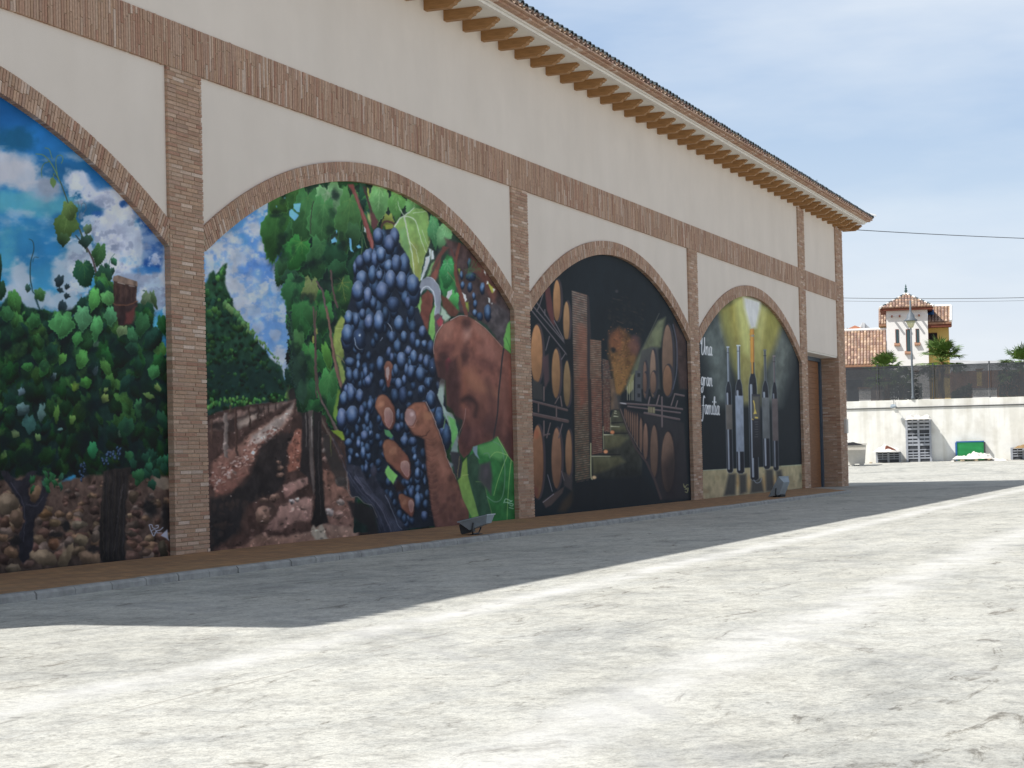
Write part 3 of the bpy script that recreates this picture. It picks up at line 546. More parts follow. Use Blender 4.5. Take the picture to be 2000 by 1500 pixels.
    for a in ((840, 560, 240, 620, .1, (48, 98, 42), (66, 116, 56)), (860, 300, 200, 200, .6, (60, 106, 44), None), (1060, 210, 180, 240, .2, (52, 100, 44), (80, 124, 60)), (1030, 640, 150, 240, .1, (40, 84, 44), None), (1180, 420, 260, 560, .15, (52, 104, 54), (78, 128, 66)), (1500, 380, 320, 620, -.25, (96, 142, 92), (150, 178, 138)), (1380, 500, 240, 560, .1, (58, 112, 60), (90, 140, 80)), (1680, 480, 220, 640, .1, (62, 110, 56), (96, 136, 70)), (1060, 870, 260, 380, .5, (44, 116, 48), (96, 150, 70)), (900, 1010, 110, 190, .2, (44, 88, 50), None), (1010, 1150, 170, 170, 0, (34, 66, 46), None), (1340, 920, 200, 420, .1, (48, 98, 54), (70, 120, 70)), (1060, 1320, 260, 380, .1, (42, 96, 52), (70, 124, 70)), (1240, 1340, 160, 330, .05, (98, 112, 62), (128, 134, 90)), (1520, 900, 200, 300, 0, (30, 70, 44), None), (1560, 1060, 180, 220, .3, (36, 78, 46), None), (1630, 1330, 220, 330, -.2, (48, 92, 46), (150, 150, 70)), (1740, 640, 140, 240, 0, (48, 86, 50), None), (1390, 1420, 140, 200, 0, (48, 110, 48), None)):
        L1(*a, seed=a[0], shadow=.4, rim=(tuple(min(v * 1.2, 170) for v in a[5])))
    for a in ((1120, 120, 240, 460, .05, (44, 104, 50), (66, 124, 70)), (1080, 420, 150, 280, .2, (60, 110, 58), (80, 128, 70)), (1230, 640, 170, 440, -.1, (50, 116, 52), (84, 140, 70)), (1090, 700, 170, 360, 0, (38, 66, 46), None), (1400, 640, 160, 260, -.2, (42, 100, 48), None), (1430, 560, 80, 280, -.25, (76, 134, 50), None), (1250, 1000, 170, 340, .3, (38, 92, 52), None), (1440, 950, 200, 440, .15, (54, 116, 56), (84, 142, 76)), (1280, 1170, 170, 170, 0, (40, 98, 46), None), (1500, 1200, 150, 330, 0, (40, 88, 46), None), (1160, 1000, 130, 300, 0, (40, 78, 46), None), (1400, 120, 170, 330, .1, (46, 104, 50), None), (1240, 60, 130, 240, 0, (44, 96, 48), None)):
        L2(*a, seed=a[0] + 7, shadow=.4, rim=(tuple(min(v * 1.2, 170) for v in a[5])))
    c.poly(z2(960, 60, 1010, 40, 1040, 300, 1050, 560, 1180, 780, 1200, 1000, 1150, 1150, 1080, 1080, 1040, 880, 1020, 650, 1040, 560, 1000, 360, 1000, 180), (36, 58, 48), 1.2, .65, nz=.3)
    for i in range(46):
        t = i / 46.; c.leaf(400 + (985 + R.uniform(-20, 25) + 60 * t * t) / 6, 600 + (60 + 900 * t) / 6, 4, 6, R.uniform(-1, 1), (30, 50, 44), seed=i)
    c.shade([(530, 380), (690, 370), (680, 560), (660, 800), (600, 800), (575, 700), (560, 560), (545, 480)], 70, (7, 18), .65, 73)
    BL = (92, 156, 198)
    for P in (z1(1040, 290, 1120, 290, 1110, 390, 1080, 390, 1045, 340), z1(990, 380, 1020, 355, 1100, 430, 1080, 470, 1050, 485, 990, 430), z1(840, 315, 850, 315, 850, 335, 840, 335), z1(925, 225, 950, 215, 945, 230), z1(1480, 720, 1520, 680, 1550, 720, 1545, 740, 1510, 740, 1480, 760), z1(1535, 600, 1550, 600, 1550, 640, 1540, 640), z1(1695, 690, 1720, 700, 1720, 800, 1745, 860, 1710, 850, 1695, 800), z1(1780, 790, 1810, 770, 1830, 800, 1800, 820)):
        c.poly(P, BL, .8)
    # yellow-green leaf edges at the right of the curtain
    YG = (126, 138, 66)
    c.poly(z2(1600, 100, 1650, 140, 1630, 260, 1600, 420, 1640, 560, 1600, 640, 1640, 780, 1670, 920, 1630, 950, 1590, 860, 1560, 680, 1500, 440, 1520, 240), YG, 1.5, nz=.2, col2=(104, 118, 62)); c.line(z2(1530, 250, 1620, 250), 1.2, (150, 158, 92)); c.line(z2(1570, 380, 1640, 560), .9, (150, 156, 90))
    c.poly(z2(1560, 960, 1590, 980, 1570, 1180, 1540, 1340, 1500, 1260, 1530, 1100), (98, 130, 52), 1.5)
    c.poly(z2(1560, 1460, 1640, 1470, 1650, 1560, 1600, 1560), (130, 146, 52), 1.5)
    # vine canes
    for P, a, b, cl in ((z2(1420, 0, 1460, 200, 1500, 500, 1560, 800, 1610, 960), 4.5, 6.5, (104, 76, 66)), (z2(1270, 0, 1300, 500, 1310, 800, 1350, 1050, 1450, 1250, 1560, 1500), 3, 5, (72, 58, 54)), (z1(1480, 1080, 1500, 1300, 1550, 1500), 4, 4, (78, 60, 58)), (z1(1310, 1200, 1380, 1320, 1410, 1500), 3, 4.5, (84, 66, 68)), (z1(1270, 260, 1240, 480, 1240, 640), 1.5, 1.5, (46, 44, 40)), (z2(1370, 1100, 1480, 1300, 1600, 1520), 3, 5, (84, 72, 68)), (z2(1340, 1240, 1420, 1420, 1500, 1560), 4, 4, (88, 74, 66)), (z2(1300, 50, 1290, 700, 1310, 1060), 1.6, 1.6, (88, 56, 60)), (z2(1540, 560, 1600, 600, 1640, 660), 2, 2, (96, 90, 70))):
        c.line(P, a, cl, b); c.line([(x - a * .2, y) for x, y in P], a * .25, np.array(cl) * 1.3, b * .25, al=.6)
    c.poly(z2(1265, 330, 1280, 340, 1280, 420, 1265, 430, 1255, 380), (134, 136, 66), .8); c.poly(z2(1295, 250, 1310, 250, 1325, 310, 1305, 325), (120, 124, 64), .8)
    for x0, x1, y0, y1, w_ in ((1160, 1150, 1180, 1640, 5), (1215, 1225, 1190, 1900, 5), (1310, 1330, 1150, 2520, 20), (1130, 1140, 1180, 1500, 3)):
        pass
    c.poly(z3(1140, -200, 1230, -220, 1230, 420, 1260, 700, 1210, 560, 1110, 480, 1140, 200), (44, 38, 38), 1.5, nz=.2)
    c.poly(z3(1210, -230, 1270, -230, 1270, 300, 1290, 700, 1270, 760, 1230, 400), (84, 74, 70), 1.5, nz=.2)
    c.line(z3(1250, -150, 1255, 200), 2.4, (140, 132, 126), 1, al=.8); c.line(z3(1185, -200, 1190, 200), 2.2, (92, 84, 80), 1.4)
    c.poly(z3(1275, -220, 1370, -200, 1370, 300, 1385, 640, 1400, 900, 1450, 1080, 1350, 1110, 1300, 1140, 1250, 1080, 1290, 900, 1290, 500, 1270, 200), (38, 34, 34), 1.5, nz=.2, col2=(30, 27, 27)); c.line(z3(1340, -100, 1330, 400, 1360, 1000), 2, (70, 62, 62), 1, al=.6)
    c.poly(z3(1380, 0, 1440, 60, 1560, 300, 1660, 500, 1670, 700, 1560, 640, 1460, 420, 1380, 200), (50, 46, 44), 3, .85)
    c.poly(z3(1480, 0, 1560, 0, 1640, 30, 1650, 110, 1600, 100, 1540, 60), (120, 144, 46), 1.5); c.line(z3(1470, 60, 1480, 300), 2, (92, 96, 52), .8)
    # upper right leaves
    z4 = Z(640, 360, 6.25)
    L4 = lambda x, y, w, h, a, col, v=None, **k: c.leaf(640 + x / 6.25, 360 + y / 6.25, w / 6.25, h / 6.25, a, col, v, **k)
    c.poly(z4(400, 0, 1200, 220, 1700, 700, 1700, 1300, 1000, 1200, 700, 500), (44, 54, 50), 4, .8, nz=.3)
    L4(620, 190, 270, 560, .05, (90, 142, 80), (150, 182, 130), seed=2, shadow=.6, rim=(130, 160, 90)); L4(840, 220, 210, 420, 0, (84, 140, 68), (140, 176, 110), seed=3, shadow=.5)
    L4(1060, 250, 240, 300, .2, (92, 146, 82), (160, 184, 140), seed=4, shadow=.5); L4(740, 460, 150, 220, 0, (98, 106, 46), None, seed=8)
    c.line(z4(650, 560, 680, 480, 740, 460, 830, 490), 4.5, (70, 48, 44), 4); c.poly(z4(700, 500, 810, 500, 800, 570, 720, 570), (122, 128, 50), 1.5)
    big = z4(820, 520, 880, 420, 960, 380, 1080, 300, 1200, 330, 1240, 480, 1250, 680, 1220, 800, 1180, 900, 1150, 1050, 1130, 1180, 1090, 1160, 1010, 1000, 960, 880, 880, 760, 820, 640)
    c.poly(big, (112, 152, 82), 1.2, smooth=True, nz=.2, col2=(122, 130, 64), rim=(146, 170, 100))
    c.poly(z4(860, 560, 950, 520, 1010, 800, 1000, 960, 900, 800), (96, 140, 88), 5, .7); c.poly(z4(1060, 430, 1180, 400, 1240, 560, 1200, 760, 1120, 700), (120, 158, 84), 5, .7); c.poly(z4(1010, 700, 1090, 760, 1110, 1100, 1060, 1100), (140, 140, 76), 4, .6)
    for P, a, b in ((z4(820, 520, 870, 430, 930, 395, 1040, 420, 1090, 500, 1140, 680, 1200, 840), 2.8, 1.2), (z4(930, 395, 960, 520, 990, 680, 1030, 860, 1060, 1120), 3.2, 1.4), (z4(930, 390, 1000, 340, 1060, 290), 2.6, 1.2), (z4(1000, 700, 1080, 820, 1110, 960), 1.2, .8), (z4(1040, 360, 1200, 330), 1.4, .8), (z4(930, 390, 880, 300, 860, 210), 1.6, .8), (z4(1150, 560, 1220, 760), 1, .6)):
        c.line(P, a, (176, 190, 164), b, al=.9)
    L4(1300, 560, 150, 460, -.1, (66, 128, 78), (110, 160, 110), seed=5, shadow=.6); L4(1420, 600, 190, 330, .3, (96, 148, 96), (140, 178, 130), seed=6)
    c.poly(z4(240, 0, 310, 0, 400, 240, 470, 430, 520, 560, 560, 700, 580, 800, 540, 830, 500, 700, 430, 480, 370, 260, 300, 100), (112, 60, 56), 1.2, nz=.15, col2=(124, 66, 60)); c.line(z4(330, 100, 430, 380, 510, 600, 550, 780), 1.4, (140, 96, 90), al=.7)
    c.poly(z4(510, 330, 560, 350, 620, 470, 600, 520, 560, 560, 530, 500), (84, 52, 52), 1.5); c.line(z4(440, 40, 490, 200, 530, 340), 3.6, (66, 50, 46), 5)
    c.poly(z4(480, 40, 500, 60, 515, 160, 490, 150), (150, 160, 70), 1); c.poly(z4(480, 340, 520, 380, 525, 500, 490, 430), (140, 150, 90), 2)
    c.poly(z4(440, 520, 460, 550, 465, 600, 445, 580), (170, 178, 180), .8); c.line(z4(425, 500, 410, 870), 1, (104, 130, 80)); c.line(z4(430, 620, 480, 780), 1, (104, 130, 80))
    # right side : wood, leaves, white gaps, far bunch
    z7 = Z(800, 480, 5.77)
    c.poly(z7(400, -80, 640, 0, 900, 300, 1140, 720, 1150, 1250, 1060, 1170, 880, 900, 700, 800, 560, 760, 480, 500, 500, 300, 440, 100), (64, 48, 46), 3, nz=.35, col2=(58, 52, 54))
    c.poly(z7(940, 640, 1140, 760, 1140, 860, 1080, 1000, 1050, 1150, 900, 930, 860, 800), (66, 60, 62), 3, nz=.35)
    c.poly(z7(700, 120, 840, 260, 980, 500, 960, 640, 900, 600, 820, 400, 720, 280), (104, 60, 48), 5, .7, nz=.3)
    c.poly(z7(220, 340, 360, 120, 440, 20, 380, 0, 300, 140, 200, 360), (96, 58, 52), 2); c.poly(z7(230, 350, 340, 160, 360, 120, 320, 340, 290, 400), (112, 66, 56), 2, nz=.2)
    c.poly(z7(180, 130, 230, 110, 220, 200, 180, 300, 140, 400, 120, 390, 160, 260), (170, 182, 188), 1.2); c.poly(z7(215, 30, 270, 60, 275, 150, 240, 160, 220, 80), (164, 174, 176), 1); c.poly(z7(250, 200, 280, 180, 230, 330, 180, 370), (110, 150, 90), 2); c.line(z7(245, 40, 240, 170), 1, (90, 96, 76))
    c.poly(z7(330, 330, 420, 100, 500, 140, 510, 330, 530, 560, 560, 740, 500, 700, 400, 600, 340, 480), (46, 112, 58), 2, nz=.25)
    c.leaf(800 + 425 / 5.77, 480 + 300 / 5.77, 32, 62, 0, (44, 116, 62), (110, 156, 116), seed=90); c.leaf(800 + 500 / 5.77, 480 + 610 / 5.77, 20, 40, .2, (62, 138, 68), None, seed=91)
    c.line(z7(430, 300, 520, 430, 600, 640, 640, 780), 1, (130, 110, 70))
    for P in (z7(430, 520, 480, 490, 480, 540, 420, 620, 410, 590), z7(585, 525, 630, 560, 640, 610, 620, 640, 590, 580), z7(60, 740, 90, 710, 75, 830, 30, 840), z7(90, 740, 130, 700, 110, 850, 80, 920), z7(830, 270, 850, 300, 860, 340, 835, 310), z7(880, 580, 900, 590, 910, 650, 890, 640), z7(920, 640, 935, 640, 930, 660), z7(870, 400, 890, 410, 900, 440, 870, 440), z7(200, 980, 230, 1050, 200, 1100)):
        c.poly(P, (182, 186, 184), .9)
    c.poly(z7(890, 420, 930, 460, 955, 500, 930, 540, 900, 480), (150, 152, 60), 1); c.poly(z7(935, 480, 960, 490, 945, 530), (190, 190, 180), .8)
    c.poly(z7(540, 260, 570, 260, 560, 330), (112, 130, 50), 1); c.poly(z7(620, 640, 660, 640, 660, 740), (120, 136, 50), 2)
    c.line(z7(560, -20, 520, 170, 520, 340, 580, 560, 640, 780), 5, (98, 58, 48), 7); c.line(z7(470, 40, 520, 200), 3.5, (86, 54, 50), 4)
    c.poly(z7(350, 560, 420, 590, 560, 740, 520, 800, 460, 800, 370, 680), (92, 56, 46), 2, nz=.2)
    c.poly(z7(350, 680, 400, 730, 460, 810, 400, 860, 350, 800), (150, 170, 150), 2)
    for x, y, rx, ry, k in ((585, 340, 22, 50, .7), (595, 450, 24, 45, .6), (820, 485, 30, 70, .7), (725, 570, 18, 45, .6), (740, 660, 22, 50, .45), (735, 760, 26, 45, .8), (880, 760, 40, 100, .5), (690, 350, 60, 50, .15), (680, 470, 30, 60, .3), (670, 200, 20, 60, .3), (790, 800, 40, 50, .2)):
        c.grape(800 + x / 5.77, 480 + y / 5.77, rx / 5.77, ry / 5.77, k)
    for i in range(12): c.line([(800 + (620 + R.uniform(-20, 180)) / 5.77, 480 + (140 + R.uniform(0, 160)) / 5.77)] * 1 + [(800 + (650 + R.uniform(-20, 180)) / 5.77, 480 + (230 + R.uniform(0, 160)) / 5.77)], 1, (60, 96, 56), al=.7, smooth=False)
    c.poly(z7(1100, 880, 1140, 830, 1150, 1220, 1060, 1160, 1060, 1050), (98, 158, 78), 1.2, col2=(84, 140, 66)); c.line(z7(1085, 1040, 1140, 1180), .9, (50, 90, 50))
    # light gap between grapes and cane
    c.poly(z7(120, 560, 150, 620, 130, 700, 110, 860, 80, 900, 30, 700, 0, 660, 90, 690, 110, 620), (112, 158, 84), 1.5)
    c.poly(z7(230, 780, 290, 640, 300, 780, 290, 1000, 250, 1090, 210, 1000), (112, 166, 84), 1.5)
    c.poly(z7(140, 560, 200, 500, 270, 560, 260, 680, 220, 800, 190, 1080, 130, 1060, 110, 880), (108, 62, 52), 1.5, col2=(92, 52, 46), nz=.15)
    # sickle
    c.poly(z7(110, 470, 130, 400, 190, 350, 250, 360, 310, 420, 345, 520, 350, 640, 340, 780, 280, 800, 285, 640, 270, 570, 240, 510, 190, 490, 150, 510, 125, 560), (112, 116, 128), 1, smooth=False, col2=(130, 134, 146))
    c.line(z7(125, 540, 150, 480, 195, 460, 240, 485, 275, 540, 290, 640, 285, 770), 2.6, (164, 170, 178), 1.6); c.line(z7(190, 355, 250, 365, 305, 420, 340, 500, 352, 620), 1, (170, 174, 182))
    c.poly(z7(280, 800, 320, 760, 370, 790, 350, 880, 320, 960, 290, 1010, 280, 900), (84, 66, 74), 1.2); c.poly(z7(305, 860, 350, 800, 380, 850, 370, 900, 330, 920), (142, 56, 66), 1.2)
    # ---- bunch of grapes
    bunch = z4(340, 960, 430, 830, 560, 800, 560, 560, 700, 560, 800, 540, 880, 720, 990, 900, 1000, 1100, 1120, 1200, 1120, 1420, 1040, 1500) + Z(640, 590, 6.25)(1100, 60, 1180, 300, 1290, 500, 1300, 760, 1400, 950, 1440, 1200, 1480, 1500) + Z(640, 810, 6.25)(1480, 200, 1440, 480, 1300, 700, 1300, 1360, 900, 1400, 600, 1300, 440, 900, 240, 620, 200, 260, 120, 100) + Z(640, 590, 6.25)(120, 1300, 160, 1050, 220, 940, 200, 640, 170, 400, 240, 110) + z4(300, 1300)
    c.poly(bunch, (32, 38, 50), 1.5, nz=.25, col2=(26, 31, 40))
    BP = np.array(bunch)
    for i in range(520):
        x, y = R.uniform(660, 880), R.uniform(440, 1035); q = .8 if y > 640 else 1.25
        if c.sd(BP, np.array([[x]]), np.array([[y]]))[0, 0] < 5: continue
        c.grape(x, y, R.uniform(5.5, 7.5) * q, R.uniform(10, 14) * q, R.uniform(.15, .5), dim=.9)
    G4 = ((615, 640, 60, 100, .7), (815, 650, 58, 110, .6), (755, 735, 65, 115, .7), (390, 960, 50, 90, .5), (485, 895, 55, 95, .75), (575, 930, 42, 110, .6), (650, 865, 56, 98, 1.), (935, 985, 60, 135, .55), (835, 980, 60, 115, .65), (740, 1010, 48, 85, .85), (330, 1030, 22, 80, .7), (545, 1110, 50, 110, .6), (415, 1160, 66, 105, .85), (630, 1120, 38, 60, 1.1), (765, 1180, 65, 130, .9), (1050, 1330, 80, 160, .45), (1040, 1235, 72, 125, .8), (900, 1190, 64, 120, .9), (665, 1320, 75, 120, .75), (490, 1380, 50, 115, .85), (370, 1310, 70, 125, 1.))
    G5 = ((560, 20, 40, 70, .5), (800, 30, 70, 90, .3), (980, 20, 35, 80, .4), (425, 150, 38, 70, .6), (255, 200, 50, 95, 1.), (345, 225, 36, 85, .8), (240, 450, 72, 165, .75), (240, 400, 66, 120, .75), (500, 260, 52, 102, 1.), (625, 250, 62, 140, .95), (385, 460, 72, 135, .15), (870, 270, 58, 100, .8), (785, 440, 40, 78, .5), (930, 430, 38, 75, .75), (1040, 460, 42, 90, .3), (1155, 370, 45, 78, .7), (850, 550, 44, 85, .55), (1100, 515, 34, 60, .6), (1180, 515, 32, 52, .85), (1260, 560, 42, 90, .3), (745, 620, 32, 68, .5), (785, 680, 30, 60, .5), (985, 600, 40, 58, .9), (900, 720, 55, 108, .75), (1050, 675, 42, 90, .8), (1135, 700, 34, 65, .7), (1205, 740, 36, 90, .7), (1285, 800, 50, 110, .15), (640, 765, 45, 100, .6), (830, 835, 34, 70, .55), (960, 830, 24, 75, .7), (1015, 860, 45, 85, .65), (1130, 890, 60, 90, .6), (270, 740, 55, 60, .55), (370, 780, 24, 65, .7), (345, 900, 38, 85, .6), (270, 905, 40, 80, .55), (460, 870, 30, 78, .6), (495, 970, 42, 66, .75), (660, 1000, 30, 60, .4), (935, 960, 28, 70, .55), (865, 1010, 44, 80, .75), (920, 1140, 50, 105, .25), (820, 1150, 46, 90, .3), (1230, 1000, 40, 66, .45), (1145, 1090, 46, 70, .6), (1260, 1195, 60, 110, .7), (225, 1070, 26, 60, .6), (285, 1125, 48, 120, .7), (390, 1155, 45, 95, .8), (195, 1185, 45, 95, .85), (515, 1270, 32, 80, .55), (415, 1340, 36, 80, .4), (1360, 1390, 50, 100, .4), (860, 1390, 26, 80, .6), (480, 1440, 28, 80, .6), (170, 1430, 58, 130, .8), (300, 1390, 72, 120, .8))
    G6 = ((450, 265, 44, 70, .75), (520, 235, 18, 40, .8), (255, 345, 44, 52, .6), (375, 360, 28, 52, .8), (435, 480, 34, 88, .8), (360, 505, 28, 36, .8), (270, 560, 24, 62, .7), (470, 660, 24, 60, .6), (860, 170, 30, 60, .5), (935, 325, 46, 72, .75), (1040, 330, 46, 60, .45), (1065, 530, 28, 45, .8), (1095, 720, 32, 72, .75), (1165, 640, 20, 40, .5), (1185, 820, 18, 50, .6), (970, 830, 30, 40, .4), (1100, 1060, 40, 110, .6), (1180, 1240, 42, 66, .5), (1020, 960, 30, 70, .4), (1400, 200, 36, 80, .4), (1470, 250, 24, 50, .6), (1390, 100, 30, 60, .4))
    for oy, G in ((360, G4), (590, G5), (810, G6)):
        for x, y, rx, ry, k in G: c.grape(640 + x / 6.25, oy + y / 6.25, rx / 5.9, ry / 5.9, k, hue=R.uniform(0, 1))
    z5 = Z(640, 590, 6.25); z6 = Z(640, 810, 6.25)
    c.line(z5(325, 440, 340, 520, 380, 580, 430, 575), 1.4, (138, 150, 166), .6); c.blob(640 + 390 / 6.25, 590 + 405 / 6.25, 3, 4, (170, 180, 195), .9); c.line(z5(730, 260, 770, 310, 790, 360), 1.6, (150, 160, 178), .8); c.line(z5(640, 470, 665, 435), 1.4, (120, 130, 150)); c.blob(640 + 1275 / 6.25, 590 + 800 / 6.25, 1.5, 2, (170, 180, 195), .9)
    # white rag of light and green leaf between bunch and fist
    z8 = Z(800, 730, 4.84)
    c.poly(z8(320, 10, 335, 60, 325, 200, 320, 300, 350, 350, 400, 380, 430, 430, 450, 520, 460, 600, 455, 740, 430, 800, 380, 760, 400, 700, 395, 560, 370, 480, 320, 380, 300, 300, 260, 200, 285, 80), (150, 166, 156), 1.2, col2=(110, 128, 124))
    c.poly(z8(370, 400, 430, 430, 455, 570, 400, 700, 390, 540), (92, 156, 84), 1.5)
    c.poly(z8(380, 740, 470, 740, 500, 860, 490, 980, 440, 980, 400, 860), (48, 48, 52), 2); c.line(z8(470, 780, 450, 980), 1.2, (124, 108, 74)); c.blob(800 + 375 / 4.84, 730 + 860 / 4.84, 9, 8, (118, 128, 140), .8)
    for x, y, rx, ry, k in ((200, 250, 40, 75, .55), (280, 430, 40, 90, .3), (350, 600, 42, 120, .25), (110, 160, 26, 45, .6), (180, 90, 24, 55, .5)): c.grape(800 + x / 4.84, 730 + y / 4.84, rx / 4.84, ry / 4.84, k)
    c.line(z8(320, 390, 335, 440, 320, 520), 1.4, (104, 140, 84)); c.line(z8(360, 400, 375, 490), 1.2, (104, 140, 84))
    # old stump under the bunch
    c.poly(z6(60, 280, 200, 520, 240, 720, 280, 1000, 370, 1000, 440, 1080, 560, 1120, 600, 1280, 620, 1460, 900, 1440, 980, 1400, 860, 1250, 760, 1000, 640, 880, 560, 700, 480, 800, 400, 640, 250, 600, 150, 420), (52, 52, 62), 2, nz=.3, col2=(38, 42, 54))
    for i in range(17):
        a = R.uniform(0, 1); c.line(z6(180 + 260 * a, 620 + 200 * a + R.uniform(-40, 40), 330 + 230 * a, 900 + 60 * a, 520 + 200 * a, 1120, 640 + 240 * a, 1420), R.uniform(.8, 1.8), R.choice([(90, 88, 104), (34, 36, 48), (74, 76, 92)]), .6, al=.6)
    c.line(z6(240, 700, 240, 900, 290, 1005, 370, 1000, 440, 1080, 540, 1110, 600, 1250), 1.4, (118, 112, 108), .8); c.line(z6(700, 980, 780, 1150, 860, 1350, 900, 1400), 1.6, (98, 106, 124), .8)
    c.blob(640 + 560 / 6.25, 810 + 680 / 6.25, 9, 16, (62, 58, 70), .8); c.line(z6(60, 300, 150, 500, 240, 720), 2, (84, 80, 90), 1, al=.7)
    c.poly(z6(240, 1050, 420, 1080, 560, 1150, 620, 1440, 500, 1480, 480, 1360, 300, 1250), (34, 32, 34), 3, .9)
    # ---- holding hand: fingertips and thumb
    SK = (118, 74, 58); SKL = (150, 98, 76); SKD = (66, 42, 40)
    def finger(P, nail, hl, d=(1, .6)):
        c.poly([(x + 1.5, y + 2) for x, y in P], (24, 22, 26), 3, .7, smooth=True)
        c.poly(P, (134, 88, 66), 1.1, smooth=True, nz=.16, col2=(96, 56, 48), dirn=d, rim=(70, 44, 40), rimw=3)
        c.blob(hl[0], hl[1], hl[2], hl[3], (156, 108, 82), .6, 1.4, ang=.6)
        if nail:
            c.poly(nail, (150, 116, 106), .9, smooth=True, nz=.06, rim=(176, 150, 138), rimw=1.6, col2=(126, 84, 80))
    finger(z5(580, 1230, 620, 1140, 690, 1130, 760, 1190, 820, 1300, 830, 1420, 800, 1530, 750, 1560, 690, 1500, 640, 1400, 590, 1320), z5(690, 1370, 700, 1300, 750, 1290, 800, 1370, 790, 1470, 750, 1540, 700, 1470), (745, 790, 7, 11))
    c.poly(z5(690, 800, 710, 730, 760, 720, 795, 770, 780, 860, 770, 960, 740, 1045, 710, 960, 695, 880), (126, 84, 68), 1, smooth=True, col2=(96, 52, 46), nz=.12); c.poly(z5(705, 830, 735, 790, 755, 830, 745, 900, 730, 960, 715, 900), (158, 136, 132), .9, smooth=True)
    finger(z6(670, 380, 700, 310, 780, 300, 860, 370, 950, 470, 1000, 560, 1015, 680, 1000, 770, 950, 790, 880, 720, 790, 640, 710, 560, 680, 470), z6(890, 600, 930, 560, 990, 590, 1000, 680, 975, 760, 930, 720, 895, 660), (768, 880, 10, 14))
    finger(z6(860, 1000, 900, 955, 960, 990, 1040, 1030, 1060, 1110, 1050, 1220, 1020, 1250, 960, 1200, 900, 1130), z6(980, 1090, 1010, 1040, 1050, 1080, 1045, 1170, 1010, 1190), (790, 980, 6, 9))
    c.poly(z6(690, 180, 760, 200, 795, 260, 780, 290, 700, 240), (74, 130, 82), 1.2); c.poly(z6(730, 615, 790, 680, 850, 740, 800, 860, 740, 780, 695, 700), (108, 166, 84), 1.2)
    c.poly(z6(800, 850, 850, 780, 960, 900, 860, 960), (46, 30, 28), 3, .8)
    thumb = z5(940, 1370, 980, 1280, 1060, 1225, 1190, 1215, 1230, 1300, 1300, 1440) + z6(1380, 260, 1440, 460, 1500, 640) + z8(400, 900, 460, 1040, 540, 1230, 620, 1380) + z6(1800, 1430, 1310, 1380, 1260, 1150, 1230, 900, 1200, 600, 1180, 300, 1060, 250, 980, 150, 950, 60)
    c.poly([(x - 3, y + 2) for x, y in thumb], (22, 24, 30), 4, .6)
    c.poly(thumb, (136, 86, 66), 1.2, nz=.18, col2=(88, 58, 52), rim=(70, 46, 42), rimw=4)
    c.blob(836, 812, 16, 12, (150, 102, 74), .7, 1.4); c.blob(862, 900, 9, 50, (132, 88, 72), .55, 1.3, ang=-.3)
    c.line(z5(1200, 1220, 1260, 1340, 1320, 1480) + z6(1400, 330, 1460, 540) + z8(380, 860, 440, 1000), 1.6, (176, 150, 142), .8, al=.8)
    c.poly(z5(940, 1390, 960, 1310, 1010, 1300, 1070, 1340, 1080, 1420, 1040, 1500, 980, 1510, 950, 1470), (146, 112, 106), 1, smooth=True, rim=(92, 60, 54), rimw=1.8, nz=.06); c.blob(640 + 1030 / 6.25, 590 + 1370 / 6.25, 6, 6, (176, 152, 150), .7)
    c.line(z6(960, 60, 990, 140, 1050, 150, 1090, 60), 1.4, (164, 120, 108), al=.7); c.line(z6(1000, 200, 1080, 260, 1180, 260, 1240, 200), 2.4, (62, 38, 34), 1.2, al=.8)
    for i in range(15):
        y = 280 + i * 66; x0 = 1195 + i * 3; w_ = 90 + i * 3 + (40 if i < 4 else 0)
        c.line(z6(x0, y, x0 + w_ * .5, y + 28, x0 + w_, y - 8), 1.5, (62, 40, 38), .7, al=.32); c.line(z6(x0 + 6, y + 26, x0 + w_ * .6, y + 50, x0 + w_, y + 18), 1, (150, 108, 92), .6, al=.28)
    for i in range(30): c.blob(R.uniform(850, 905), R.uniform(930, 1025), R.uniform(3, 9), R.uniform(5, 14), R.choice([(112, 76, 66), (62, 42, 42)]), .3, 1.5, nz=.3, seed=i)
    c.mottle([(392, 340), (1012, 340), (1012, 1100), (392, 1100)], .14, 22, 22, 78); c.warp([(392, 340), (1012, 340), (1012, 1100), (392, 1100)], 1.6, 7, 77)
    # ---- fist with the sickle
    fist = z7(280, 1090, 300, 1000, 370, 890, 460, 840, 560, 785, 650, 790, 740, 840, 850, 930, 960, 1040, 1060, 1150, 1150, 1230, 1160, 1500) + z8(975, 200, 985, 840, 940, 780, 880, 680, 825, 600, 760, 640, 690, 660, 600, 700, 560, 760, 510, 800, 470, 740, 455, 640, 490, 540, 500, 440, 440, 400, 400, 330, 350, 300, 340, 60) + z7(320, 1480, 280, 1300, 265, 1180)
    c.poly(fist, (130, 80, 66), 1.2, nz=.2, col2=(78, 48, 44), rim=(88, 60, 54), rimw=4)
    def sh(x, y, rx, ry, col, al=.6, a=0., zz=z7, p=1.5):
        (px, py), = zz(x, y); s = 5.77 if zz is z7 else 4.84
        c.blob(px, py, rx * 1.35 / s, ry * 1.35 / s, col, al * .85, 1.15, ang=a, nz=.3, seed=int(x))
    LT = (142, 98, 84); DK = (54, 36, 36)
    sh(420, 960, 110, 120, LT, .6, -.6); sh(640, 1010, 60, 110, (156, 116, 104), .8, .3); sh(800, 960, 160, 60, LT, .6, .8); sh(640, 880, 60, 90, DK, .85); sh(420, 1180, 170, 90, (72, 44, 42), .7)
    sh(380, 1240, 80, 60, DK, .8); sh(620, 1240, 70, 160, DK, .8, .15); sh(540, 1180, 50, 200, (128, 80, 66), .7, .4); sh(900, 1180, 180, 120, (126, 84, 74), .6, .7); sh(860, 1330, 200, 80, (74, 46, 44), .55, .5)
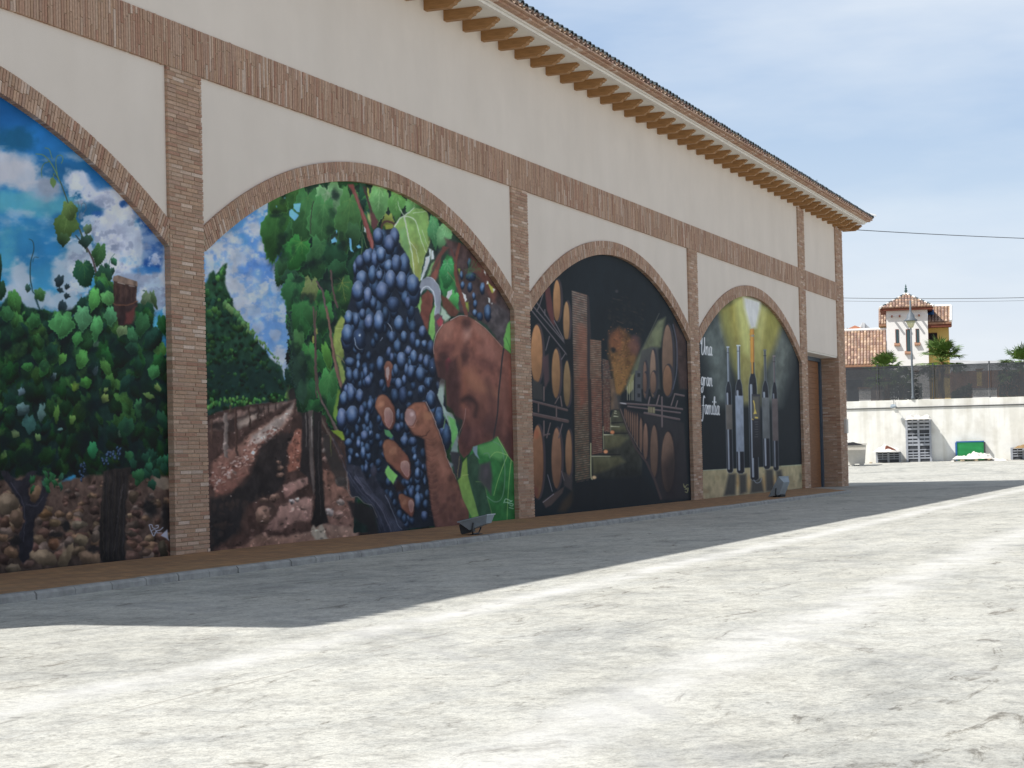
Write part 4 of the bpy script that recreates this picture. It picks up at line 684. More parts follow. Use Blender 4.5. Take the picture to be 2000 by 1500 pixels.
    sh(340, 1080, 40, 150, (104, 70, 62), .6, .3); sh(520, 1380, 60, 130, (136, 84, 60), .7, .2); sh(680, 1420, 100, 120, (132, 84, 66), .6)
    c.poly(z7(400, 1300, 440, 1260, 470, 1300, 440, 1400, 410, 1440), (128, 52, 60), 1.4, .9); c.poly(z7(285, 1300, 400, 1260, 430, 1420, 410, 1560, 330, 1580), (48, 34, 36), 6, .75)
    c.poly(z8(345, -110, 450, -160, 475, 0, 480, 300, 490, 520, 440, 430, 360, 320, 335, 150), (58, 38, 38), 6, .85, nz=.2); c.poly(z8(500, -60, 560, -20, 550, 200, 520, 330, 490, 300), (118, 70, 52), 6, .6)
    sh(640, 120, 120, 130, (136, 86, 66), .8, 0, z8); sh(560, 250, 70, 90, DK, .8, 0, z8); sh(720, 260, 130, 180, (100, 64, 54), .7, 0, z8); sh(560, 600, 110, 130, (62, 40, 42), .8, 0, z8); sh(760, 500, 120, 110, (62, 42, 42), .75, 0, z8); sh(640, 420, 90, 120, (84, 52, 46), .6, 0, z8); sh(920, 250, 60, 200, (92, 58, 50), .6, 0, z8); sh(940, 650, 50, 120, (56, 38, 38), .7, 0, z8)
    for P, a_, cl_, b_, sf_, al_ in ((z8(570, 30, 640, 110, 740, 150, 820, 190), 20, (140, 92, 70), 14, 8, .55), (z8(500, 250, 560, 230, 630, 290, 620, 400), 9, (46, 32, 32), 7, 4, .75), (z8(730, 60, 780, 280, 760, 480), 12, (80, 52, 48), 10, 6, .6), (z8(560, 400, 600, 520, 580, 660), 8, (112, 72, 62), 6, 5, .5), (z8(880, 60, 900, 300, 890, 560), 10, (106, 68, 58), 8, 6, .5)):
        c.line(P, a_, cl_, b_, soft=sf_, al=al_)
    c.line(z8(530, 330, 515, 450, 470, 560, 460, 640), 1.3, (134, 104, 98), .7, al=.8); c.line(z7(370, 890, 300, 1000, 270, 1130, 275, 1220), 1.8, (168, 138, 130), .9, al=.8); c.line(z7(460, 840, 560, 790, 650, 795), 2, (176, 152, 146), 1, al=.7); c.line(z7(740, 850, 860, 940, 1040, 1140), 1.4, (164, 128, 118), .8, al=.7)
    c.line(z7(1060, 1160, 1040, 1300, 1020, 1500) + z8(840, 200, 830, 380, 800, 560, 790, 640), 3, (46, 42, 44), 2.4)
    # big leaf bottom right
    c.poly(z8(820, 600, 880, 680, 925, 770, 990, 850, 1000, 1400, 740, 1440, 560, 1380, 560, 1000, 540, 820, 600, 690, 700, 660, 780, 640), (44, 104, 52), 1.2, nz=.2, col2=(38, 92, 46))
    c.poly(z8(640, 690, 770, 640, 830, 600, 920, 760, 860, 820, 760, 780, 680, 760), (84, 142, 76), 4, .8)
    c.poly(z8(540, 790, 620, 740, 660, 860, 660, 1000, 710, 1050, 740, 1200, 790, 1370, 650, 1400, 600, 1180, 550, 960), (44, 66, 50), 1.2, nz=.2, col2=(40, 70, 52)); c.line(z8(625, 1020, 700, 1040, 740, 1190, 780, 1330), 1.2, (84, 116, 66))
    c.poly(z8(500, 840, 540, 790, 550, 960, 580, 1080, 620, 1220, 660, 1370, 600, 1390, 500, 1180, 455, 1010, 480, 980), (112, 138, 62), 1.2, nz=.15, col2=(96, 134, 66)); c.line(z8(500, 960, 555, 955), 1, (150, 160, 90))
    c.poly(z8(660, 860, 760, 830, 780, 960, 770, 1150, 720, 1080, 650, 1000), (62, 56, 62), 3, .9); sh(720, 930, 30, 60, (86, 76, 84), .7, 0, z8)
    for P in (z8(925, 770, 880, 880, 830, 1020, 795, 1150), z8(960, 820, 945, 950, 930, 1150, 920, 1380), z8(925, 770, 820, 740, 760, 790), z8(830, 600, 880, 690, 940, 790, 985, 840)): c.line(P, 1.5, (130, 166, 92), .8)
    c.poly(z8(600, 690, 640, 680, 640, 760, 660, 810, 620, 770, 595, 720), (110, 128, 140), 1.2); c.line(z8(790, 640, 870, 700, 900, 900, 890, 1100, 860, 1190, 800, 1210, 730, 1160), 1.4, (98, 130, 110), 2, al=.7); c.line(z8(700, 760, 740, 750, 760, 800), 1.6, (90, 124, 104), al=.7)
    wc = (160, 190, 170)
    c.line(z8(890, 1220, 905, 1185, 930, 1190, 960, 1205), 1.1, wc); c.line(z8(900, 1215, 940, 1215, 970, 1200), 1, wc); c.line(z8(930, 1225, 975, 1230, 970, 1250, 945, 1240), 1.1, wc); c.line(z8(940, 1265, 980, 1275), 1, wc)
    return c

def paint_cellar():
    c = Canvas(1025, 490, 1360, 1015, (24, 29, 33))
    z1 = Z(1030, 490, 5.555); z2 = Z(1030, 740, 5.555); R = random.Random(3)
    c.mottle([(1025, 490), (1360, 490), (1360, 1015), (1025, 1015)], .12, 40, 60, 3)
    # vault glow
    c.poly(z1(1000, 830, 1080, 880, 1160, 980, 1200, 1040, 1180, 1200, 1100, 1400, 1040, 1520, 960, 1560, 920, 1300, 880, 1120, 900, 950), (96, 64, 40), 5, .95, nz=.35, col2=(104, 76, 40)); c.poly(z2(940, -60, 1080, -100, 1060, 60, 1010, 180, 960, 160), (104, 74, 40), 2.5, nz=.2)
    c.blob(1030 + 960 / 5.555, 490 + 970 / 5.555, 20, 30, (98, 58, 40), .7, nz=.35); c.blob(1030 + 1170 / 5.555, 490 + 1020 / 5.555, 16, 26, (84, 54, 52), .7, nz=.35)
    for i in range(170):
        x = R.gauss(1020, 90); y = R.uniform(820, 1500); c.blob(1030 + x / 5.555, 490 + y / 5.555, R.uniform(1, 3), R.uniform(1, 2.2), R.choice([(132, 88, 50), (64, 42, 34), (116, 72, 48)]), .55, 2)
    for i in range(13): c.line(z1(935 + i * 2, 1320 + i * 22, 990, 1300 + i * 20, 1060 - i * 3, 1330 + i * 16), 1, (132, 98, 56), al=.5)
    c.blob(1030 + 930 / 5.555, 490 + 1080 / 5.555, 9, 10, (26, 26, 28), .9, nz=.3)
    for i in range(60):
        x = R.uniform(880, 1260); y = R.uniform(500, 980); c.blob(1030 + x / 5.555, 490 + y / 5.555, R.uniform(2, 9), R.uniform(1.5, 5), (52, 42, 38), .25, 1.5, ang=.6)
    c.blob(1030 + 970 / 5.555, 490 + 440 / 5.555, 5, 5, (56, 54, 56), .8, nz=.3); c.line(z1(930, 520, 1030, 540), 1, (64, 54, 48), al=.6); c.line(z1(970, 760, 1040, 790), 1.4, (74, 58, 48), al=.6)
    # green light wall
    c.poly(z1(1090, 1420, 1160, 1240, 1230, 1090, 1330, 900, 1420, 760, 1500, 720, 1450, 1040, 1280, 1160, 1200, 1340, 1150, 1350, 1070, 1500), (84, 88, 66), 3, .9, nz=.25); c.poly(z1(1370, 880, 1450, 840, 1430, 1030, 1380, 1030), (96, 102, 74), 4, .8); c.line(z1(1430, 680, 1300, 960, 1180, 1240, 1070, 1500), 1.4, (70, 72, 66), al=.8)
    c.poly(z1(1075, 1500, 1130, 1350, 1160, 1330, 1150, 1500, 1100, 1560), (112, 110, 74), 1.5); 
    # left casks
    def cask(P, zz, base, hoop=(52, 46, 50)):
        x, y, rx, ry = P; (px, py), = zz(x, y); s = 5.555; rx /= s; ry /= s
        c.poly([(px + 2.2 + math.cos(a) * (rx + 2.2), py + math.sin(a) * (ry + 2.5)) for a in np.linspace(0, 6.283, 28)[:-1]], hoop, 1)
        c.poly([(px + math.cos(a) * rx, py + math.sin(a) * ry) for a in np.linspace(0, 6.283, 28)[:-1]], np.array(base) * 1.05, .9, col2=np.array(base) * .72, dirn=(.5, 1), nz=.08, rim=np.array(base) * .55, rimw=1.4)
        for k in range(-3, 4): c.line([(px + k * rx * .26, py - ry * .8), (px + k * rx * .26, py + ry * .8)], .7, np.array(base) * .8, al=.35, smooth=False)
    WD = (150, 108, 72)
    c.poly(z1(190, 430, 240, 380, 270, 560, 290, 700, 300, 820, 260, 780, 210, 640), (74, 44, 44), 1.5)
    for P, zz, b in (((320, 540, 42, 225), z1, WD), ((424, 765, 36, 215), z1, (144, 108, 74)), ((100, 1120, 66, 320), z1, (154, 108, 72)), ((310, 1330, 48, 270), z1, (134, 98, 66)), ((430, 1440, 40, 250), z1, (120, 96, 66)), ((110, 900, 66, 400), z2, (122, 84, 60)), ((316, 860, 56, 330), z2, (118, 84, 64)), ((448, 810, 38, 260), z2, (126, 92, 66))):
        cask(P, zz, b)
    c.blob(1030 + 100 / 5.555, 740 + 600 / 5.555, 8, 14, (140, 74, 52), .6); c.blob(1030 + 90 / 5.555, 740 + 1230 / 5.555, 8, 16, (92, 48, 44), .6)
    ME = (70, 64, 68)
    for P in (z1(40, 640, 430, 1130), z1(60, 600, 430, 1030), z1(100, 560, 410, 1000), z1(170, 470, 130, 600, 100, 660), z1(240, 930, 200, 1080), z1(290, 760, 420, 1010), z1(370, 1180, 410, 1120), z1(190, 640, 190, 700)):
        c.line(P, 2.4, ME, 2.0, smooth=False); c.line([(x, y - .8) for x, y in P], .7, (104, 98, 102), smooth=False, al=.6)
    c.poly(z1(160, 1160, 230, 1120, 240, 1400, 190, 1500), (70, 52, 54), 2, .8); c.poly(z2(50, 0, 160, 60, 170, 230, 60, 220), (46, 46, 46), 2)
    for P, w_ in ((z2(50, 240, 430, 340), 4.5), (z2(55, 380, 435, 460), 6.5), (z2(180, 90, 180, 240), 3), (z2(120, 270, 120, 360), 3), (z2(315, 300, 315, 420), 3), (z2(360, 190, 375, 300), 2.5), (z2(340, 200, 300, 270), 2), (z2(180, 460, 180, 620), 3), (z2(250, 480, 210, 640), 2.4), (z2(380, 490, 340, 640), 2.4), (z2(190, 610, 240, 600), 3)):
        c.line(P, w_, (72, 58, 56), w_, smooth=False); c.line([(x, y - w_ * .35) for x, y in P], .8, (120, 112, 116), smooth=False, al=.55)
    c.poly(z2(160, 1330, 290, 1240, 400, 1170, 380, 1240, 260, 1370, 200, 1400), (62, 52, 50), 1.5); c.line(z2(170, 1340, 285, 1250), 1.1, (128, 122, 132), smooth=False); c.line(z2(220, 1040, 270, 1220), 1.2, (104, 100, 108), smooth=False); c.poly(z2(370, 1000, 490, 1060, 490, 1220, 400, 1160), (56, 50, 50), 2, .8); c.line(z2(370, 1000, 400, 1100), 1, (96, 90, 96), smooth=False)
    c.poly(z2(330, 1440, 380, 1330, 500, 1200, 520, 1320, 420, 1440), (52, 42, 34), 4, .8)
    # brick piers
    c.poly(z1(395, 960, 495, 960, 510, 1500) + z2(520, 1110, 500, 1150, 480, 0), (24, 27, 30), 1.5)
    def pier(P, a, b, n, seed, lit=(112, 66, 50)):
        c.poly(P, a, .8, col2=b, nz=.2)
        P = np.array(P); l0, r0, r1, l1 = P; Rr = random.Random(seed)
        for i in range(n + 1):
            t = i / n; c.line([l0 + (l1 - l0) * t, r0 + (r1 - r0) * t], 1.1, (34, 32, 32), al=.75, smooth=False)
            L = l0 + (l1 - l0) * (t + .5 / n); Q = r0 + (r1 - r0) * (t + .5 / n)
            for k in range(4):
                u = (k + Rr.random()) / 4.5; p = L + (Q - L) * u; q = L + (Q - L) * (u + .16)
                c.line([p, q], 1.6, Rr.choice([(122, 104, 88), (104, 64, 50), (90, 74, 62), (116, 84, 66)]), al=.6, smooth=False)
    pier(z1(482, 430, 650, 480, 650, 1500, 505, 1500), (96, 84, 78), (84, 66, 54), 42, 1)
    c.poly(z1(540, 790, 620, 800, 655, 860, 655, 1500, 560, 1500, 540, 1000), (116, 68, 52), 5, .5)
    pier(z2(505, 0, 660, 0, 680, 1080, 520, 1110), (82, 62, 50), (66, 64, 52), 46, 2)
    c.poly(z2(540, 0, 650, 0, 640, 260, 560, 340), (112, 60, 46), 6, .5)
    c.poly(z1(650, 480, 670, 500, 690, 900, 690, 1500, 655, 1500), (44, 40, 42), 1)
    pier(z1(680, 960, 800, 975, 805, 1500, 680, 1500), (104, 82, 68), (100, 76, 60), 26, 3); pier(z2(690, 0, 806, 0, 815, 800, 700, 825), (104, 70, 56), (92, 58, 50), 40, 4)
    c.poly(z2(655, 0, 690, 0, 700, 830, 672, 600), (44, 38, 36), 1.2)
    pier(z1(815, 1170, 880, 1190, 925, 1500, 815, 1500), (78, 66, 64), (74, 60, 54), 18, 5); pier(z2(815, 0, 900, 0, 895, 580, 825, 560), (74, 54, 48), (98, 56, 46), 34, 6)
    c.poly(z2(900, 0, 930, 0, 965, 160, 1000, 330, 940, 330, 905, 340), (84, 66, 52), 2, nz=.3)
    # floor
    c.poly(z2(930, 340, 1000, 340, 1080, 560, 1160, 700, 1250, 900, 1240, 1060, 1000, 1100, 720, 1080, 700, 840, 830, 800, 830, 590, 905, 570, 905, 420), (58, 58, 46), 1.6, nz=.3, col2=(32, 34, 34))
    for P in (z2(700, 838, 1000, 838, 1060, 900, 900, 980, 715, 1040), z2(830, 605, 1000, 605, 1090, 640, 1000, 740, 840, 770), z2(905, 510, 1060, 510, 1080, 560, 920, 570)):
        c.poly(P, (92, 90, 62), 4, .75, nz=.2, col2=(66, 62, 42))
    for P in (z2(700, 838, 900, 840), z2(832, 607, 930, 607), z2(908, 515, 1000, 520), z2(940, 405, 985, 410), z2(945, 372, 970, 374), z2(950, 350, 968, 352)): c.line(P, 1.8, (168, 166, 138), .8, smooth=False)
    for P in (z2(700, 828, 1010, 822), z2(830, 592, 1090, 590), z2(905, 480, 1040, 470)): c.line(P, 2.4, (28, 26, 28), 2, smooth=False, al=.9)
    for x, y, cl in ((725, 1070, (190, 150, 110)), (850, 790, (200, 120, 80)), (922, 580, (190, 110, 70))): c.blob(1030 + x / 5.555, 740 + y / 5.555, 6, 5, cl, .95, 1.6)
    c.line(z2(688, 700, 690, 1040, 705, 1090), 2.2, (166, 160, 118), 2.4, al=.8); c.line(z2(822, 520, 828, 760), 1.5, (150, 146, 110), al=.7); c.line(z2(903, 420, 905, 570), 1.2, (150, 146, 110), al=.7)
    c.poly(z2(500, 1140, 700, 1110, 760, 1100, 1250, 1050, 1450, 1310, 1000, 1380, 480, 1440), (25, 28, 31), 5, .95)
    # right gallery: rows of casks
    c.poly(z2(1000, 330, 1100, 340, 1700, 480, 1750, 1300, 1450, 1310, 1290, 900, 1150, 620, 1060, 480), (38, 37, 40), 2)
    for i, (x, y, rx, ry) in enumerate(((1058, 380, 7, 60), (1075, 410, 8, 80), (1095, 440, 8, 100), (1118, 470, 9, 120), (1142, 500, 10, 140), (1166, 530, 10, 165), (1192, 560, 12, 190), (1232, 610, 18, 190), (1282, 680, 28, 200), (1375, 790, 44, 290), (1525, 900, 74, 330))):
        cask((x, y, rx, ry), z2, (112, 84, 70) if i < 9 else (96, 74, 62), hoop=(34, 32, 36))
    c.poly(z2(1450, 960, 1640, 700, 1640, 1300, 1480, 1310), (34, 30, 32), 12, .75)
    c.line(z2(1010, 330, 1090, 560, 1180, 760, 1290, 900, 1380, 1090, 1450, 1300), 3, (56, 46, 46), 4.5, smooth=False); c.line(z2(1010, 330, 1090, 550, 1240, 800), 1.2, (110, 98, 90), .8, smooth=False, al=.7)
    c.poly(z1(1240, 1080, 1350, 1040, 1420, 1050, 1440, 1500, 1200, 1500, 1180, 1360), (60, 60, 60), 2, .9)
    for P, zz, b in (((1275, 1400, 22, 200), z1, (112, 86, 74)), ((1362, 1330, 34, 260), z1, (122, 98, 82)), ((1520, 1180, 60, 380), z1, (104, 82, 68)), ((1275, 40, 22, 110), z2, (104, 78, 66)), ((1365, 40, 34, 120), z2, (110, 84, 70)), ((1520, 20, 52, 170), z2, (112, 82, 62))):
        cask(P, zz, b, hoop=(44, 44, 50))
    c.poly(z1(1590, 760, 1720, 960, 1740, 1500, 1650, 1500, 1620, 1200, 1600, 900), (52, 40, 38), 3, nz=.3); c.line(z1(1580, 800, 1620, 1000, 1620, 1300, 1580, 1500), 2, (66, 70, 84), 2.4, al=.8); c.line(z1(1640, 1140, 1730, 1160), 1, (30, 28, 30)); 
    for x in (1085, 1110, 1135, 1150): c.line(z2(x, 20 + (1150 - x), x, 230), 1.6, (136, 132, 112), al=.7)
    c.poly(z2(1170, -90, 1230, -90, 1240, 250, 1165, 240), (62, 64, 68), 1.2); 
    for y in (-60, 60, 160): c.poly(z2(1195, y, 1225, y, 1225, y + 40, 1195, y + 40), (32, 34, 38), .8)
    for P, w_ in ((z2(1000, 265, 1400, 290, 1680, 330), 3.6), (z2(1090, 300, 1660, 370), 3), (z2(1270, 370, 1650, 440), 4), (z2(1460, 200, 1462, 520), 3.4), (z2(1600, 165, 1700, 185), 3.4), (z2(1600, 165, 1560, 290), 2.6), (z2(1630, 240, 1610, 310), 2.4), (z2(1330, 200, 1310, 290), 3), (z2(1430, 180, 1400, 290), 3)):
        c.line(P, w_, (76, 64, 64), w_, smooth=False); c.line([(x, y - w_ * .35) for x, y in P], .8, (128, 118, 120), smooth=False, al=.6)
    c.poly(z2(1310, 300, 1385, 310, 1385, 375, 1310, 365), (112, 106, 80), 1, .9); c.line(z2(1330, 300, 1330, 370), 1, (60, 50, 44), smooth=False); c.line(z2(1355, 300, 1355, 370), 1, (60, 50, 44), smooth=False)
    c.line(z2(1010, 262, 1070, 272), 1.6, (170, 174, 180), smooth=False, al=.8); c.poly(z2(940, 150, 1010, 180, 1010, 330, 930, 330), (64, 60, 58), 3, .6)
    yc = (128, 126, 84)
    c.line(z2(1695, 1140, 1705, 1180, 1730, 1150, 1745, 1150), 1.2, yc); c.line(z2(1710, 1200, 1745, 1185, 1735, 1230, 1712, 1225), 1.3, yc); c.line(z2(1700, 1160, 1740, 1210), 1.1, yc)
    return c

def paint_bottles():
    c = Canvas(1355, 565, 1580, 985, (23, 28, 32))
    z1 = Z(1360, 570, 6.818); z2 = Z(1360, 770, 6.818); R = random.Random(9)
    c.mottle([(1355, 565), (1580, 565), (1580, 985), (1355, 985)], .1, 30, 60, 3)
    c.poly(z1(60, 560, 300, 260, 420, 400, 460, 900, 420, 1500, 250, 1500, 120, 900), (74, 82, 80), 14, 1., nz=.2); c.poly(z1(1040, 360, 1300, 700, 1240, 1050, 1100, 1500, 900, 1500, 960, 900), (78, 84, 80), 14, 1., nz=.2)
    c.poly(z1(310, 240, 640, 20, 1050, 300, 1130, 440, 1060, 700, 900, 1060, 840, 1500, 600, 1500, 560, 1200, 440, 800, 350, 480), (140, 130, 56), 8, .97, nz=.12, col2=(110, 106, 68))
    c.poly(z1(340, 300, 420, 200, 500, 800, 560, 1100, 500, 1000, 400, 600), (104, 108, 62), 8, .6); c.poly(z1(500, 100, 620, 60, 720, 420, 730, 900, 620, 800), (164, 166, 100), 7, .8); c.poly(z1(850, 160, 960, 220, 900, 520, 830, 900, 780, 700), (158, 158, 98), 7, .7); c.poly(z1(960, 240, 1100, 380, 1020, 640, 900, 900), (112, 110, 52), 7, .6)
    c.poly(z1(620, 60, 740, 90, 860, 130, 850, 240, 800, 480, 720, 500, 690, 400, 640, 220), (176, 178, 172), 4, .97)
    # stone table
    c.poly(z2(85, 1015, 430, 995, 750, 975, 1415, 935, 1440, 1250, 60, 1420, 80, 1200), (140, 130, 98), 1.2, nz=.14, col2=(132, 118, 92))
    for x in (560, 700, 900, 1040): c.blob(1360 + x / 6.818, 770 + 1180 / 6.818, 7, 22, (150, 116, 72), .6)
    for i in range(30): c.blob(1360 + R.uniform(90, 1420) / 6.818, 770 + R.uniform(1030, 1360) / 6.818, R.uniform(2, 9), R.uniform(2, 8), R.choice([(146, 140, 108), (98, 92, 72), (120, 96, 64)]), .3, nz=.4, seed=i)
    c.line(z2(90, 1015, 430, 995), 1, (150, 158, 140), smooth=False); c.line(z2(1130, 958, 1415, 938), 1, (150, 158, 130), smooth=False); c.blob(1360 + 1390 / 6.818, 770 + 1100 / 6.818, 5, 12, (84, 82, 66), .7, nz=.4)
    for P in (z2(430, 1060, 525, 1060, 520, 1340, 370, 1350), z2(570, 1070, 665, 1060, 670, 1300, 580, 1340), z2(740, 1130, 870, 1120, 900, 1300, 720, 1320), z2(920, 1000, 1020, 1000, 1040, 1290, 930, 1290), z2(1060, 1020, 1130, 1010, 1200, 1270, 1090, 1290)):
        c.poly(P, (50, 50, 50), 3, .92)
    def bottle(x, neck, top, sh, bot, hw, capc, lab=None, l0=0, l1=0, dim=1.):
        (px, t), = z1(x, top); (_, s), = z1(x, sh); (_, b), = z2(x, bot); hw /= 6.818; nw = neck / 6.818; sl = .018
        X = lambda y: px + (y - t) * sl
        P = [(X(t) - nw, t), (X(t) + nw, t), (X(s) + nw, s), (X(s) + hw * .8, s + 12), (X(s) + hw, s + 30), (X(b) + hw, b - 4), (X(b) + hw * .5, b), (X(b) - hw * .5, b), (X(b) - hw, b - 4), (X(s) - hw, s + 30), (X(s) - hw * .8, s + 12), (X(s) - nw, s)]
        c.poly(P, np.array((34, 38, 46)) * dim, .9, col2=(30, 30, 36), rim=np.array((128, 142, 154)) * dim, rimw=1.3)
        c.line([(X(t) - nw * .2, t + 3), (X(s) - nw * .2, s)], nw * 1.1, capc, nw * 1.1, smooth=False); c.line([(X(t) - nw, t + 1), (X(t) + nw, t + 1)], 2.4, np.array(capc) * 1.15, smooth=False); c.line([(X(t) - nw, t + 12), (X(t) + nw, t + 12)], 1.2, np.array(capc) * .5, smooth=False)
        c.line([(X(s + 26) - hw * .45, s + 24), (X(b) - hw * .35, b - 8)], hw * .55, np.array((138, 146, 158)) * dim, hw * .5, al=.85, smooth=False)
        c.line([(X(s + 26) + hw * .35, s + 22), (X(b) + hw * .3, b - 5)], hw * .7, (26, 27, 33), hw * .6, al=.9, smooth=False)
        if lab is not None:
            (_, a0), = z2(x, l0); (_, a1), = z2(x, l1)
            c.poly([(X(a0) - hw, a0), (X(a0) + hw, a0), (X(a1) + hw, a1), (X(a1) - hw, a1)], lab, .8, col2=np.array(lab) * .8, dirn=(1, .3), nz=.12)
    bottle(420, 14, 730, 1190, 1050, 42, (128, 136, 148), (92, 88, 84), 140, 470)
    bottle(560, 20, 710, 1160, 1060, 52, (142, 152, 162), (126, 136, 152), 20, 765)
    bottle(1035, 14, 850, 1200, 1020, 38, (98, 88, 88), (88, 78, 78), 60, 620, .8)
    bottle(912, 15, 770, 1180, 1000, 46, (76, 80, 82), (92, 96, 98), 45, 590)
    bottle(742, 26, 560, 1080, 1150, 58, (164, 118, 50), None)
    (px, _), = z1(742, 0)
    c.poly(z1(715, 495, 768, 495, 772, 940, 722, 940), (176, 122, 46), .8, col2=(150, 98, 44), dirn=(1, 0)); c.poly(z1(726, 575, 768, 570, 768, 600, 728, 600), (108, 112, 108), .8); c.line(z1(740, 500, 745, 930), 1.4, (200, 158, 80), al=.6, smooth=False)
    c.poly(z2(738, 0, 850, 0, 858, 830, 752, 850), (46, 46, 52), .8, col2=(30, 30, 34)); c.poly(z2(745, 30, 840, 30, 842, 330, 748, 330), (84, 82, 72), 2, .8)
    c.line(z2(762, 90, 775, 150, 780, 240), 2.2, (190, 160, 70), 1.2); c.poly(z2(785, 200, 805, 260, 760, 265), (190, 160, 70), .8); c.poly(z2(780, 300, 820, 305, 820, 325, 780, 320), (190, 160, 70), .8); c.line(z2(742, 330, 758, 340), 1.4, (190, 160, 70))
    for i in range(7): c.line(z2(780 + (i % 3) * 6, 370 + i * 33, 820, 368 + i * 33), .9, (110, 112, 116), al=.6, smooth=False)
    c.line(z2(765, 1140, 800, 1180, 850, 1165, 868, 1120), 1.3, (118, 126, 136))
    for x0 in (395, 535, 735, 890, 1040):
        pass
    # lettering : Una gran familia, slanted brush capitals
    W = (186, 188, 194)
    def word(text, x, y, w, h, slope):
        """each glyph is drawn with strokes in a unit box (x right, y down; 0 = x-height top, 1 = baseline)"""
        G = {'U': (1.5, [[(.05, -.55), (.3, -.9), (.45, -.7), (.3, .3), (.42, .95), (.7, 1.0), (1.05, .5), (1.2, -.3), (1.15, -.95)], [(.05, -.55), (.1, -.2), (.28, -.25)], [(1.15, -.95), (1.25, .3), (1.35, .95)]]),
             'n': (1.0, [[(.1, .05), (.2, .5), (.15, 1)], [(.18, .4), (.45, .05), (.7, .15), (.68, .7), (.82, 1), (.95, .9)]]),
             'a': (1.0, [[(.8, .12), (.4, .02), (.12, .5), (.28, 1), (.6, .8), (.8, .15)], [(.8, .1), (.74, .7), (.88, 1), (1.0, .9)]]),
             'g': (1.0, [[(.8, .12), (.4, .02), (.12, .5), (.28, .95), (.6, .8), (.8, .15)], [(.82, .1), (.78, 1.0), (.6, 1.7), (.3, 1.85), (.1, 1.5), (.4, 1.2)]]),
             'r': (.8, [[(.1, .05), (.22, .5), (.18, 1)], [(.2, .45), (.4, .08), (.72, .15)]]),
             'f': (.9, [[(.95, -.75), (.7, -.95), (.5, -.6), (.42, .4), (.35, 1.3), (.1, 1.8), (-.2, 1.65)], [(.1, .1), (.8, .1)]]),
             'm': (1.5, [[(.1, .05), (.2, .5), (.15, 1)], [(.18, .4), (.42, .05), (.62, .15), (.6, 1)], [(.62, .4), (.9, .05), (1.12, .15), (1.1, .75), (1.24, 1), (1.38, .9)]]),
             'i': (.5, [[(.15, .05), (.22, .4), (.18, .85), (.32, 1), (.45, .9)], [(.2, -.4), (.24, -.32)]]),
             'l': (.55, [[(.15, .2), (.42, -.6), (.35, -.95), (.2, -.6), (.18, .7), (.32, 1), (.48, .9)]])}
        tot = sum(G[ch][0] for ch in text); u = w / tot; cx = x
        for ch in text:
            wd, st = G[ch]
            for s in st:
                c.line([(cx + px * u, y + py * h + slope * (cx + px * u - x)) for px, py in s], 1.75, W, 1.5, soft=.5)
            cx += wd * u
    word('Una', 1368.5, 675, 22.5, 17, .12); word('gran', 1369, 736, 22.5, 16.5, .1); word('familia', 1371, 790, 34.5, 18, .08)
    return c

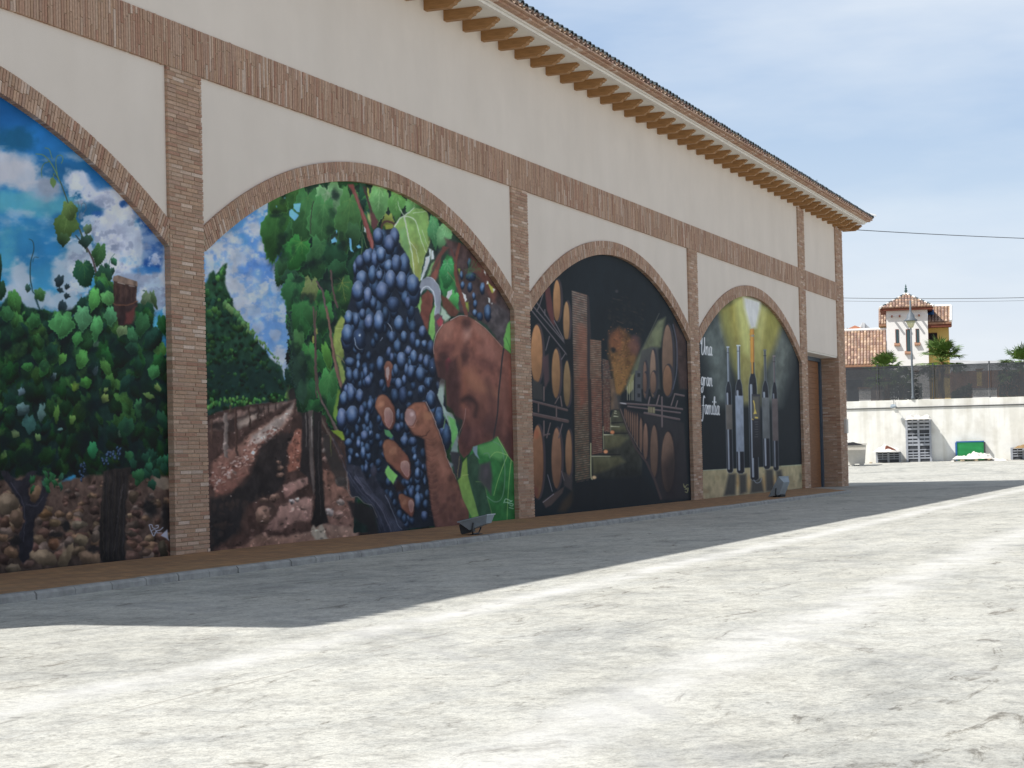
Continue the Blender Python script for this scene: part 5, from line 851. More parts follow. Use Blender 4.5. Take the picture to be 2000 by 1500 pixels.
# ================================================================ GROUND
BO = Vector((71.25, 6.374, 0)); BE = Vector((.1763, -.9843, 0)); BN = Vector((-.9843, -.1763, 0))      # yard wall: foot, direction, side towards the yard
def bp(s, off, z): return BO + BE * s + BN * off + Vector((0, 0, z))
def binv(u, v, off):
    """pixel on the upright plane parallel to the yard wall at distance off -> (s, z)"""
    r = ray(u, v); t = (off - (CAM - BO).dot(BN)) / r.dot(BN); P = CAM + r * t; return (P - BO).dot(BE), P.z
def road_z(P):
    o = (Vector((P[0], P[1], 0)) - BO).dot(BN); t = min(1, max(0, (27.5 - o) / 27.5)); return -.07 + .48 * t
def concrete():
    m = bpy.data.materials.new('worn_concrete'); m.use_nodes = True; nt = m.node_tree; N, L = nt.nodes, nt.links; b = N['Principled BSDF']
    b.inputs['Roughness'].default_value = .9; b.inputs['Specular IOR Level'].default_value = .2
    g = N.new('ShaderNodeNewGeometry')
    def noise(sc, det, st=(1, 1, 1), rough=.6, dist=0., rot=0.):
        mp = N.new('ShaderNodeMapping'); mp.inputs['Scale'].default_value = st; mp.inputs['Rotation'].default_value = (0, 0, rot); L.new(g.outputs['Position'], mp.inputs[0])
        n = N.new('ShaderNodeTexNoise'); n.inputs['Scale'].default_value = sc; n.inputs['Detail'].default_value = det; n.inputs['Roughness'].default_value = rough; n.inputs['Distortion'].default_value = dist; L.new(mp.outputs[0], n.inputs[0]); return n.outputs[0]
    def ramp(i, p0, c0, p1, c1):
        r = N.new('ShaderNodeValToRGB'); r.color_ramp.elements[0].position = p0; r.color_ramp.elements[1].position = p1
        r.color_ramp.elements[0].color = (*c0, 1) if len(c0) == 3 else c0; r.color_ramp.elements[1].color = (*c1, 1); L.new(i, r.inputs[0]); return r.outputs[0]
    def mul(a, c, f=1.):
        q = N.new('ShaderNodeMixRGB'); q.blend_type = 'MULTIPLY'; q.inputs[0].default_value = f; L.new(a, q.inputs[1]); L.new(c, q.inputs[2]); return q.outputs[0]
    def mixc(a, col, f):
        q = N.new('ShaderNodeMixRGB'); L.new(f, q.inputs[0]); L.new(a, q.inputs[1]); q.inputs[2].default_value = (*col, 1); return q.outputs[0]
    base = ramp(noise(.35, 8, rough=.65), .32, (.49, .487, .45), .68, (.575, .575, .54))
    base = mul(base, ramp(noise(1.7, 9, rough=.72, dist=.4), .34, (.84, .845, .85), .56, (1.04, 1.03, 1.0)))
    base = mul(base, ramp(noise(5.5, 6, rough=.7), .38, (.83, .825, .815), .54, (1.03, 1.03, 1.02)))
    base = mul(base, ramp(noise(90, 3, rough=.7), .36, (.8, .8, .8), .55, (1.04, 1.04, 1.04))); base = mul(base, ramp(noise(26, 3, rough=.6), .34, (.78, .78, .79), .52, (1.04, 1.04, 1.04)))
    # darker worn blotches, stretched the way the cars drive
    base = mul(base, ramp(noise(.5, 7, st=(.6, 1, 1), rough=.75, dist=.8, rot=.25), .34, (.68, .69, .71), .5, (1, 1, 1)))
    base = mul(base, ramp(noise(2.6, 5, st=(.5, 1.6, 1), rough=.75, dist=1.2, rot=-.2), .32, (.5, .48, .46), .42, (1, 1, 1)))
    # polished wheel tracks along the building
    sep = N.new('ShaderNodeSeparateXYZ'); L.new(g.outputs['Position'], sep.inputs[0])
    def band(yc, w, col, f, wob):
        wn = noise(.22, 4); 
        a = N.new('ShaderNodeMath'); a.operation = 'MULTIPLY_ADD'; L.new(wn, a.inputs[0]); a.inputs[1].default_value = wob; L.new(sep.outputs[1], a.inputs[2])
        d = N.new('ShaderNodeMath'); d.operation = 'SUBTRACT'; L.new(a.outputs[0], d.inputs[0]); d.inputs[1].default_value = yc + wob * .5
        e = N.new('ShaderNodeMath'); e.operation = 'ABSOLUTE'; L.new(d.outputs[0], e.inputs[0])
        h = N.new('ShaderNodeMapRange'); h.inputs[1].default_value = w; h.inputs[2].default_value = w * .2; h.inputs[3].default_value = 0; h.inputs[4].default_value = f; L.new(e.outputs[0], h.inputs[0])
        k = N.new('ShaderNodeMath'); k.operation = 'MULTIPLY'; L.new(h.outputs[0], k.inputs[0]); L.new(ramp(noise(2.2, 5), .35, (.25, .25, .25), .62, (1, 1, 1)), k.inputs[1]); return k.outputs[0]
    base = mixc(base, (.68, .675, .65), band(-6.15, .26, 0, .75, .35)); base = mixc(base, (.68, .675, .65), band(-8.75, .36, 0, .7, .5))
    # hairline cracks and the long joint
    v = N.new('ShaderNodeTexVoronoi'); v.feature = 'DISTANCE_TO_EDGE'; v.inputs['Scale'].default_value = .22
    wv = N.new('ShaderNodeVectorMath'); wv.operation = 'MULTIPLY_ADD'; mpn = N.new('ShaderNodeTexNoise'); mpn.inputs['Scale'].default_value = 1.4; mpn.inputs['Detail'].default_value = 6; L.new(g.outputs['Position'], mpn.inputs[0])
    L.new(mpn.outputs[1], wv.inputs[0]); wv.inputs[1].default_value = (1.3, 1.3, 1.3); L.new(g.outputs['Position'], wv.inputs[2]); L.new(wv.outputs[0], v.inputs[0])
    mr = N.new('ShaderNodeMapRange'); mr.inputs[1].default_value = .0; mr.inputs[2].default_value = .0035; mr.inputs[3].default_value = .3; mr.inputs[4].default_value = 0; L.new(v.outputs[0], mr.inputs[0])
    k = N.new('ShaderNodeMath'); k.operation = 'MULTIPLY'; L.new(mr.outputs[0], k.inputs[0]); L.new(ramp(noise(.5, 3), .5, (0, 0, 0), .6, (1, 1, 1)), k.inputs[1])
    base = mixc(base, (.16, .14, .12), k.outputs[0])
    wn = noise(.9, 5); a = N.new('ShaderNodeMath'); a.operation = 'MULTIPLY_ADD'; L.new(wn, a.inputs[0]); a.inputs[1].default_value = .16; L.new(sep.outputs[1], a.inputs[2])
    d = N.new('ShaderNodeMath'); d.operation = 'ADD'; L.new(a.outputs[0], d.inputs[0]); d.inputs[1].default_value = JOINT_Y - .08
    e = N.new('ShaderNodeMath'); e.operation = 'ABSOLUTE'; L.new(d.outputs[0], e.inputs[0])
    h = N.new('ShaderNodeMapRange'); h.inputs[1].default_value = .012; h.inputs[2].default_value = .004; h.inputs[3].default_value = 0; h.inputs[4].default_value = .5; L.new(e.outputs[0], h.inputs[0])
    k = N.new('ShaderNodeMath'); k.operation = 'MULTIPLY'; L.new(h.outputs[0], k.inputs[0]); L.new(ramp(noise(1.2, 3), .38, (.1, .1, .1), .55, (1, 1, 1)), k.inputs[1]); base = mixc(base, (.2, .17, .14), k.outputs[0])
    # faint turning tyre marks
    for cx_, cy_, r_, f_ in ((-17.6, 2.4, 13.1, .22), (-17.6, 2.4, 13.35, .2), (-17.2, 1.6, 14.3, .16), (6., -30., 21.6, .14), (6., -30., 23.1, .14)):
        vs_ = N.new('ShaderNodeVectorMath'); vs_.operation = 'DISTANCE'; L.new(g.outputs['Position'], vs_.inputs[0]); vs_.inputs[1].default_value = (cx_, cy_, -.07)
        a1 = N.new('ShaderNodeMath'); a1.operation = 'SUBTRACT'; L.new(vs_.outputs['Value'], a1.inputs[0]); a1.inputs[1].default_value = r_
        a2 = N.new('ShaderNodeMath'); a2.operation = 'ABSOLUTE'; L.new(a1.outputs[0], a2.inputs[0])
        a3 = N.new('ShaderNodeMapRange'); a3.inputs[1].default_value = .09; a3.inputs[2].default_value = .05; a3.inputs[3].default_value = 0; a3.inputs[4].default_value = f_ * 1.6; L.new(a2.outputs[0], a3.inputs[0])
        a4 = N.new('ShaderNodeMath'); a4.operation = 'MULTIPLY'; L.new(a3.outputs[0], a4.inputs[0]); L.new(ramp(noise(.7, 6), .4, (0, 0, 0), .62, (1, 1, 1)), a4.inputs[1]); base = mixc(base, (.33, .33, .33), a4.outputs[0])
    # small dark specks
    v2 = N.new('ShaderNodeTexVoronoi'); v2.inputs['Scale'].default_value = 1.1; L.new(g.outputs['Position'], v2.inputs[0])
    mr = N.new('ShaderNodeMapRange'); mr.inputs[1].default_value = .03; mr.inputs[2].default_value = .05; mr.inputs[3].default_value = .6; mr.inputs[4].default_value = 0; L.new(v2.outputs[0], mr.inputs[0]); base = mixc(base, (.17, .16, .15), mr.outputs[0])
    L.new(base, b.inputs['Base Color'])
    n2 = noise(34, 6, rough=.7); bpn = N.new('ShaderNodeBump'); bpn.inputs['Strength'].default_value = .35; bpn.inputs['Distance'].default_value = .012; L.new(n2, bpn.inputs['Height']); L.new(bpn.outputs[0], b.inputs['Normal'])
    return m
JOINT_Y = 6.68
M['concrete'] = concrete()
mb = MB(); nx, ny = 60, 60; G = []
for i in range(nx + 1):
    for j in range(ny + 1):
        s = -45 + 150. * j / ny; o = -.02 + (27.5 * i / 30 if i <= 30 else 27.5 + 95. * (i - 30) / 30); P = bp(s - 20, o, 0); G.append((P.x, P.y, road_z(P)))
mb.v = G; mb.f = [(i * (ny + 1) + j, (i + 1) * (ny + 1) + j, (i + 1) * (ny + 1) + j + 1, i * (ny + 1) + j + 1) for i in range(nx) for j in range(ny)]; mb.c = [(1, 1, 1)] * len(mb.f)
road = mb.build('yard_ground', M['concrete'], smooth=True, kind='structure', label='worn pale concrete yard with cracks and wheel tracks')
# pavement strip along the wall and its kerb stones
def pave_mat():
    def extra(N, L, mp, out):
        br = N.new('ShaderNodeTexBrick'); br.inputs['Scale'].default_value = 1; br.inputs['Brick Width'].default_value = .21; br.inputs['Row Height'].default_value = .105; br.inputs['Mortar Size'].default_value = .006
        br.inputs['Color1'].default_value = (.8, .8, .8, 1); br.inputs['Color2'].default_value = (1.12, 1.05, .95, 1); br.inputs['Mortar'].default_value = (.5, .48, .46, 1); L.new(mp.outputs[0], br.inputs[0])
        q = N.new('ShaderNodeMixRGB'); q.blend_type = 'MULTIPLY'; q.inputs[0].default_value = 1; L.new(out, q.inputs[1]); L.new(br.outputs[0], q.inputs[2]); return q.outputs[0]
    return mat('terracotta_paving', (.33, .195, .115), .85, .3, 1.6, .3, 60, col2=(.46, .285, .155), coord='World', extra=extra)
M['paving'] = pave_mat()
KY = -2.0; mb = MB(); P = [(-14, -.02), (-14, KY + .11), (28.6, KY + .11), (29.2, KY + .16), (29.9, KY + .5), (33.05, -.02)]
mb.prism(P[::-1], 2, -.2, 0.0)
pav = mb.build('pavement', M['paving'], kind='structure', label='reddish brown paved strip at the foot of the painted wall')
km = MB(); km.prism([(0, -.2), (0, -.022), (.022, 0), (.11, .002), (.11, -.2)], 0, 0, .536); kme = km.mesh('kerb_stone')
xs = [-14.1 + .55 * i for i in range(78)]
for x in xs:
    if x > 28.3: break
    o = link('kerb_stone', kme, M['kerb'], pav); o.location = (x + .003 * RN.random(), KY + RN.uniform(-.004, .004), RN.uniform(-.003, .003)); o.rotation_euler = (0, 0, RN.uniform(-.003, .003))
for a, b in (((28.62, KY), (29.25, KY + .06)), ((29.26, KY + .07), (29.85, KY + .42)), ((29.87, KY + .44), (31.4, -.96)), ((31.41, -.95), (33.0, -.05))):
    a, b = Vector((*a, 0)), Vector((*b, 0)); o = link('kerb_stone', kme, M['kerb'], pav); o.location = a; o.rotation_euler = (0, 0, math.atan2(b.y - a.y, b.x - a.x)); o.scale = ((b - a).length / .54, 1, 1)

# ================================================================ WINERY BUILDING
B = empty('winery_building', (0, 0, 0), label='long cream winery hall with brick arches, four painted murals and a tiled roof', cat='building')
FY = -.035                                     # front of the brickwork; plaster at 0, murals at +.04
PILL = [(-11.2, -10.0), (0., .74), (10.68, 11.42), (21.32, 22.05), (32.45, 33.22), (37.55, 38.57)]
BAY = [(-10.0, 0.), (.74, 10.68), (11.42, 21.32), (22.05, 32.45)]
Z0, Z1, ZT = 5.58, 6.12, 7.985; SPR, APX = 3.50, 4.925; TH = .262
def arch(bay):
    a = (bay[1] - bay[0]) / 2; r = APX - SPR; R = (a * a + r * r) / (2 * r); return (bay[0] + bay[1]) / 2, APX - R, R, a
def arch_z(bay, x): cx, cz, R, a = arch(bay); return cz + math.sqrt(R * R - (x - cx) ** 2)
# core volume behind the skin
mb = MB(); mb.box((-11.18, .065, -.25), (33.2, 19.4, ZT)); mb.box((33.2, .62, -.25), (38.55, 19.4, ZT)); mb.box((37.6, .01, -.25), (38.56, .62, ZT)); mb.box((33.2, .065, 3.9), (37.6, .62, ZT))
mb.build('wall', M['plaster'], B)
# plaster skin
mb = MB()
for b in BAY:
    n = 48; r = .12
    for i in range(n):
        xa, xb = b[0] + (b[1] - b[0]) * i / n, b[0] + (b[1] - b[0]) * (i + 1) / n; za, zb = arch_z(b, xa) + r, arch_z(b, xb) + r
        mb.add([(xa, 0, za), (xb, 0, zb), (xb, 0, Z0 + .1), (xa, 0, Z0 + .1)], [(0, 1, 2, 3)])
mb.box((-11.19, 0, Z1 - .1), (37.58, .06, ZT)); mb.box((33.0, 0, 3.877), (37.6, .6, Z0 + .1))
mb.build('plaster_facing', M['plaster'], B)
# bricks ---------------------------------------------------------
TINTS = [(0.519, 0.336, 0.235), (0.549, 0.362, 0.257), (0.489, 0.302, 0.212), (0.564, 0.382, 0.276), (0.586, 0.415, 0.307), (0.474, 0.276, 0.194), (0.534, 0.348, 0.238), (0.504, 0.329, 0.244), (0.549, 0.368, 0.269), (0.684, 0.528, 0.428), (0.646, 0.475, 0.371), (0.444, 0.249, 0.174)]
WTS = [10, 10, 9, 8, 6, 5, 9, 8, 7, 4, 4, 2]
BR = []        # (centre, half sizes, angle about Y, part)
def bcol(): 
    t = RN.choices(range(12), WTS)[0]; return t
def course(x0, x1, y0, y1, z, part, h=.038, L=.24, along='x', jit=1.):
    """one flat course of bricks between x0 and x1"""
    x = x0 - (RN.choice([0, .125, .06, .19]) if jit else 0)
    while x < x1 - .012:
        l = L + RN.uniform(-.006, .004); a, b = max(x, x0), min(x + l, x1)
        if b - a > .03:
            pr = RN.uniform(0, .006)
            if along == 'x': BR.append((((a + b) / 2, (y0 + y1) / 2 - pr, z + h / 2), ((b - a) / 2, (y1 - y0) / 2, h / 2 * RN.uniform(.92, 1.03)), 0., part, bcol()))
            else: BR.append((((y0 + y1) / 2 - pr, (a + b) / 2, z + h / 2), ((y1 - y0) / 2, (b - a) / 2, h / 2 * RN.uniform(.92, 1.03)), 0., part, bcol()))
        x += l + .009
CH = .0481
parts = {}
for k, (x0, x1) in enumerate(PILL):
    top = ZT - .16 if k >= 4 else Z0
    lab = ['brick pillar at the near end of the hall', 'thick brick pillar between the vine mural and the grape harvest mural', 'brick pillar between the harvest mural and the cellar mural', 'brick pillar between the cellar mural and the bottle mural', 'brick pillar between the bottle mural and the door', 'brick corner pillar beside the door'][k]
    mb = MB(); yb = .60 if k == 5 else .05
    mb.box((x0 + .006, FY + .008, -.12), (x1 - .006, yb, top)); parts['p%d' % k] = mb.build('brick_pillar', M['mortar'], B, label=lab)
    z = 0. if k < 5 else -.1
    while z < top - .03:
        course(x0, x1, FY, FY + .1 if k < 5 else FY + .12, z, 'p%d' % k); z += CH
z = -.1
while z < 3.86:
    course(FY + .125, .6, 37.55, 37.65, z, 'p5', along='y'); z += CH
mb = MB(); mb.box((-11.19, FY + .008, Z0 + .003), (32.47, .02, Z1 - .003)); mb.box((33.2, FY + .008, Z0 + .003), (37.57, .02, Z1 - .003)); parts['band'] = mb.build('brick_band', M['mortar'], B, label='long band of upright bricks above the arches')
x = -11.19
while x < 37.52:
    if not (32.42 < x < 33.2):
        o = RN.choice([-.16, -.08, 0, .09, .17, -.12, .13]) + RN.uniform(-.02, .02)
        for r_, (a, b) in enumerate(((Z0, Z0 + .268 + o), (Z0 + .277 + o, Z1))):
            BR.append(((x + .019, FY + .03 - RN.uniform(0, .006), (a + b) / 2), (.019 * RN.uniform(.93, 1.02), .03, (b - a) / 2), 0., 'band', bcol()))
    x += .0478
for k, b in enumerate(BAY):
    cx, cz, R, a = arch(b); t0 = math.asin(a / R); mb = MB(); n = 60; pts = []
    for i in range(n + 1):
        t = -t0 + 2 * t0 * i / n; pts.append((cx + (R + .006) * math.sin(t), cz + (R + .006) * math.cos(t)))
    for i in range(n + 1):
        t = t0 - 2 * t0 * i / n; pts.append((cx + (R + TH - .004) * math.sin(t), cz + (R + TH - .004) * math.cos(t)))
    pts = [(min(max(x, b[0]), b[1]), z) for x, z in pts]
    for i in range(n):
        q = [pts[i], pts[i + 1], pts[2 * n - i], pts[2 * n + 1 - i]]
        mb.prism(q, 1, FY + .008, .058)
    parts['a%d' % k] = mb.build('brick_arch', M['mortar'], B, label='brick arch ring over ' + ['the vine and sky mural', 'the grape harvest mural', 'the barrel cellar mural', 'the wine bottle mural'][k])
    nb = int(2 * t0 * R / .0478)
    for i in range(nb):
        t = -t0 + 2 * t0 * (i + .5) / nb; j = RN.choice([0, 0, -.04, .03, .05]) + RN.uniform(-.01, .01)
        for ra, rb in ((R, R + .112 + j), (R + .12 + j, R + TH)):
            rc = (ra + rb) / 2; bx_, bz_ = cx + rc * math.sin(t), cz + rc * math.cos(t); hw = .0192 * rc / R
            if bx_ < b[0] + .012 or bx_ > b[1] - .012: continue
            if True:
                BR.append(((bx_, .0115 - RN.uniform(0, .005), bz_), (min(hw, .0192) * RN.uniform(.93, 1.02), .0465, (rb - ra) / 2), t, 'a%d' % k, bcol()))
# the 300 bricks that show largest are objects of their own, the rest stay joined by part
def bsize(bk):
    (x, y, z), (a, b_, c), t, p, ti = bk; u, v, d = project((x, y, z))
    if not (4 < u < 1996 and 4 < v < 1496): return 0
    return a * c / d ** 2
order = sorted(range(len(BR)), key=lambda i: -bsize(BR[i])); big = {}; cnt = 0
for i in order[:300]: big[i] = 1
def brick_mesh(ti, hx, hy, hz):
    mb = MB(); c = TINTS[ti]; e = .0035
    # lightly rounded arrises on the face
    mb.add([(-hx, hy, -hz), (hx, hy, -hz), (hx, hy, hz), (-hx, hy, hz), (-hx, -hy + e, -hz), (hx, -hy + e, -hz), (hx, -hy + e, hz), (-hx, -hy + e, hz), (-hx + e, -hy, -hz + e), (hx - e, -hy, -hz + e), (hx - e, -hy, hz - e), (-hx + e, -hy, hz - e)],
           [(3, 2, 1, 0), (0, 1, 5, 4), (1, 2, 6, 5), (2, 3, 7, 6), (3, 0, 4, 7), (4, 5, 9, 8), (5, 6, 10, 9), (6, 7, 11, 10), (7, 4, 8, 11), (8, 9, 10, 11)], c)
    return mb
cache = {}; rest = {}
for i, ((x, y, z), (hx, hy, hz), t, p, ti) in enumerate(BR):
    if i in big:
        key = (ti, round(hx, 2), round(hy, 2), round(hz, 2))
        if key not in cache: cache[key] = brick_mesh(ti, hx, hy, hz).mesh('brick', tint=True)
        o = link('brick', cache[key], M['brick'], parts[p]); o.location = (x, y, z); o.rotation_euler = (0, t, 0)
    else:
        g = rest.setdefault(p, MB()); j = RN.uniform(.86, 1.14); c = tuple(v * j for v in TINTS[ti])
        g.box((-hx, -hy, -hz), (hx, hy, hz), c, Matrix.Translation((x, y, z)) @ Matrix.Rotation(t, 4, 'Y'))
for p, g in rest.items(): g.build('brickwork', M['brick'], parts[p], tint=True, kind='stuff')

# murals ----------------------------------------------------------
def rectify(cv, X0, X1, Zt, dpx, dpz, Y):
    W, H = int((X1 - X0) * dpx), int(Zt * dpz)
    X = X0 + (np.arange(W) + .5) / dpx; Zz = (np.arange(H) + .5) / dpz
    X, Zz = np.meshgrid(X, Zz); d = [X - CAM.x, np.full_like(X, Y - CAM.y), Zz - CAM.z]
    dot = lambda a: d[0] * a.x + d[1] * a.y + d[2] * a.z
    k = dot(AF); u = 1000 + CF * dot(AR) / k; v = 810 - CF * dot(AU) / k
    i = (u - cv.x0) * cv.S - .5; j = (v - cv.y0) * cv.S - .5
    i = np.where(k < 1, 0, i); i = np.abs(i); i = np.where(i > 1e6, 0, i); i = np.abs((i + cv.w) % (2 * cv.w) - cv.w) if (i.max() > 1.5 * cv.w) else i
    i = np.clip(i, 0, cv.w - 1.001); j = np.clip(j, 0, cv.h - 1.001); i0 = i.astype(int); j0 = j.astype(int); fi = (i - i0)[..., None]; fj = (j - j0)[..., None]; A = cv.a
    return A[j0, i0] * (1 - fi) * (1 - fj) + A[j0, i0 + 1] * fi * (1 - fj) + A[j0 + 1, i0] * (1 - fi) * fj + A[j0 + 1, i0 + 1] * fi * fj
MG, MVEIL = 1.7, .006
def mural(k, paint, name, label, X0, X1, dpx, dpz, gain=1.):
    cv = paint(); A = np.clip(rectify(cv, X0, X1, 4.95, dpx, dpz, .04), 0, 255) / 255.; A = A * .88 + A.mean(axis=2, keepdims=True) * .12
    lin = np.where(A <= .04045, A / 12.92, ((A + .055) / 1.055) ** 2.4); lin = np.clip((lin - MVEIL) * MG * gain, .003, .85)    # paint colour as reflectance
    S_ = np.where(lin <= .0031308, lin * 12.92, 1.055 * lin ** (1 / 2.4) - .055)
    H, W = S_.shape[:2]; im = bpy.data.images.new(name, W, H, alpha=False); px = np.ones((H, W, 4), np.float32); px[..., :3] = S_; im.pixels.foreach_set(px.ravel()); im.update(); im.pack()
    m = bpy.data.materials.new(name); m.use_nodes = True; N, L = m.node_tree.nodes, m.node_tree.links; b = N['Principled BSDF']; b.inputs['Roughness'].default_value = .75; b.inputs['Specular IOR Level'].default_value = .25
    t = N.new('ShaderNodeTexImage'); t.image = im; t.extension = 'EXTEND'; uv = N.new('ShaderNodeUVMap'); uv.uv_map = 'wall'; L.new(uv.outputs[0], t.inputs[0])
    g = N.new('ShaderNodeNewGeometry'); n = N.new('ShaderNodeTexNoise'); n.inputs['Scale'].default_value = 45; n.inputs['Detail'].default_value = 4; L.new(g.outputs['Position'], n.inputs[0])
    n3 = N.new('ShaderNodeTexNoise'); n3.inputs['Scale'].default_value = 3.; n3.inputs['Detail'].default_value = 8; L.new(g.outputs['Position'], n3.inputs[0]); r = N.new('ShaderNodeValToRGB'); r.color_ramp.elements[0].position = .3; r.color_ramp.elements[1].position = .7; r.color_ramp.elements[0].color = (.86, .86, .86, 1); r.color_ramp.elements[1].color = (1.1, 1.1, 1.1, 1); L.new(n3.outputs[0], r.inputs[0])
    q = N.new('ShaderNodeMixRGB'); q.blend_type = 'MULTIPLY'; q.inputs[0].default_value = 1; L.new(t.outputs[0], q.inputs[1]); L.new(r.outputs[0], q.inputs[2]); L.new(q.outputs[0], b.inputs['Base Color'])
    bm_ = N.new('ShaderNodeBump'); bm_.inputs['Strength'].default_value = .15; bm_.inputs['Distance'].default_value = .01; L.new(n.outputs[0], bm_.inputs['Height']); L.new(bm_.outputs[0], b.inputs['Normal'])
    bay = BAY[k]; mb = MB(); n = 40; vs = []
    for i in range(n + 1):
        x = bay[0] + (bay[1] - bay[0]) * i / n; vs += [(x, .04, -.01), (x, .04, arch_z(bay, x) + .05)]
    mb.add(vs, [(2 * i, 2 * i + 2, 2 * i + 3, 2 * i + 1) for i in range(n)]); o = mb.build('mural', m, B, label=label)
    me = o.data; uvl = me.uv_layers.new(name='wall')
    for lp in me.loops:
        c = me.vertices[lp.vertex_index].co; uvl.data[lp.index].uv = ((c.x - X0) / (X1 - X0), c.z / 4.95)
mural(0, paint_vineyard_sky, 'mural_vines_and_sky', 'mural of green vines and stones under a blue cloudy sky', -10., 0., 130, 175, 1.16)
mural(1, paint_harvest, 'mural_harvest', 'mural of dark grapes, a sickle and brown hands before vineyard rows', .74, 10.68, 110, 165, 1.2)
mural(2, paint_cellar, 'mural_cellar', 'dark mural of oak barrels and brick piers in a vaulted cellar', 11.42, 21.32, 90, 130, 1.35)
mural(3, paint_bottles, 'mural_bottles', 'mural of five wine bottles in yellow light with white lettering', 22.05, 32.45, 90, 130, 1.25)

# door recess -----------------------------------------------------
mb = MB(); mb.box((33.2, .575, -.15), (37.36, .6, 3.72)); door = mb.build('door', M['wood_door'], B, label='tall brown boarded door set back in a brick recess')
for i in range(24):
    mb = MB(); z = -.1 + i * .158; mb.box((33.22, .555, z), (37.34, .577, z + .15)); mb.build('board', M['wood_door'], door)
mb = MB(); mb.box((37.36, .5, -.15), (37.56, .6, 3.8)); mb.box((33.2, .5, 3.72), (37.36, .6, 3.83)); mb.build('door_frame', M['blue_metal'], B)
mb = MB(); mb.box((33.2, .02, 3.83), (37.55, .6, 3.8765)); mb.build('door_soffit', M['soffit'], B)
mb = MB(); mb.box((38.1, FY - .08, 1.55), (38.36, FY - .002, 1.98)); mb.build('meter_box', M['white_plastic'], B)

# eaves -----------------------------------------------------------
XL, XR = -12.1, 38.97
mb = MB(); prof = [(0, 7.812), (0, 7.98), (-.585, 7.98), (-.6, 7.965), (-.6, 7.945), (-.575, 7.935), (-.565, 7.915), (-.53, 7.905), (-.51, 7.89), (-.5, 7.865), (-.465, 7.855), (-.44, 7.845), (-.42, 7.825), (-.4, 7.812)]
mb.prism([(y, z) for y, z in prof], 0, -.062, .062); bme = mb.mesh('eave_beam')
x = 7.375 - .7505 * 25
while x < 38.9:
    if x > -11.5: o = link('eave_beam', bme, M['beam'], B); o.location = (x + RN.uniform(-.01, .01), .0, RN.uniform(-.004, .004)); o.scale = (RN.uniform(.95, 1.08), 1, 1)
    x += .7505
o = link('eave_beam', bme, M['beam'], B); o.location = (38.5, .02, -.004); o.rotation_euler = (0, 0, math.radians(38)); o.scale = (1, .8, 1)
for k in range(12):
    o = link('eave_beam', bme, M['beam'], B); o.location = (38.57, .4 + .75 * k, 0); o.rotation_euler = (0, 0, math.radians(90)); o.scale = (1, .55, 1)
def ring(name, m, y_out, y_in, z0, z1, xo, part=B):
    """a strip of the eaves running along the front and round the far end"""
    mb = MB(); mb.box((XL + xo, -y_out, z0), (XR - xo, -y_in, z1)); mb.box((XR - xo - .32, -y_in, z0), (XR - xo, 19.4, z1)); return mb.build(name, m, part)
ring('soffit', M['soffit'], .70, -.06, 7.98, 8.0, .28)
ring('cornice_moulding', M['white_trim'], .735, .66, 7.972, 8.012, .24); ring('cornice_moulding', M['white_trim'], .775, .66, 8.0125, 8.045, .2)
fb = MB(); fb.box((XL + .2, -.865, 8.0475), (XR - .16, -.6, 8.11)); fb.box((XR - .5, -.6, 8.0475), (XR - .16, 19.4, 8.11)); fas = fb.build('brick_fascia', M['mortar'], B, label='corbelled brick courses under the roof tiles')
rest = MB(); k = 0; x = XL + .14
seg = []
while x < XR - .16:
    for (ya, yb, za, zb, off) in ((-.875, -.65, 8.047, 8.079, 0), (-.945, -.65, 8.083, 8.113, .06)):
        c = TINTS[RN.choices(range(12), WTS)[0]]; c = tuple(v * 1.1 for v in c); seg.append((x + off, c, ya, yb, za, zb))
    x += .13
for x, c, ya, yb, za, zb in seg: rest.box((x, ya - RN.uniform(0, .004), za), (min(x + .122, XR - .12), yb, zb), c)
rest.build('brickwork', M['brick'], fas, tint=True, kind='stuff')
# roof body and tiles
rm = MB(); ry = 9.2; rz = 8.11; sl_ = .30
zr = rz + sl_ * (ry + .9)
rm.add([(XL, -.9, rz), (XR, -.9, rz), (XR, 19.4 + .9, rz), (XL, 20.3, rz), (XL + 9.9, ry, zr), (XR - 9.9, ry, zr)], [(0, 1, 5, 4), (1, 2, 5), (2, 3, 4, 5), (3, 0, 4), (0, 3, 2, 1)])
roof = rm.build('roof', M['mortar'], B, label='shallow hipped roof of clay barrel tiles')
TT = [(.55, .40, .33), (.66, .46, .36), (.48, .33, .28), (.72, .54, .42), (.6, .42, .3), (.42, .28, .24)]
def tile_mesh(ti, up, L=.44, r0=.085, r1=.072):
    mb = MB(); n = 7; vs = []; c = TT[ti]
    for yy, r in ((0, r0), (L, r1)):
        for rr in (r, r - .013):
            for k in range(n + 1):
                a = math.pi * k / n; sgn = 1 if up else -1; vs.append((math.cos(a) * rr, yy, sgn * math.sin(a) * rr * .78))
    m_ = n + 1; fs = []
    for k in range(n): fs += [(k, k + 1, 2 * m_ + k + 1, 2 * m_ + k), (m_ + k + 1, m_ + k, 3 * m_ + k, 3 * m_ + k + 1), (k + 1, k, m_ + k, m_ + k + 1)]
    fs += [(0, 2 * m_, 3 * m_, m_), (n, m_ + n, 3 * m_ + n, 2 * m_ + n)]
    mb.add(vs, fs, c); return mb.mesh('roof_tile', smooth=False, tint=True)
TM = [[tile_mesh(t, up) for t in range(6)] for up in (0, 1)]
TMD = tile_mesh(5, 1); TMD.materials.append(M['dark_tile'])
ang = math.atan(sl_); step = .232; x = XL + .12; tiles = []
while x < XR - .05: tiles.append(x); x += step
vis = sorted(tiles, key=lambda t: (t < 7.0, t))[:145]
field = MB()
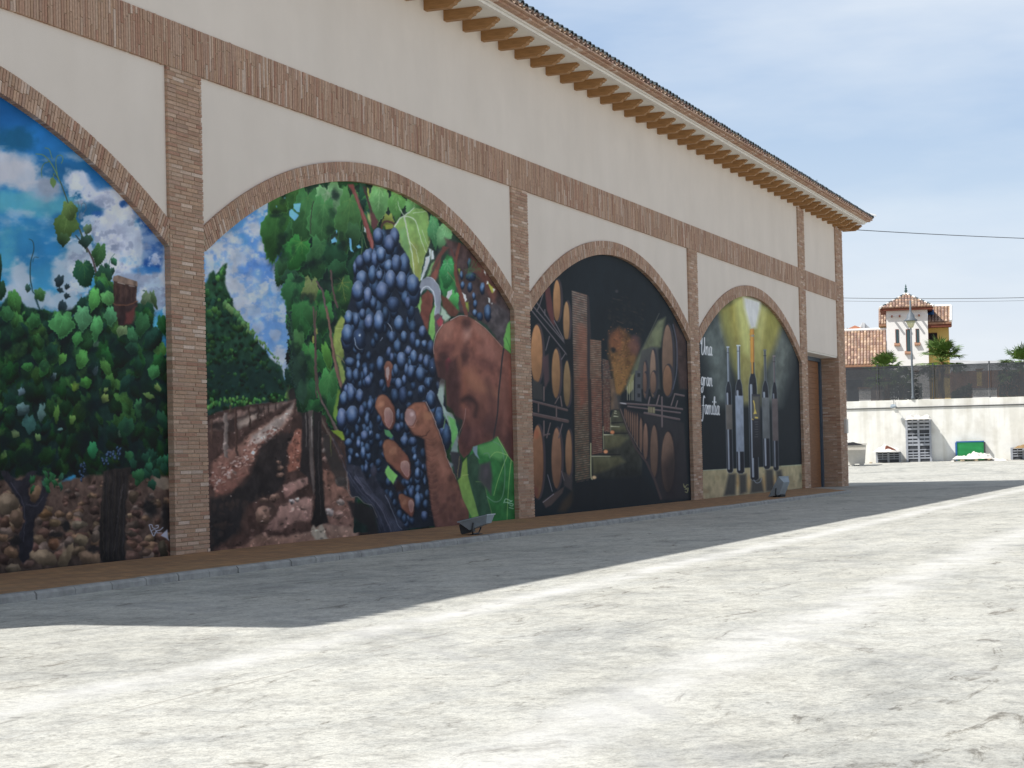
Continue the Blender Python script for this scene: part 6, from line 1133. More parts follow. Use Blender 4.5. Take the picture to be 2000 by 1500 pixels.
for x in tiles:
    if x in vis:
        o = link('roof_tile', TM[0][RN.randrange(6)], M['tile'], roof); o.location = (x, -.955 + RN.uniform(-.012, .012), 8.185); o.rotation_euler = (ang, 0, RN.uniform(-.03, .03))
        o = link('roof_tile', TMD, None, roof); o.location = (x + step / 2, -.935 + RN.uniform(-.015, .012), 8.178 + RN.uniform(-.004, .006)); o.rotation_euler = (ang, 0, RN.uniform(-.03, .03))
# rows up the slope, joined
for j in range(0, 26):
    y = -.95 + .36 * j + (.4 if j == 0 else 0)
    for x in tiles:
        if x < -12 or x > XR - .1 - max(0, (y + .9)): continue
        if j == 0 and x in vis: continue
        z = 8.19 + sl_ * (y + .95); c = TT[RN.randrange(6)]
        P = [(math.cos(math.pi * k / 4) * .085, math.sin(math.pi * k / 4) * .066) for k in range(5)]
        vs = [(x + step / 2 + a, y, z + b) for a, b in P] + [(x + step / 2 + a * .9, y + .4, z + .4 * sl_ - .02 + b * .9) for a, b in P]
        field.add(vs, [(k, k + 1, 6 + k, 5 + k) for k in range(4)] + [(4, 3, 2, 1, 0)], c)
field.build('tile_field', M['tile'], roof, tint=True, kind='stuff')
for k in range(7):
    o = link('ridge_tile', TM[1][3], M['white_tile'] if k == 0 else M['tile'], roof); t = k * .36; o.location = (XR + .02 - t * .7, -.98 + t * .7, 8.215 + sl_ * t * .7); o.rotation_euler = (ang * .7, 0, math.radians(45)); o.scale = (1.2, 1, 1.2)
mb = MB(); mb.tube([(31.6, -.78, 8.2), (31.6, -.78, 8.42)], .008, 5); mb.tube([(31.45, -.78, 8.36), (31.75, -.78, 8.4)], .006, 4); mb.build('roof_bracket', M['grey_metal'], B)

# ================================================================ FLOODLIGHTS ON THE PAVEMENT
def floodlight(loc, rz, tilt, label, sc_=.82):
    t = empty('floodlight', loc, rz, label, 'floodlight', 'floodlights on the pavement edge')
    H = Matrix.Translation((0, 0, .2)) @ Matrix.Rotation(tilt, 4, 'X')
    mb = MB(); a = [(-.2, -.25, .06), (.2, -.25, .06), (.2, .25, .06), (-.2, .25, .06)]; b = [(-.13, -.19, -.06), (.13, -.19, -.06), (.13, .12, -.1), (-.13, .12, -.1)]
    mb.add([H @ Vector(p) for p in a + b], [(3, 2, 1, 0), (4, 5, 6, 7), (0, 1, 5, 4), (1, 2, 6, 5), (2, 3, 7, 6), (3, 0, 4, 7)]); mb.build('housing', M['grey_metal'], t)
    mb = MB(); mb.box((-.215, -.265, .06), (.215, .265, .078), None, H); mb.build('rim', M['grey_metal'], t)
    mb = MB(); mb.box((-.18, -.23, .0785), (.18, .23, .084), None, H); mb.build('glass', M['glass_dark'], t)
    mb = MB(); mb.box((-.1, .1, -.14), (.1, .27, .03), None, H)
    for k in range(5): mb.box((-.1 + k * .046, .27, -.13), (-.085 + k * .046, .285, .02), None, H)
    mb.build('gear_box', M['dark_metal'], t)
    mb = MB(); mb.tube([(-.21, .0, .2), (-.215, .02, .08), (-.14, .03, .015), (.14, .03, .015), (.215, .02, .08), (.21, 0, .2)], .014, 6); mb.box((-.08, -.06, 0), (.08, .1, .012)); mb.build('bracket', M['dark_metal'], t)
    t.scale = (sc_,) * 3; return t
floodlight((4.74, -1.76, .002), math.radians(4), math.radians(-12), 'grey floodlight on the pavement edge under the grape harvest mural')
floodlight((22.95, -1.6, .002), math.radians(-18), math.radians(-58), 'small grey floodlight tilted upright in front of the bottle mural', 1.0)

# ================================================================ YARD WALL AND WHAT STANDS BY IT
def wall_mat():
    def extra(N, L, mp, out):
        def nz(sc, st, p0, c0, p1, c1, o):
            m2 = N.new('ShaderNodeMapping'); m2.inputs['Scale'].default_value = st; L.new(mp.outputs[0], m2.inputs[0]); n = N.new('ShaderNodeTexNoise'); n.inputs['Scale'].default_value = sc; n.inputs['Detail'].default_value = 7; L.new(m2.outputs[0], n.inputs[0])
            r = N.new('ShaderNodeValToRGB'); r.color_ramp.elements[0].position = p0; r.color_ramp.elements[1].position = p1; r.color_ramp.elements[0].color = c0; r.color_ramp.elements[1].color = c1; L.new(n.outputs[0], r.inputs[0])
            q = N.new('ShaderNodeMixRGB'); q.blend_type = 'MULTIPLY'; q.inputs[0].default_value = 1; L.new(o, q.inputs[1]); L.new(r.outputs[0], q.inputs[2]); return q.outputs[0]
        out = nz(1.1, (1, 1, 1.2), .36, (.88, .87, .85, 1), .52, (1, 1, 1, 1), out); return nz(2.2, (1, 1, .1), .35, (.86, .85, .82, 1), .5, (1, 1, 1, 1), out)
    return mat('cast_concrete_wall', (.80, .79, .74), .92, .06, 2.5, .15, 30, coord='World', extra=extra)
M['yard_wall'] = wall_mat()
def bbox(mb, s0, s1, o0, o1, z0, z1, col=None):
    c = [bp(s, o, z) for z in (z0, z1) for (s, o) in ((s0, o0), (s1, o0), (s1, o1), (s0, o1))]
    mb.add(c, [(0, 1, 2, 3), (7, 6, 5, 4), (4, 5, 1, 0), (5, 6, 2, 1), (6, 7, 3, 2), (7, 4, 0, 3)], col); return mb
ZW0 = binv(1660, 784.5, 0)[1]; ZW1 = binv(2000, 774, 0)[1]; ZW = (ZW0 + ZW1) / 2
YW = empty('retaining_wall', bp(0, 0, .4), 0, 'tall pale concrete retaining wall closing the yard, stained and streaked', 'wall')
YW.matrix_world = Matrix.Identity(4); 
mb = MB(); bbox(mb, -40, 70, -.35, 0, -.5, ZW); mb.build('wall_face', M['yard_wall'], YW)
(sA, zA), (sB, zB) = binv(1660, 799, .03), binv(2000, 789.7, .03); mb = MB(); mb.tube([bp(sA - 25, .035, zA), bp(sB + 30, .035, zB)], .026, 6)
tag(mb.build('wall_pipe', M['dark_metal']), 'thin dark pipe running level along the top of the concrete wall', 'pipe')
s, z = binv(1746, 794, .1); t = empty('wall_lamp', bp(s, 0, z), 0, 'small round lamp on an arm fixed to the concrete wall', 'lamp'); t.matrix_world = Matrix.Identity(4)
mb = MB(); bbox(mb, s - .07, s + .07, .0, .1, z - .1, z + .1); mb.build('mount', M['white_plastic'], t)
mb = MB(); mb.tube([bp(s, .05, z + .05), bp(s - .02, .3, z + .12), bp(s - .04, .42, z + .05)], .012, 5); mb.tube([bp(s, .06, z + .05), bp(s, .06, z + .32)], .012, 5); mb.build('arm', M['dark_metal'], t)
mb = MB(); mb.tube([bp(s - .04, .44, z + .05), bp(s - .04, .40, z - .02)], [.13, .14], 14); mb.build('reflector', M['grey_metal'], t)

# fence on the wall
ft = lambda u: 720 - 12.2 * (u - 1655) / 345; fbm_ = lambda u: 782.5 - 10.5 * (u - 1655) / 345
FO = -.18; zt = (binv(1660, ft(1660), FO)[1] + binv(2000, ft(2000), FO)[1]) / 2; zb = ZW + .06
FN = empty('mesh_fence', bp(0, 0, 0), 0, 'dark grey perforated metal fence on top of the concrete wall', 'fence'); FN.matrix_world = Matrix.Identity(4)
sp = [binv(u, 750, FO)[0] for u in (1714, 1824, 1933)]; d = (sp[2] - sp[0]) / 2; posts = [sp[0] + d * k for k in range(-6, 14)]
for s in posts:
    mb = MB(); bbox(mb, s - .035, s + .035, FO - .03, FO + .04, ZW - .02, zt + .13); mb.build('fence_post', M['fence'], FN)
    if s < posts[-1]:
        mb = MB(); bbox(mb, s + .04, s + d - .04, FO - .02, FO + .02, zt - .02, zt + .03); bbox(mb, s + .04, s + d - .04, FO - .02, FO + .02, zb - .03, zb); mb.build('fence_rail', M['fence'], FN)
        mb = MB(); k = s + .045
        while k < s + d - .06: bbox(mb, k, k + .035, FO - .004, FO + .004, zb, zt - .02); k += .052
        z = zb + .03
        while z < zt - .05: bbox(mb, s + .045, s + d - .045, FO - .0075, FO - .0045, z, z + .035); z += .052
        mb.build('mesh_panel', M['fence'], FN)
# lamp post
s, _ = binv(1783, 778, -.02); zl = lambda v: binv(1777, v, -.02)[1]
t = empty('street_lamp', bp(s, -.02, ZW), 0, 'grey street lamp post rising from the concrete wall before the white tower', 'street lamp')
def local(mb_): return mb_
h = zl(640) - ZW
mb = MB(); mb.lathe([(.09, 0), (.09, .12), (.055, .2), (.05, h * .55), (.06, h * .56), (.05, h * .58), (.035, h)], (0, 0, 0), 10); mb.build('pole', M['lamp_grey'], t, smooth=True)
mb = MB(); mb.lathe([(.1, h), (.24, h + .32)], n=14); mb.build('lamp_glass', M['lamp_glass'], t, smooth=True)
mb = MB(); mb.lathe([(.32, h + .32), (.33, h + .36), (.2, h + .46), (.17, h + .62), (.08, h + .72), (.05, h + .8), (.045, h + 1.3), (.02, h + 1.32)], n=14); mb.build('lamp_cap', M['lamp_grey'], t, smooth=True)

# pallet boxes, tub, sacks, green screen
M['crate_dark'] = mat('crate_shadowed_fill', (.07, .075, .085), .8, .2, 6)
def crate(s, off, z, w, d, hh, label, name='pallet_box'):
    t = empty(name, bp(s, off, z), math.atan2(BE.y, BE.x), label, 'crate', 'grey plastic crates by the yard wall'); g = M['plastic_grey']
    for (x, y) in ((0, 0), (w / 2 - .05, 0), (w - .1, 0), (0, d - .1), (w / 2 - .05, d - .1), (w - .1, d - .1)):
        mb = MB(); mb.box((x, y, 0), (x + .1, y + .1, hh)); mb.build('corner_post', g, t)
    for y in (.015, d - .045):
        for x0, x1 in ((.1, w / 2 - .05), (w / 2 + .05, w - .1)):
            for k in range(3):
                z0 = .17 + (hh - .24) * k / 3; mb = MB(); mb.box((x0, y, z0), (x1, y + .03, z0 + (hh - .24) / 3 - .07)); mb.build('slat', g, t)
            mb = MB(); xm = (x0 + x1) / 2; mb.box((xm - .015, y - .006, .16), (xm + .015, y + .036, hh - .04)); mb.build('rib', g, t)
    mb = MB(); mb.box((.03, .06, .15), (w - .03, d - .06, .18)); mb.box((.045, .1, .18), (.055, d - .1, hh - .04)); mb.box((w - .055, .1, .18), (w - .045, d - .1, hh - .04)); mb.box((.02, .1, hh - .06), (.1, d - .1, hh)); mb.box((w - .1, .1, hh - .06), (w - .02, d - .1, hh)); mb.build('floor_and_ends', g, t)
    mb = MB(); mb.box((.06, .055, .01), (w - .06, d - .055, hh - .06)); mb.build('contents_and_slot_shade', M['crate_dark'], t)  # dark fill; its lower part paints the shade in the fork slots
    for y in (0, d - .1):
        mb = MB(); mb.box((.1, y, hh - .04), (w / 2 - .05, y + .1, hh)); mb.box((w / 2 + .05, y, hh - .04), (w - .1, y + .1, hh)); mb.build('top_rail', g, t)
    return t
def gz(s, off): return road_z(bp(s, off, 0))
s0 = binv(1770.5, 890, 1.35)[0]; w_ = binv(1821.5, 890, 1.35)[0] - s0; zz = gz(s0, 1.3)
YC = 1.4 - 1.1
hs = (.62, .76, .74); names = ('grey plastic crate at the foot of the tall stack', 'grey plastic crate in the middle of the tall stack', 'grey plastic crate filled with white bags, topmost of the tall stack')
for h_, lb in zip(hs, names): crate(s0, YC, zz, w_, 1.05, h_, lb); zz += h_ + .003
def heap(name, s, off, z, ws, wo, hh, seed, m, label, cat, group=None, n=26, parent=None):
    """a crumpled heap of cloth or film"""
    R = random.Random(seed); mb = MB(); vs = []; a0 = R.random() * 9
    for i in range(n + 1):
        for j in range(n + 1):
            x, y = i / n * 2 - 1, j / n * 2 - 1; r = math.hypot(x, y); f = max(0, 1 - r ** 2.2)
            q = math.sin(x * 5 + a0) * math.cos(y * 4 + a0 * 2) * .22 + math.sin(x * 11 + y * 7 + a0) * .12 + R.uniform(-.05, .05)
            P = bp(s + x * ws / 2 * (1 + .1 * math.sin(y * 5 + a0)), off + y * wo / 2, z + hh * f * (.75 + q)); vs.append(P)
    mb.add(vs, [(i * (n + 1) + j, (i + 1) * (n + 1) + j, (i + 1) * (n + 1) + j + 1, i * (n + 1) + j + 1) for i in range(n) for j in range(n)])
    return mb.build(name, m, parent, smooth=False, label=label, cat=cat, group=group)
for k in range(3): heap('white_bag', s0 + w_ * (.2 + .3 * k), YC + .5, zz - .08, w_ * .42, .95, .26, 40 + k, M['sack'], ['white bag in the tall crate stack, nearest the low crate', 'white bag in the middle of the tall crate stack top', 'white bag in the tall crate stack, nearest the green screen'][k], 'bag', 'white bags on the crates', 14)
s1 = binv(1710.5, 890, 1.4)[0]; w1 = binv(1760, 890, 1.4)[0] - s1
crate(s1, .4, gz(s1, 1.3), w1, 1.0, .56, 'low grey plastic crate under white sheeting, beside the tall stack')
heap('white_sheet', s1 + w1 * .48, .9, gz(s1, 1.3) + .54, w1 * 1.15, 1.15, .34, 7, M['sack'], 'crumpled white sheeting heaped on the low crate', 'sheet')
mb = MB(); q = gz(s1, 1.3) + .6; mb.add([bp(s1 + w1 * .35, 1.3, q), bp(s1 + w1 * .8, 1.42, q + .03), bp(s1 + w1 * .72, 1.35, q + .07), bp(s1 + w1 * .45, 1.3, q + .24), bp(s1 + w1 * .4, 1.1, q + .2), bp(s1 + w1 * .7, 1.1, q + .1)], [(0, 1, 2, 3), (3, 2, 5, 4), (0, 3, 4), (1, 5, 2), (0, 4, 5, 1)])
tag(mb.build('cardboard_piece', M['redwood']), 'dark folded card poking out from under the white sheeting', 'cardboard')
s2 = binv(1977, 890, 1.3)[0]; crate(s2, .3, gz(s2, 1.3), w1, 1.0, .6, 'grey plastic crate standing right of the white sacks by the wall')
heap('rubbish_heap', s2 + w1 * .5, .8, gz(s2, 1.3) + .56, w1 * .8, .9, .2, 9, M['palm_dry'], 'small brown rubbish heap lying in the crate right of the sacks', 'rubbish', None, 12)
# white tub beside the hall corner
sR = binv(1691.5, 890, 6)[0]; t = empty('waste_tub', bp(sR - 1.3, 5.2, gz(sR, 5.6)), math.atan2(BE.y, BE.x), 'big dirty white plastic tub half hidden by the brick corner', 'tub')
mb = MB(); W_ = 1.3; D_ = 1.2; H_ = .98
mb.add([(.08, .08, .1), (W_ - .08, .08, .1), (W_ - .08, D_ - .08, .1), (.08, D_ - .08, .1), (0, 0, H_), (W_, 0, H_), (W_, D_, H_), (0, D_, H_)], [(3, 2, 1, 0), (0, 1, 5, 4), (1, 2, 6, 5), (2, 3, 7, 6), (3, 0, 4, 7)]); mb.build('tub_body', M['white_plastic'], t)
mb = MB(); mb.box((-.04, -.04, H_ - .02), (W_ + .04, .03, H_ + .05)); mb.box((-.04, D_ - .03, H_ - .02), (W_ + .04, D_ + .04, H_ + .05)); mb.box((-.04, .03, H_ - .02), (.03, D_ - .03, H_ + .05)); mb.box((W_ - .03, .03, H_ - .02), (W_ + .04, D_ - .03, H_ + .05)); mb.build('rim', M['white_plastic'], t)
for x in (.12, .55, .98):
    for y in (.1, D_ - .28): mb = MB(); mb.box((x, y, 0), (x + .2, y + .18, .11)); mb.build('foot', M['white_plastic'], t)
for x in (.3, .62, .94): mb = MB(); mb.add([(x, -.012, .14), (x + .05, -.012, .14), (x + .05, -.05, H_ - .05), (x, -.05, H_ - .05), (x, .03, .14), (x + .05, .03, .14), (x + .05, .0, H_ - .05), (x, .0, H_ - .05)], [(0, 1, 2, 3), (1, 5, 6, 2), (4, 0, 3, 7), (0, 4, 5, 1)]); 
heap('grape_waste', sR - .65, 5.8, gz(sR, 5.6) + H_ - .04, 1.15, 1.05, .16, 12, M['dark'], 'dark waste heaped inside the white tub', 'waste', None, 14)
# green screen, sacks
sg0, zg1 = binv(1866, 862, .5); sg1, _ = binv(1925, 863, .5); gzz = gz(sg0, .6)
t = empty('green_screen', bp(sg0, .3, gzz), math.atan2(BE.y, BE.x) , 'upright green corrugated panel in a blue frame leaning by the wall', 'panel'); hg = zg1 - gzz; wg = sg1 - sg0
mb = MB()
n = 30
for k in range(n):
    z0, z1 = .03 + (hg - .06) * k / n, .03 + (hg - .06) * (k + 1) / n; mb.box((.08, .03 + (.018 if k % 2 else 0), z0), (wg - .08, .06 + (.018 if k % 2 else 0), z1))
mb.build('green_sheet', M['green'], t)
for nm, a, b, mm in (('frame_side', (0, 0, 0), (.08, .42, hg - .05), M['blue']), ('frame_side', (wg - .08, 0, .1), (wg, .3, hg - .06), M['dark_metal']), ('frame_top', (.04, 0, hg - .06), (wg - .05, .1, hg), M['blue'])):
    mb = MB(); mb.box(a, b); mb.build(nm, mm, t)
t.rotation_euler = (0, 0, math.atan2(BE.y, BE.x) + .0); 
sp0 = binv(1874, 896, 1.6)[0]; sp1 = binv(1942, 896, 1.6)[0]; pz = gz(sp0, 1.6)
pl = empty('wooden_pallet', bp(sp0 + .1, 1.0, pz), math.atan2(BE.y, BE.x) + .05, 'pale wooden pallet lying under the white sacks', 'pallet')
for k in range(3):
    mb = MB(); mb.box((0.02 + k * .62, 0, 0), (.16 + k * .62, .9, .1)); mb.build('bearer', M['pallet'], pl)
for k in range(7): mb = MB(); mb.box((0, .0 + k * .135, .1), (1.42, .1 + k * .135, .125)); mb.build('plank', M['pallet'], pl)
for k, (a, w2, h2, sd, dz) in enumerate(((.15, .9, .2, 1, .12), (.75, 1.0, .38, 2, .12), (1.2, .7, .3, 3, .12), (.5, 1.1, .22, 4, .1), (1.62, .6, .14, 5, .0), (1.98, .5, .1, 6, 0.))):
    heap('sack', sp0 + a, 1.45 if k < 4 else 1.2, pz + dz, w2, .7, h2, sd, M['sack'], ['flat white sack at the left of the pallet heap', 'bulging white sack on top of the pallet heap', 'white sack at the right shoulder of the pallet heap', 'white sack draped low across the pallet front', 'white sack fallen just right of the pallet', 'small crumpled sack furthest right of the pallet'][k], 'sack', 'white sacks on and by the pallet', 18)
R = random.Random(8)
for k in range(9):
    sgn = binv([1700, 1704, 1708, 1950, 1958, 1966, 1972, 1955, 1868][k], 900, 1.2)[0]
    mb = MB(); w3, h3 = R.uniform(.08, .2), R.uniform(.02, .06); mb.box((0, 0, 0), (w3, R.uniform(.08, .2), h3), None, Matrix.Translation(bp(sgn, 1.2 + R.uniform(-.2, .3), gz(sgn, 1.2) + .002)) @ Matrix.Rotation(R.random() * 3, 4, 'Z'))
    tag(mb.build('litter_scrap', M['pallet'] if k % 2 else M['sack']), ['pale scrap on the ground between the white tub and the low crate, leftmost', 'tan scrap on the ground left of the low crate', 'white scrap touching the foot of the low crate', 'tan scrap just past the fallen white sack', 'white scrap in the middle of the trail right of the sacks', 'tan scrap in the trail right of the sacks', 'white scrap next to the rightmost crate', 'thin tan scrap by the small crumpled sack', 'white scrap at the blue edge of the green screen'][k], 'litter', 'litter scraps along the wall foot')

# ================================================================ BEHIND THE WALL
TZ = ZW - .25
mb = MB(); c = [bp(-200, -.3, TZ), bp(700, -.3, TZ), bp(700, -4000, TZ), bp(-2500, -4000, TZ)]; mb.add(c, [(0, 1, 2, 3)]); mb.build('terrace_ground', M['earth'], kind='structure')
HO = -30.0
def hb(mb, u0, u1, v0, v1, o0, o1, col=None):
    """box whose near face (at o0) covers pixels u0..u1, v0..v1, going back to o1"""
    a, z1 = binv(u0, v0, o0); b, z0 = binv((u1), v1, o0); z1b = binv(u1, v0, o0)[1]
    return bbox(mb, a, b, o1, o0, z0, (z1 + z1b) / 2)
def tiled_roof(parent, u0, u1, vt, vb, o_front, o_back, tint=1., name='roof'):
    """sloping roof of barrel tiles between eave (front, low) and ridge (back, high)"""
    a, zb_ = binv(u0, vb, o_front); b, _ = binv(u1, vb, o_front); a2, zt_ = binv(u0, vt, o_back); b2, _ = binv(u1, vt, o_back)
    r = MB(); r.add([bp(a, o_front, zb_), bp(b, o_front, zb_), bp(b2, o_back, zt_), bp(a2, o_back, zt_), bp(a, o_front, zb_ - .12), bp(b, o_front, zb_ - .12), bp(b2, o_back, zb_ - .12), bp(a2, o_back, zb_ - .12)], [(0, 1, 2, 3), (5, 4, 7, 6), (4, 5, 1, 0), (5, 6, 2, 1), (7, 4, 0, 3), (6, 7, 3, 2)]); ro = r.build(name, M['tile_plain'], parent)
    nrow = max(3, int((b - a) / .2)); ncol = max(3, int(math.hypot(o_front - o_back, zt_ - zb_) / .36)); t = MB(); f1 = MB()
    for i in range(nrow):
        for j in range(ncol):
            u = (i + .5) / nrow; w0, w1 = j / ncol, (j + 1.12) / ncol; q_ = RN.uniform(.62, .95) * tint; c = tuple(v * q_ for v in RN.choice(TT)); rr = (b - a) / nrow * .40; vs = []
            for w_2, lift in ((w0, .05), (w1, .015)):
                S = (a + (b - a) * u) * (1 - w_2) + (a2 + (b2 - a2) * u) * w_2; O = o_front + (o_back - o_front) * w_2; Z_ = zb_ + (zt_ - zb_) * w_2 + lift
                for k in range(5): vs.append(bp(S + math.cos(math.pi * k / 4) * rr, O, Z_ + math.sin(math.pi * k / 4) * rr * .8))
            t.add(vs, [(k + 1, k, 5 + k, 6 + k) for k in range(4)] + [(0, 1, 2, 3, 4)], c)
    t.build('roof_tiles', M['tile'], ro, tint=True, kind='stuff'); return ro, (a, b, zb_, a2, b2, zt_)
M['tile_plain'] = mat('roof_bed', (.3, .17, .11), .9, .2, 5)
M['shade_wall'] = mat('shaded_wall_brown', (.26, .22, .2), .9, .1, 2)  # shade under the roof is put into this brown
M['tile_red'] = mat('red_clay', (.36, .15, .09), .8, .15, 4)
# --- white tower house
TW = empty('tower_house', bp(0, 0, 0), 0, 'white house tower with hipped tile roof and three slit windows', 'house'); TW.matrix_world = Matrix.Identity(4)
a, z1 = binv(1731, 612, HO); b, _ = binv(1811.5, 611, HO); dep = 2.9
mb = MB(); bbox(mb, a, b, HO - dep, HO, TZ, z1 + .15); mb.build('wall', M['white_wall'], TW)
for u0, u1, v0, v1 in ((1748.5, 1756, 643, 673), (1769, 1778.5, 643, 689), (1788, 1795.5, 642, 672)):
    mb = MB(); hb(mb, u0, u1, v0, v1, HO + .03, HO - .02); wn = mb.build('window', M['redwood'], TW)
    mb = MB(); hb(mb, u0 + 1.6, u1 - .6, v0 + 1.2, v1 - .5, HO + .045, HO + .0305); mb.build('pane', M['glass_dark'], wn)
    mb = MB(); s_, z_ = binv(u0, v1, HO); s2_, _ = binv(u1, v1, HO); mb.prism([(HO + .0, z_ + .12), (HO + .16, z_ - .04), (HO + .16, z_ - .1), (HO, z_ - .1)], 0, s_ - .06, s2_ + .06); mb.v = [tuple(bp(p[0], p[1], p[2])) for p in mb.v]; mb.build('sill', M['tile_plain'], wn)
ov = .34; ex = z1 + .14; ap = binv(1771, 574.5, HO - dep / 2)[1]; cs, co = (a + b) / 2, HO - dep / 2
mb = MB(); bbox(mb, a - ov, b + ov, HO - dep - ov, HO + ov, ex, ex + .16); mb.build('eave_board', M['redwood'], TW)
mb = MB(); mb.add([bp(a - ov - .05, HO + ov + .05, ex + .161), bp(b + ov + .05, HO + ov + .05, ex + .161), bp(b + ov + .05, HO - dep - ov, ex + .161), bp(a - ov - .05, HO - dep - ov, ex + .161), bp(cs, co, ap)], [(0, 1, 4), (1, 2, 4), (2, 3, 4), (3, 0, 4), (3, 2, 1, 0)]); trf = mb.build('roof', M['tile_plain'], TW)
tl = MB(); nr = 17; E0, E1 = a - ov - .05, b + ov + .05; OF = HO + ov + .05
for i in range(nr):
    x = E0 + (E1 - E0) * (i + .5) / nr; hmax = 1 - abs(x - cs) / ((E1 - E0) / 2); rr = (E1 - E0) / nr * .45; nj = max(1, int(hmax * 7 + .6))
    for j in range(nj):
        w0, w1 = hmax * j / nj, hmax * (j + 1.1) / nj; q_ = RN.uniform(.62, .95); c = tuple(v * q_ for v in RN.choice(TT)); vs = []
        for w_2, lift in ((w0, .05), (w1, .01)):
            for k in range(5): vs.append(bp(x + math.cos(math.pi * k / 4) * rr, OF + (co - OF) * w_2, ex + .16 + (ap - ex - .16) * w_2 + lift + math.sin(math.pi * k / 4) * rr * .8))
        tl.add(vs, [(k + 1, k, 5 + k, 6 + k) for k in range(4)] + [(0, 1, 2, 3, 4)], c)
tl.build('roof_tiles', M['tile'], trf, tint=True, kind='stuff')
for sd in (0, 1):
    e0 = bp(E1 if sd else E0, OF, ex + .2); e1 = bp(cs, co, ap + .04)
    for k in range(9):
        p, q = e0.lerp(e1, k / 9), e0.lerp(e1, (k + .96) / 9); mb = MB(); mb.tube([p, q], [.085, .07], 6); mb.build('hip_tile', M['white_tile'] if k % 2 == 0 else M['dark_tile'], trf)
mb = MB(); P0 = bp(cs, co, ap); mb.lathe([(.14, 0), (.07, .08), (.05, .14), (.13, .2), (.05, .28), (.09, .36), (.03, .44), (.05, .5), (.008, .66)], tuple(P0), 8); mb.build('finial', M['finial'], TW, smooth=True)
for u in (1742, 1757, 1781, 1795):
    s_ = binv(u, 620, HO)[0]; mb = MB(); bbox(mb, s_ - .05, s_ + .05, HO, HO + .55, ex - .42, ex - .32); mb.build('bracket_beam', M['redwood'], TW)
# left wing with big roof
mb = MB(); hb(mb, 1600, 1731, 716, 790, HO + .2, HO - 6); mb.build('side_wall', M['shade_wall'], TW)
tiled_roof(TW, 1600, 1730.8, 650, 715.5, HO + .9, HO - 3.2)
ridge = MB(); sa, za = binv(1600, 649, HO - 3.2); sb, _ = binv(1731, 649, HO - 3.2); ridge.tube([bp(sa, HO - 3.2, za + .05), bp(sb, HO - 3.2, za + .05)], .11, 8); ridge.build('ridge', M['white_tile'], TW)
mb = MB(); hb(mb, 1600, 1731, 715.5, 719, HO + .85, HO + .2); mb.build('gutter_board', M['redwood'], TW)
mb = MB(); hb(mb, 1655, 1684.5, 742, 783, HO + .26, HO + .21); mb.build('garage_door', M['dark_metal'], TW)
# chimney cap
s_, zc = binv(1670, 650, HO - 3.4); ch = MB(); bbox(ch, s_ - .42, s_ + .42, HO - 4.1, HO - 3.4, zc - .1, zc + .08); 
for x in (-.42, -.06, .3): bbox(ch, s_ + x, s_ + x + .12, HO - 4.1, HO - 3.4, zc + .08, zc + .24)
cho = ch.build('chimney', M['tile_plain'], TW)
mb = MB(); mb.add([bp(s_ - .55, HO - 3.3, zc + .24), bp(s_ + .55, HO - 3.3, zc + .24), bp(s_ + .55, HO - 4.2, zc + .24), bp(s_ - .55, HO - 4.2, zc + .24), bp(s_, HO - 3.75, zc + .52)], [(0, 1, 4), (1, 2, 4), (2, 3, 4), (3, 0, 4), (3, 2, 1, 0)]); mb.build('chimney_cap', M['tile_red'] if 'tile_red' in M else M['tile_plain'], cho)
# ochre wing on the right and the bit on the left
mb = MB(); hb(mb, 1812, 1857.5, 630, 790, HO - .9, HO - 6); mb.build('ochre_wall', M['yellow_wall'], TW)
tiled_roof(TW, 1812, 1858, 600, 630, HO - .1, HO - 3.2)
mb = MB(); hb(mb, 1812, 1858, 630.5, 638, HO - .15, HO - .9); mb.build('eave_board', M['redwood'], TW)
mb = MB(); hb(mb, 1812.5, 1831, 650, 678, HO - .86, HO - .895); wn = mb.build('window', M['redwood'], TW); mb = MB(); hb(mb, 1815, 1831, 651, 677, HO - .84, HO - .859); mb.build('pane', M['dark'], wn)  # near sheet is dark colour put in for shade inside the opening
mb = MB(); sk0, zk0 = binv(1812, 616, HO - 1.2); sk1, zk1 = binv(1823.5, 607, HO - 2.0); mb.add([bp(sk0, HO - 1.1, zk0 + .04), bp(sk1, HO - 1.1, zk0 + .04), bp(sk1, HO - 2.0, zk1 + .08), bp(sk0, HO - 2.0, zk1 + .08)], [(0, 1, 2, 3)]); mb.build('skylight', M['blue'], TW)
s_, z_ = binv(1857, 600, HO - 3.2); s2_, z2_ = binv(1857, 630, HO - .1); mb = MB(); mb.tube([bp(s_, HO - 3.2, z_ + .08), bp(s2_, HO - .1, z2_ + .08)], .1, 8); mb.tube([bp(binv(1822, 599, HO - 3.2)[0], HO - 3.2, z_ + .1), bp(s_, HO - 3.2, z_ + .1)], .1, 8); mb.build('ridge', M['white_tile'], TW)
mb = MB(); hb(mb, 1716.5, 1731, 634, 650, HO - 3.3, HO - 6); mb.build('ochre_wall', M['yellow_wall'], TW); tiled_roof(TW, 1716, 1731, 603, 634, HO - 3.0, HO - 5.5)
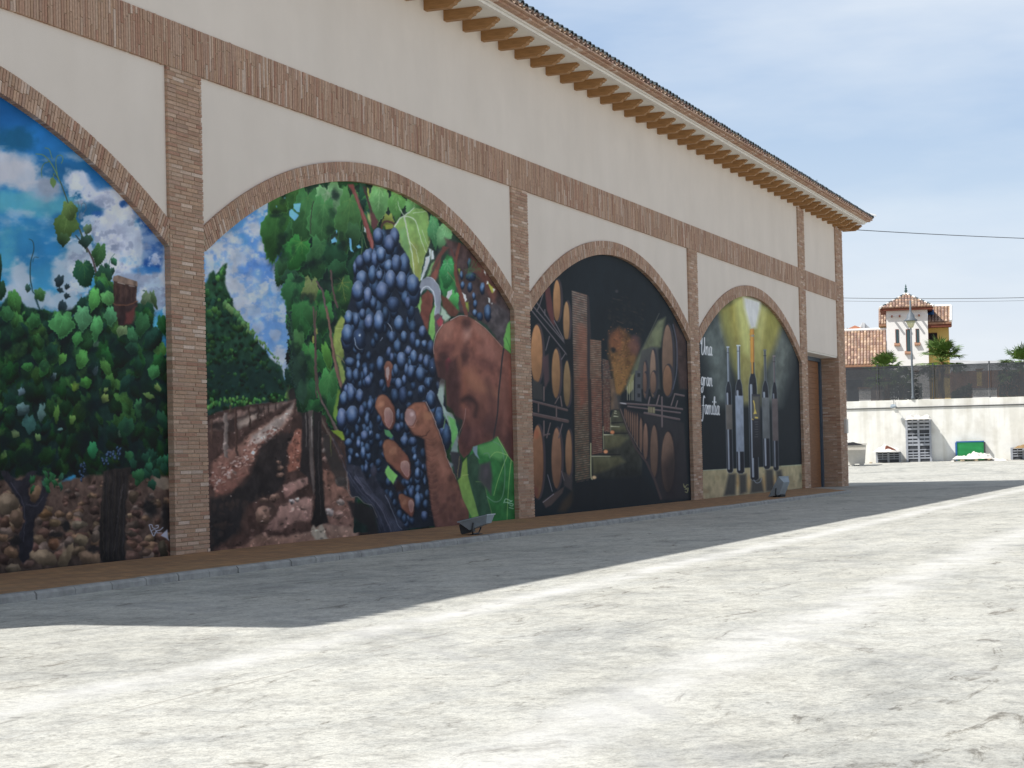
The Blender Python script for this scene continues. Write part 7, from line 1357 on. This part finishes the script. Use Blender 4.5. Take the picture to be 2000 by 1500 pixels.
# low garden walls and gate piers in front of the house, seen through the fence
GO = -16.0
for u0, u1, v0, v1, mm, lb in ((1677, 1701, 759, 790, 'white_wall', 'low white garden wall section behind the fence, nearest the hall'), (1760, 1815, 726, 790, 'white_wall', 'white garden wall section behind the lamp post'), (1899, 1948, 757, 790, 'white_wall', 'low white garden wall section between dark hedges'), (1841, 1857, 733, 790, 'yellow_wall', 'ochre gate pier beside the palm with a trunk'), (1908, 1919, 722, 790, 'yellow_wall', 'slim ochre gate pier over the low white wall')):
    mb = MB(); o_ = GO - (1.2 if mm == 'yellow_wall' and u0 > 1900 else 0); hb(mb, u0, u1, v0, v1, o_, o_ - .35); body_ = mb.build('garden_wall' if mm == 'white_wall' else 'gate_pier', M[mm]); tag(body_, lb, 'wall' if mm == 'white_wall' else 'pier')
    c0, zc0 = binv(u0, v0, o_); c1, _ = binv(u1, v0, o_); cm = MB(); bbox(cm, c0 - .06, c1 + .06, o_ - .41, o_ + .06, zc0 - .02, zc0 + .06); cm.build('coping', M['tile_plain'], body_)
mb = MB(); hb(mb, 1858, 2100, 722, 790, HO - 14, HO - 20); hs_ = mb.build('far_house', M['tile_plain']); tag(hs_, 'long low reddish building far behind the fence on the right', 'house')
# hedges
def hedge(name, u0, u1, v0, off, seed, label):
    R = random.Random(seed); a, z1 = binv(u0, v0, off); b, _ = binv(u1, v0, off); mb = MB()
    for k in range(int(900 * (b - a))):
        s = R.uniform(a, b); z = TZ + (z1 - TZ) * R.random() * (.86 + .18 * math.sin(s * 3 + seed) + R.uniform(-.06, .06)); o = off + R.uniform(-.45, .45); c = bp(s, o, z); r = R.uniform(.05, .1)
        d = Vector((R.uniform(-1, 1), R.uniform(-1, 1), R.uniform(-1, 1))).normalized(); e = d.orthogonal().normalized() * r * .5; d = d * r
        mb.add([c - d, c + e, c + d, c - e], [(0, 1, 2, 3)])
    return tag(mb.build(name, M['hedge']), label, 'hedge')
hedge('hedge', 1722, 1800, 735, -7, 1, 'dark hedge behind the fence under the first palm'); hedge('hedge', 1858, 1898, 752, -7, 2, 'low clipped hedge behind the fence between palm and white wall'); hedge('hedge', 1950, 2060, 722, -7, 3, 'tall dark hedge behind the fence at the right of the photo')
# fan palms
def palm(u, vb, vc, off, seed, label, R0=.95, nf=34, droop=1.):
    R = random.Random(seed); s, zc = binv(u, vc, off); t = empty('fan_palm', bp(s, off, TZ), 0, label, 'palm tree', 'fan palms behind the fence'); H = zc - TZ
    mb = MB(); mb.tube([(0, 0, 0), (.03, .02, H * .5), (0, 0, H)], [.16, .15, .17], 9); mb.build('trunk', M['palm_dry'], t)
    cr = MB()
    for k in range(nf):
        az = R.uniform(0, 2 * math.pi); el = R.uniform(-.5, 1.35); d = Vector((math.cos(az) * math.cos(el), math.sin(az) * math.cos(el), math.sin(el)))
        L1 = R0 * R.uniform(.5, .75); o0 = Vector((0, 0, H)); o1 = o0 + d * L1 + Vector((0, 0, -.05 * droop)); cr.tube([o0, o1], [.016, .01], 4)
        side = d.cross(Vector((0, 0, 1))).normalized(); upv = side.cross(d).normalized(); nb = 15
        for j in range(nb):
            a = -1.25 + 2.5 * j / (nb - 1); dd = (d * math.cos(a) + side * math.sin(a)).normalized(); Lf = R0 * R.uniform(.5, .66) * (1 - .25 * abs(a) / 1.25)
            m1 = o1 + dd * Lf * .55 + upv * .02; m2 = o1 + dd * Lf + Vector((0, 0, -.14 * droop * R.uniform(.5, 1.5))); wv = dd.cross(upv).normalized() * .028
            cr.add([o1, m1 + wv, m2, m1 - wv], [(0, 1, 2, 3)])
    cr.build('crown', M['palm'], t)
    dr = MB()
    for k in range(10):
        az = R.uniform(0, 6.28); dr.tube([(0, 0, H - .1), (math.cos(az) * .25, math.sin(az) * .25, H - .35), (math.cos(az) * .3, math.sin(az) * .3, H - .8)], [.02, .03, .01], 4)
    dr.build('dry_fronds', M['palm_dry'], t); return t
palm(1732, 780, 731, -4.5, 1, 'fan palm with low dark crown left of the white tower', 1.15, 44); palm(1837, 775, 707, -4.5, 2, 'bright fan palm with visible trunk in front of the ochre wing', 1.3, 56); palm(1993, 780, 720, -4.5, 3, 'fan palm cut by the right edge of the photo', 1.2, 44); palm(1762, 780, 745, -9, 4, 'small shaded fan palm between lamp post and first palm', .8)
# wires
def wire(p0, p1, sag, r, label):
    mb = MB(); n = 16; P = [Vector(p0).lerp(Vector(p1), k / n) - Vector((0, 0, sag * 4 * (k / n) * (1 - k / n))) for k in range(n + 1)]; mb.tube(P, r, 5); tag(mb.build('overhead_wire', M['dark_metal']), label, 'wire', 'overhead wires')
wire((38.9, -.3, 7.86), at_depth(2500, 472, 75), .15, .012, 'thick overhead wire leaving the roof corner of the hall')
wire(at_depth(1500, 578, 112), at_depth(2500, 560, 92), .35, .016, 'upper of the two overhead wires passing before the tower roof')
wire(at_depth(1500, 584, 113), at_depth(2500, 566, 93), .35, .009, 'lower and thinner overhead wire passing before the tower roof')
# mountain and far ground
def ridge_mesh(name, pts, D, depth, m, seed, label):
    R = random.Random(seed); mb = MB(); n = 140; nd = 10; vs = []; us = [pts[0][0] + (pts[-1][0] - pts[0][0]) * i / n for i in range(n + 1)]
    for j in range(nd + 1):
        for i, u in enumerate(us):
            k = max(q for q in range(len(pts) - 1) if pts[q][0] <= u + 1e-6); t_ = (u - pts[k][0]) / (pts[k + 1][0] - pts[k][0]); v = pts[k][1] + (pts[k + 1][1] - pts[k][1]) * t_
            f = j / nd; P = at_depth(u, v, D); top = P.z + R.uniform(-1, 1) * D * .0012; g = at_depth(u, v, D - depth * (1 - f)); vs.append((g.x, g.y, -5 + (top + 5) * f ** .8 + R.uniform(-1, 1) * D * .002 * (f < 1)))
    mb.add(vs, [(j * (n + 1) + i, j * (n + 1) + i + 1, (j + 1) * (n + 1) + i + 1, (j + 1) * (n + 1) + i) for j in range(nd) for i in range(n)]); return mb.build(name, m, kind='structure', label=label)
ridge_mesh('mountain', [(1200, 690), (1560, 668), (1640, 645), (1660, 641), (1673, 639), (1686, 631.5), (1696, 636), (1710, 650), (1730, 668), (1800, 690)], 2600, 500, M['rock'], 3, 'pale grey rocky mountain')
ridge_mesh('hills', [(-3500, 800), (-1000, 720), (1500, 720), (1850, 706), (1880, 699), (1930, 703), (2000, 704), (2300, 690), (3200, 720), (5200, 800)], 3600, 900, M['rock'], 5, 'low pale hills on the horizon')
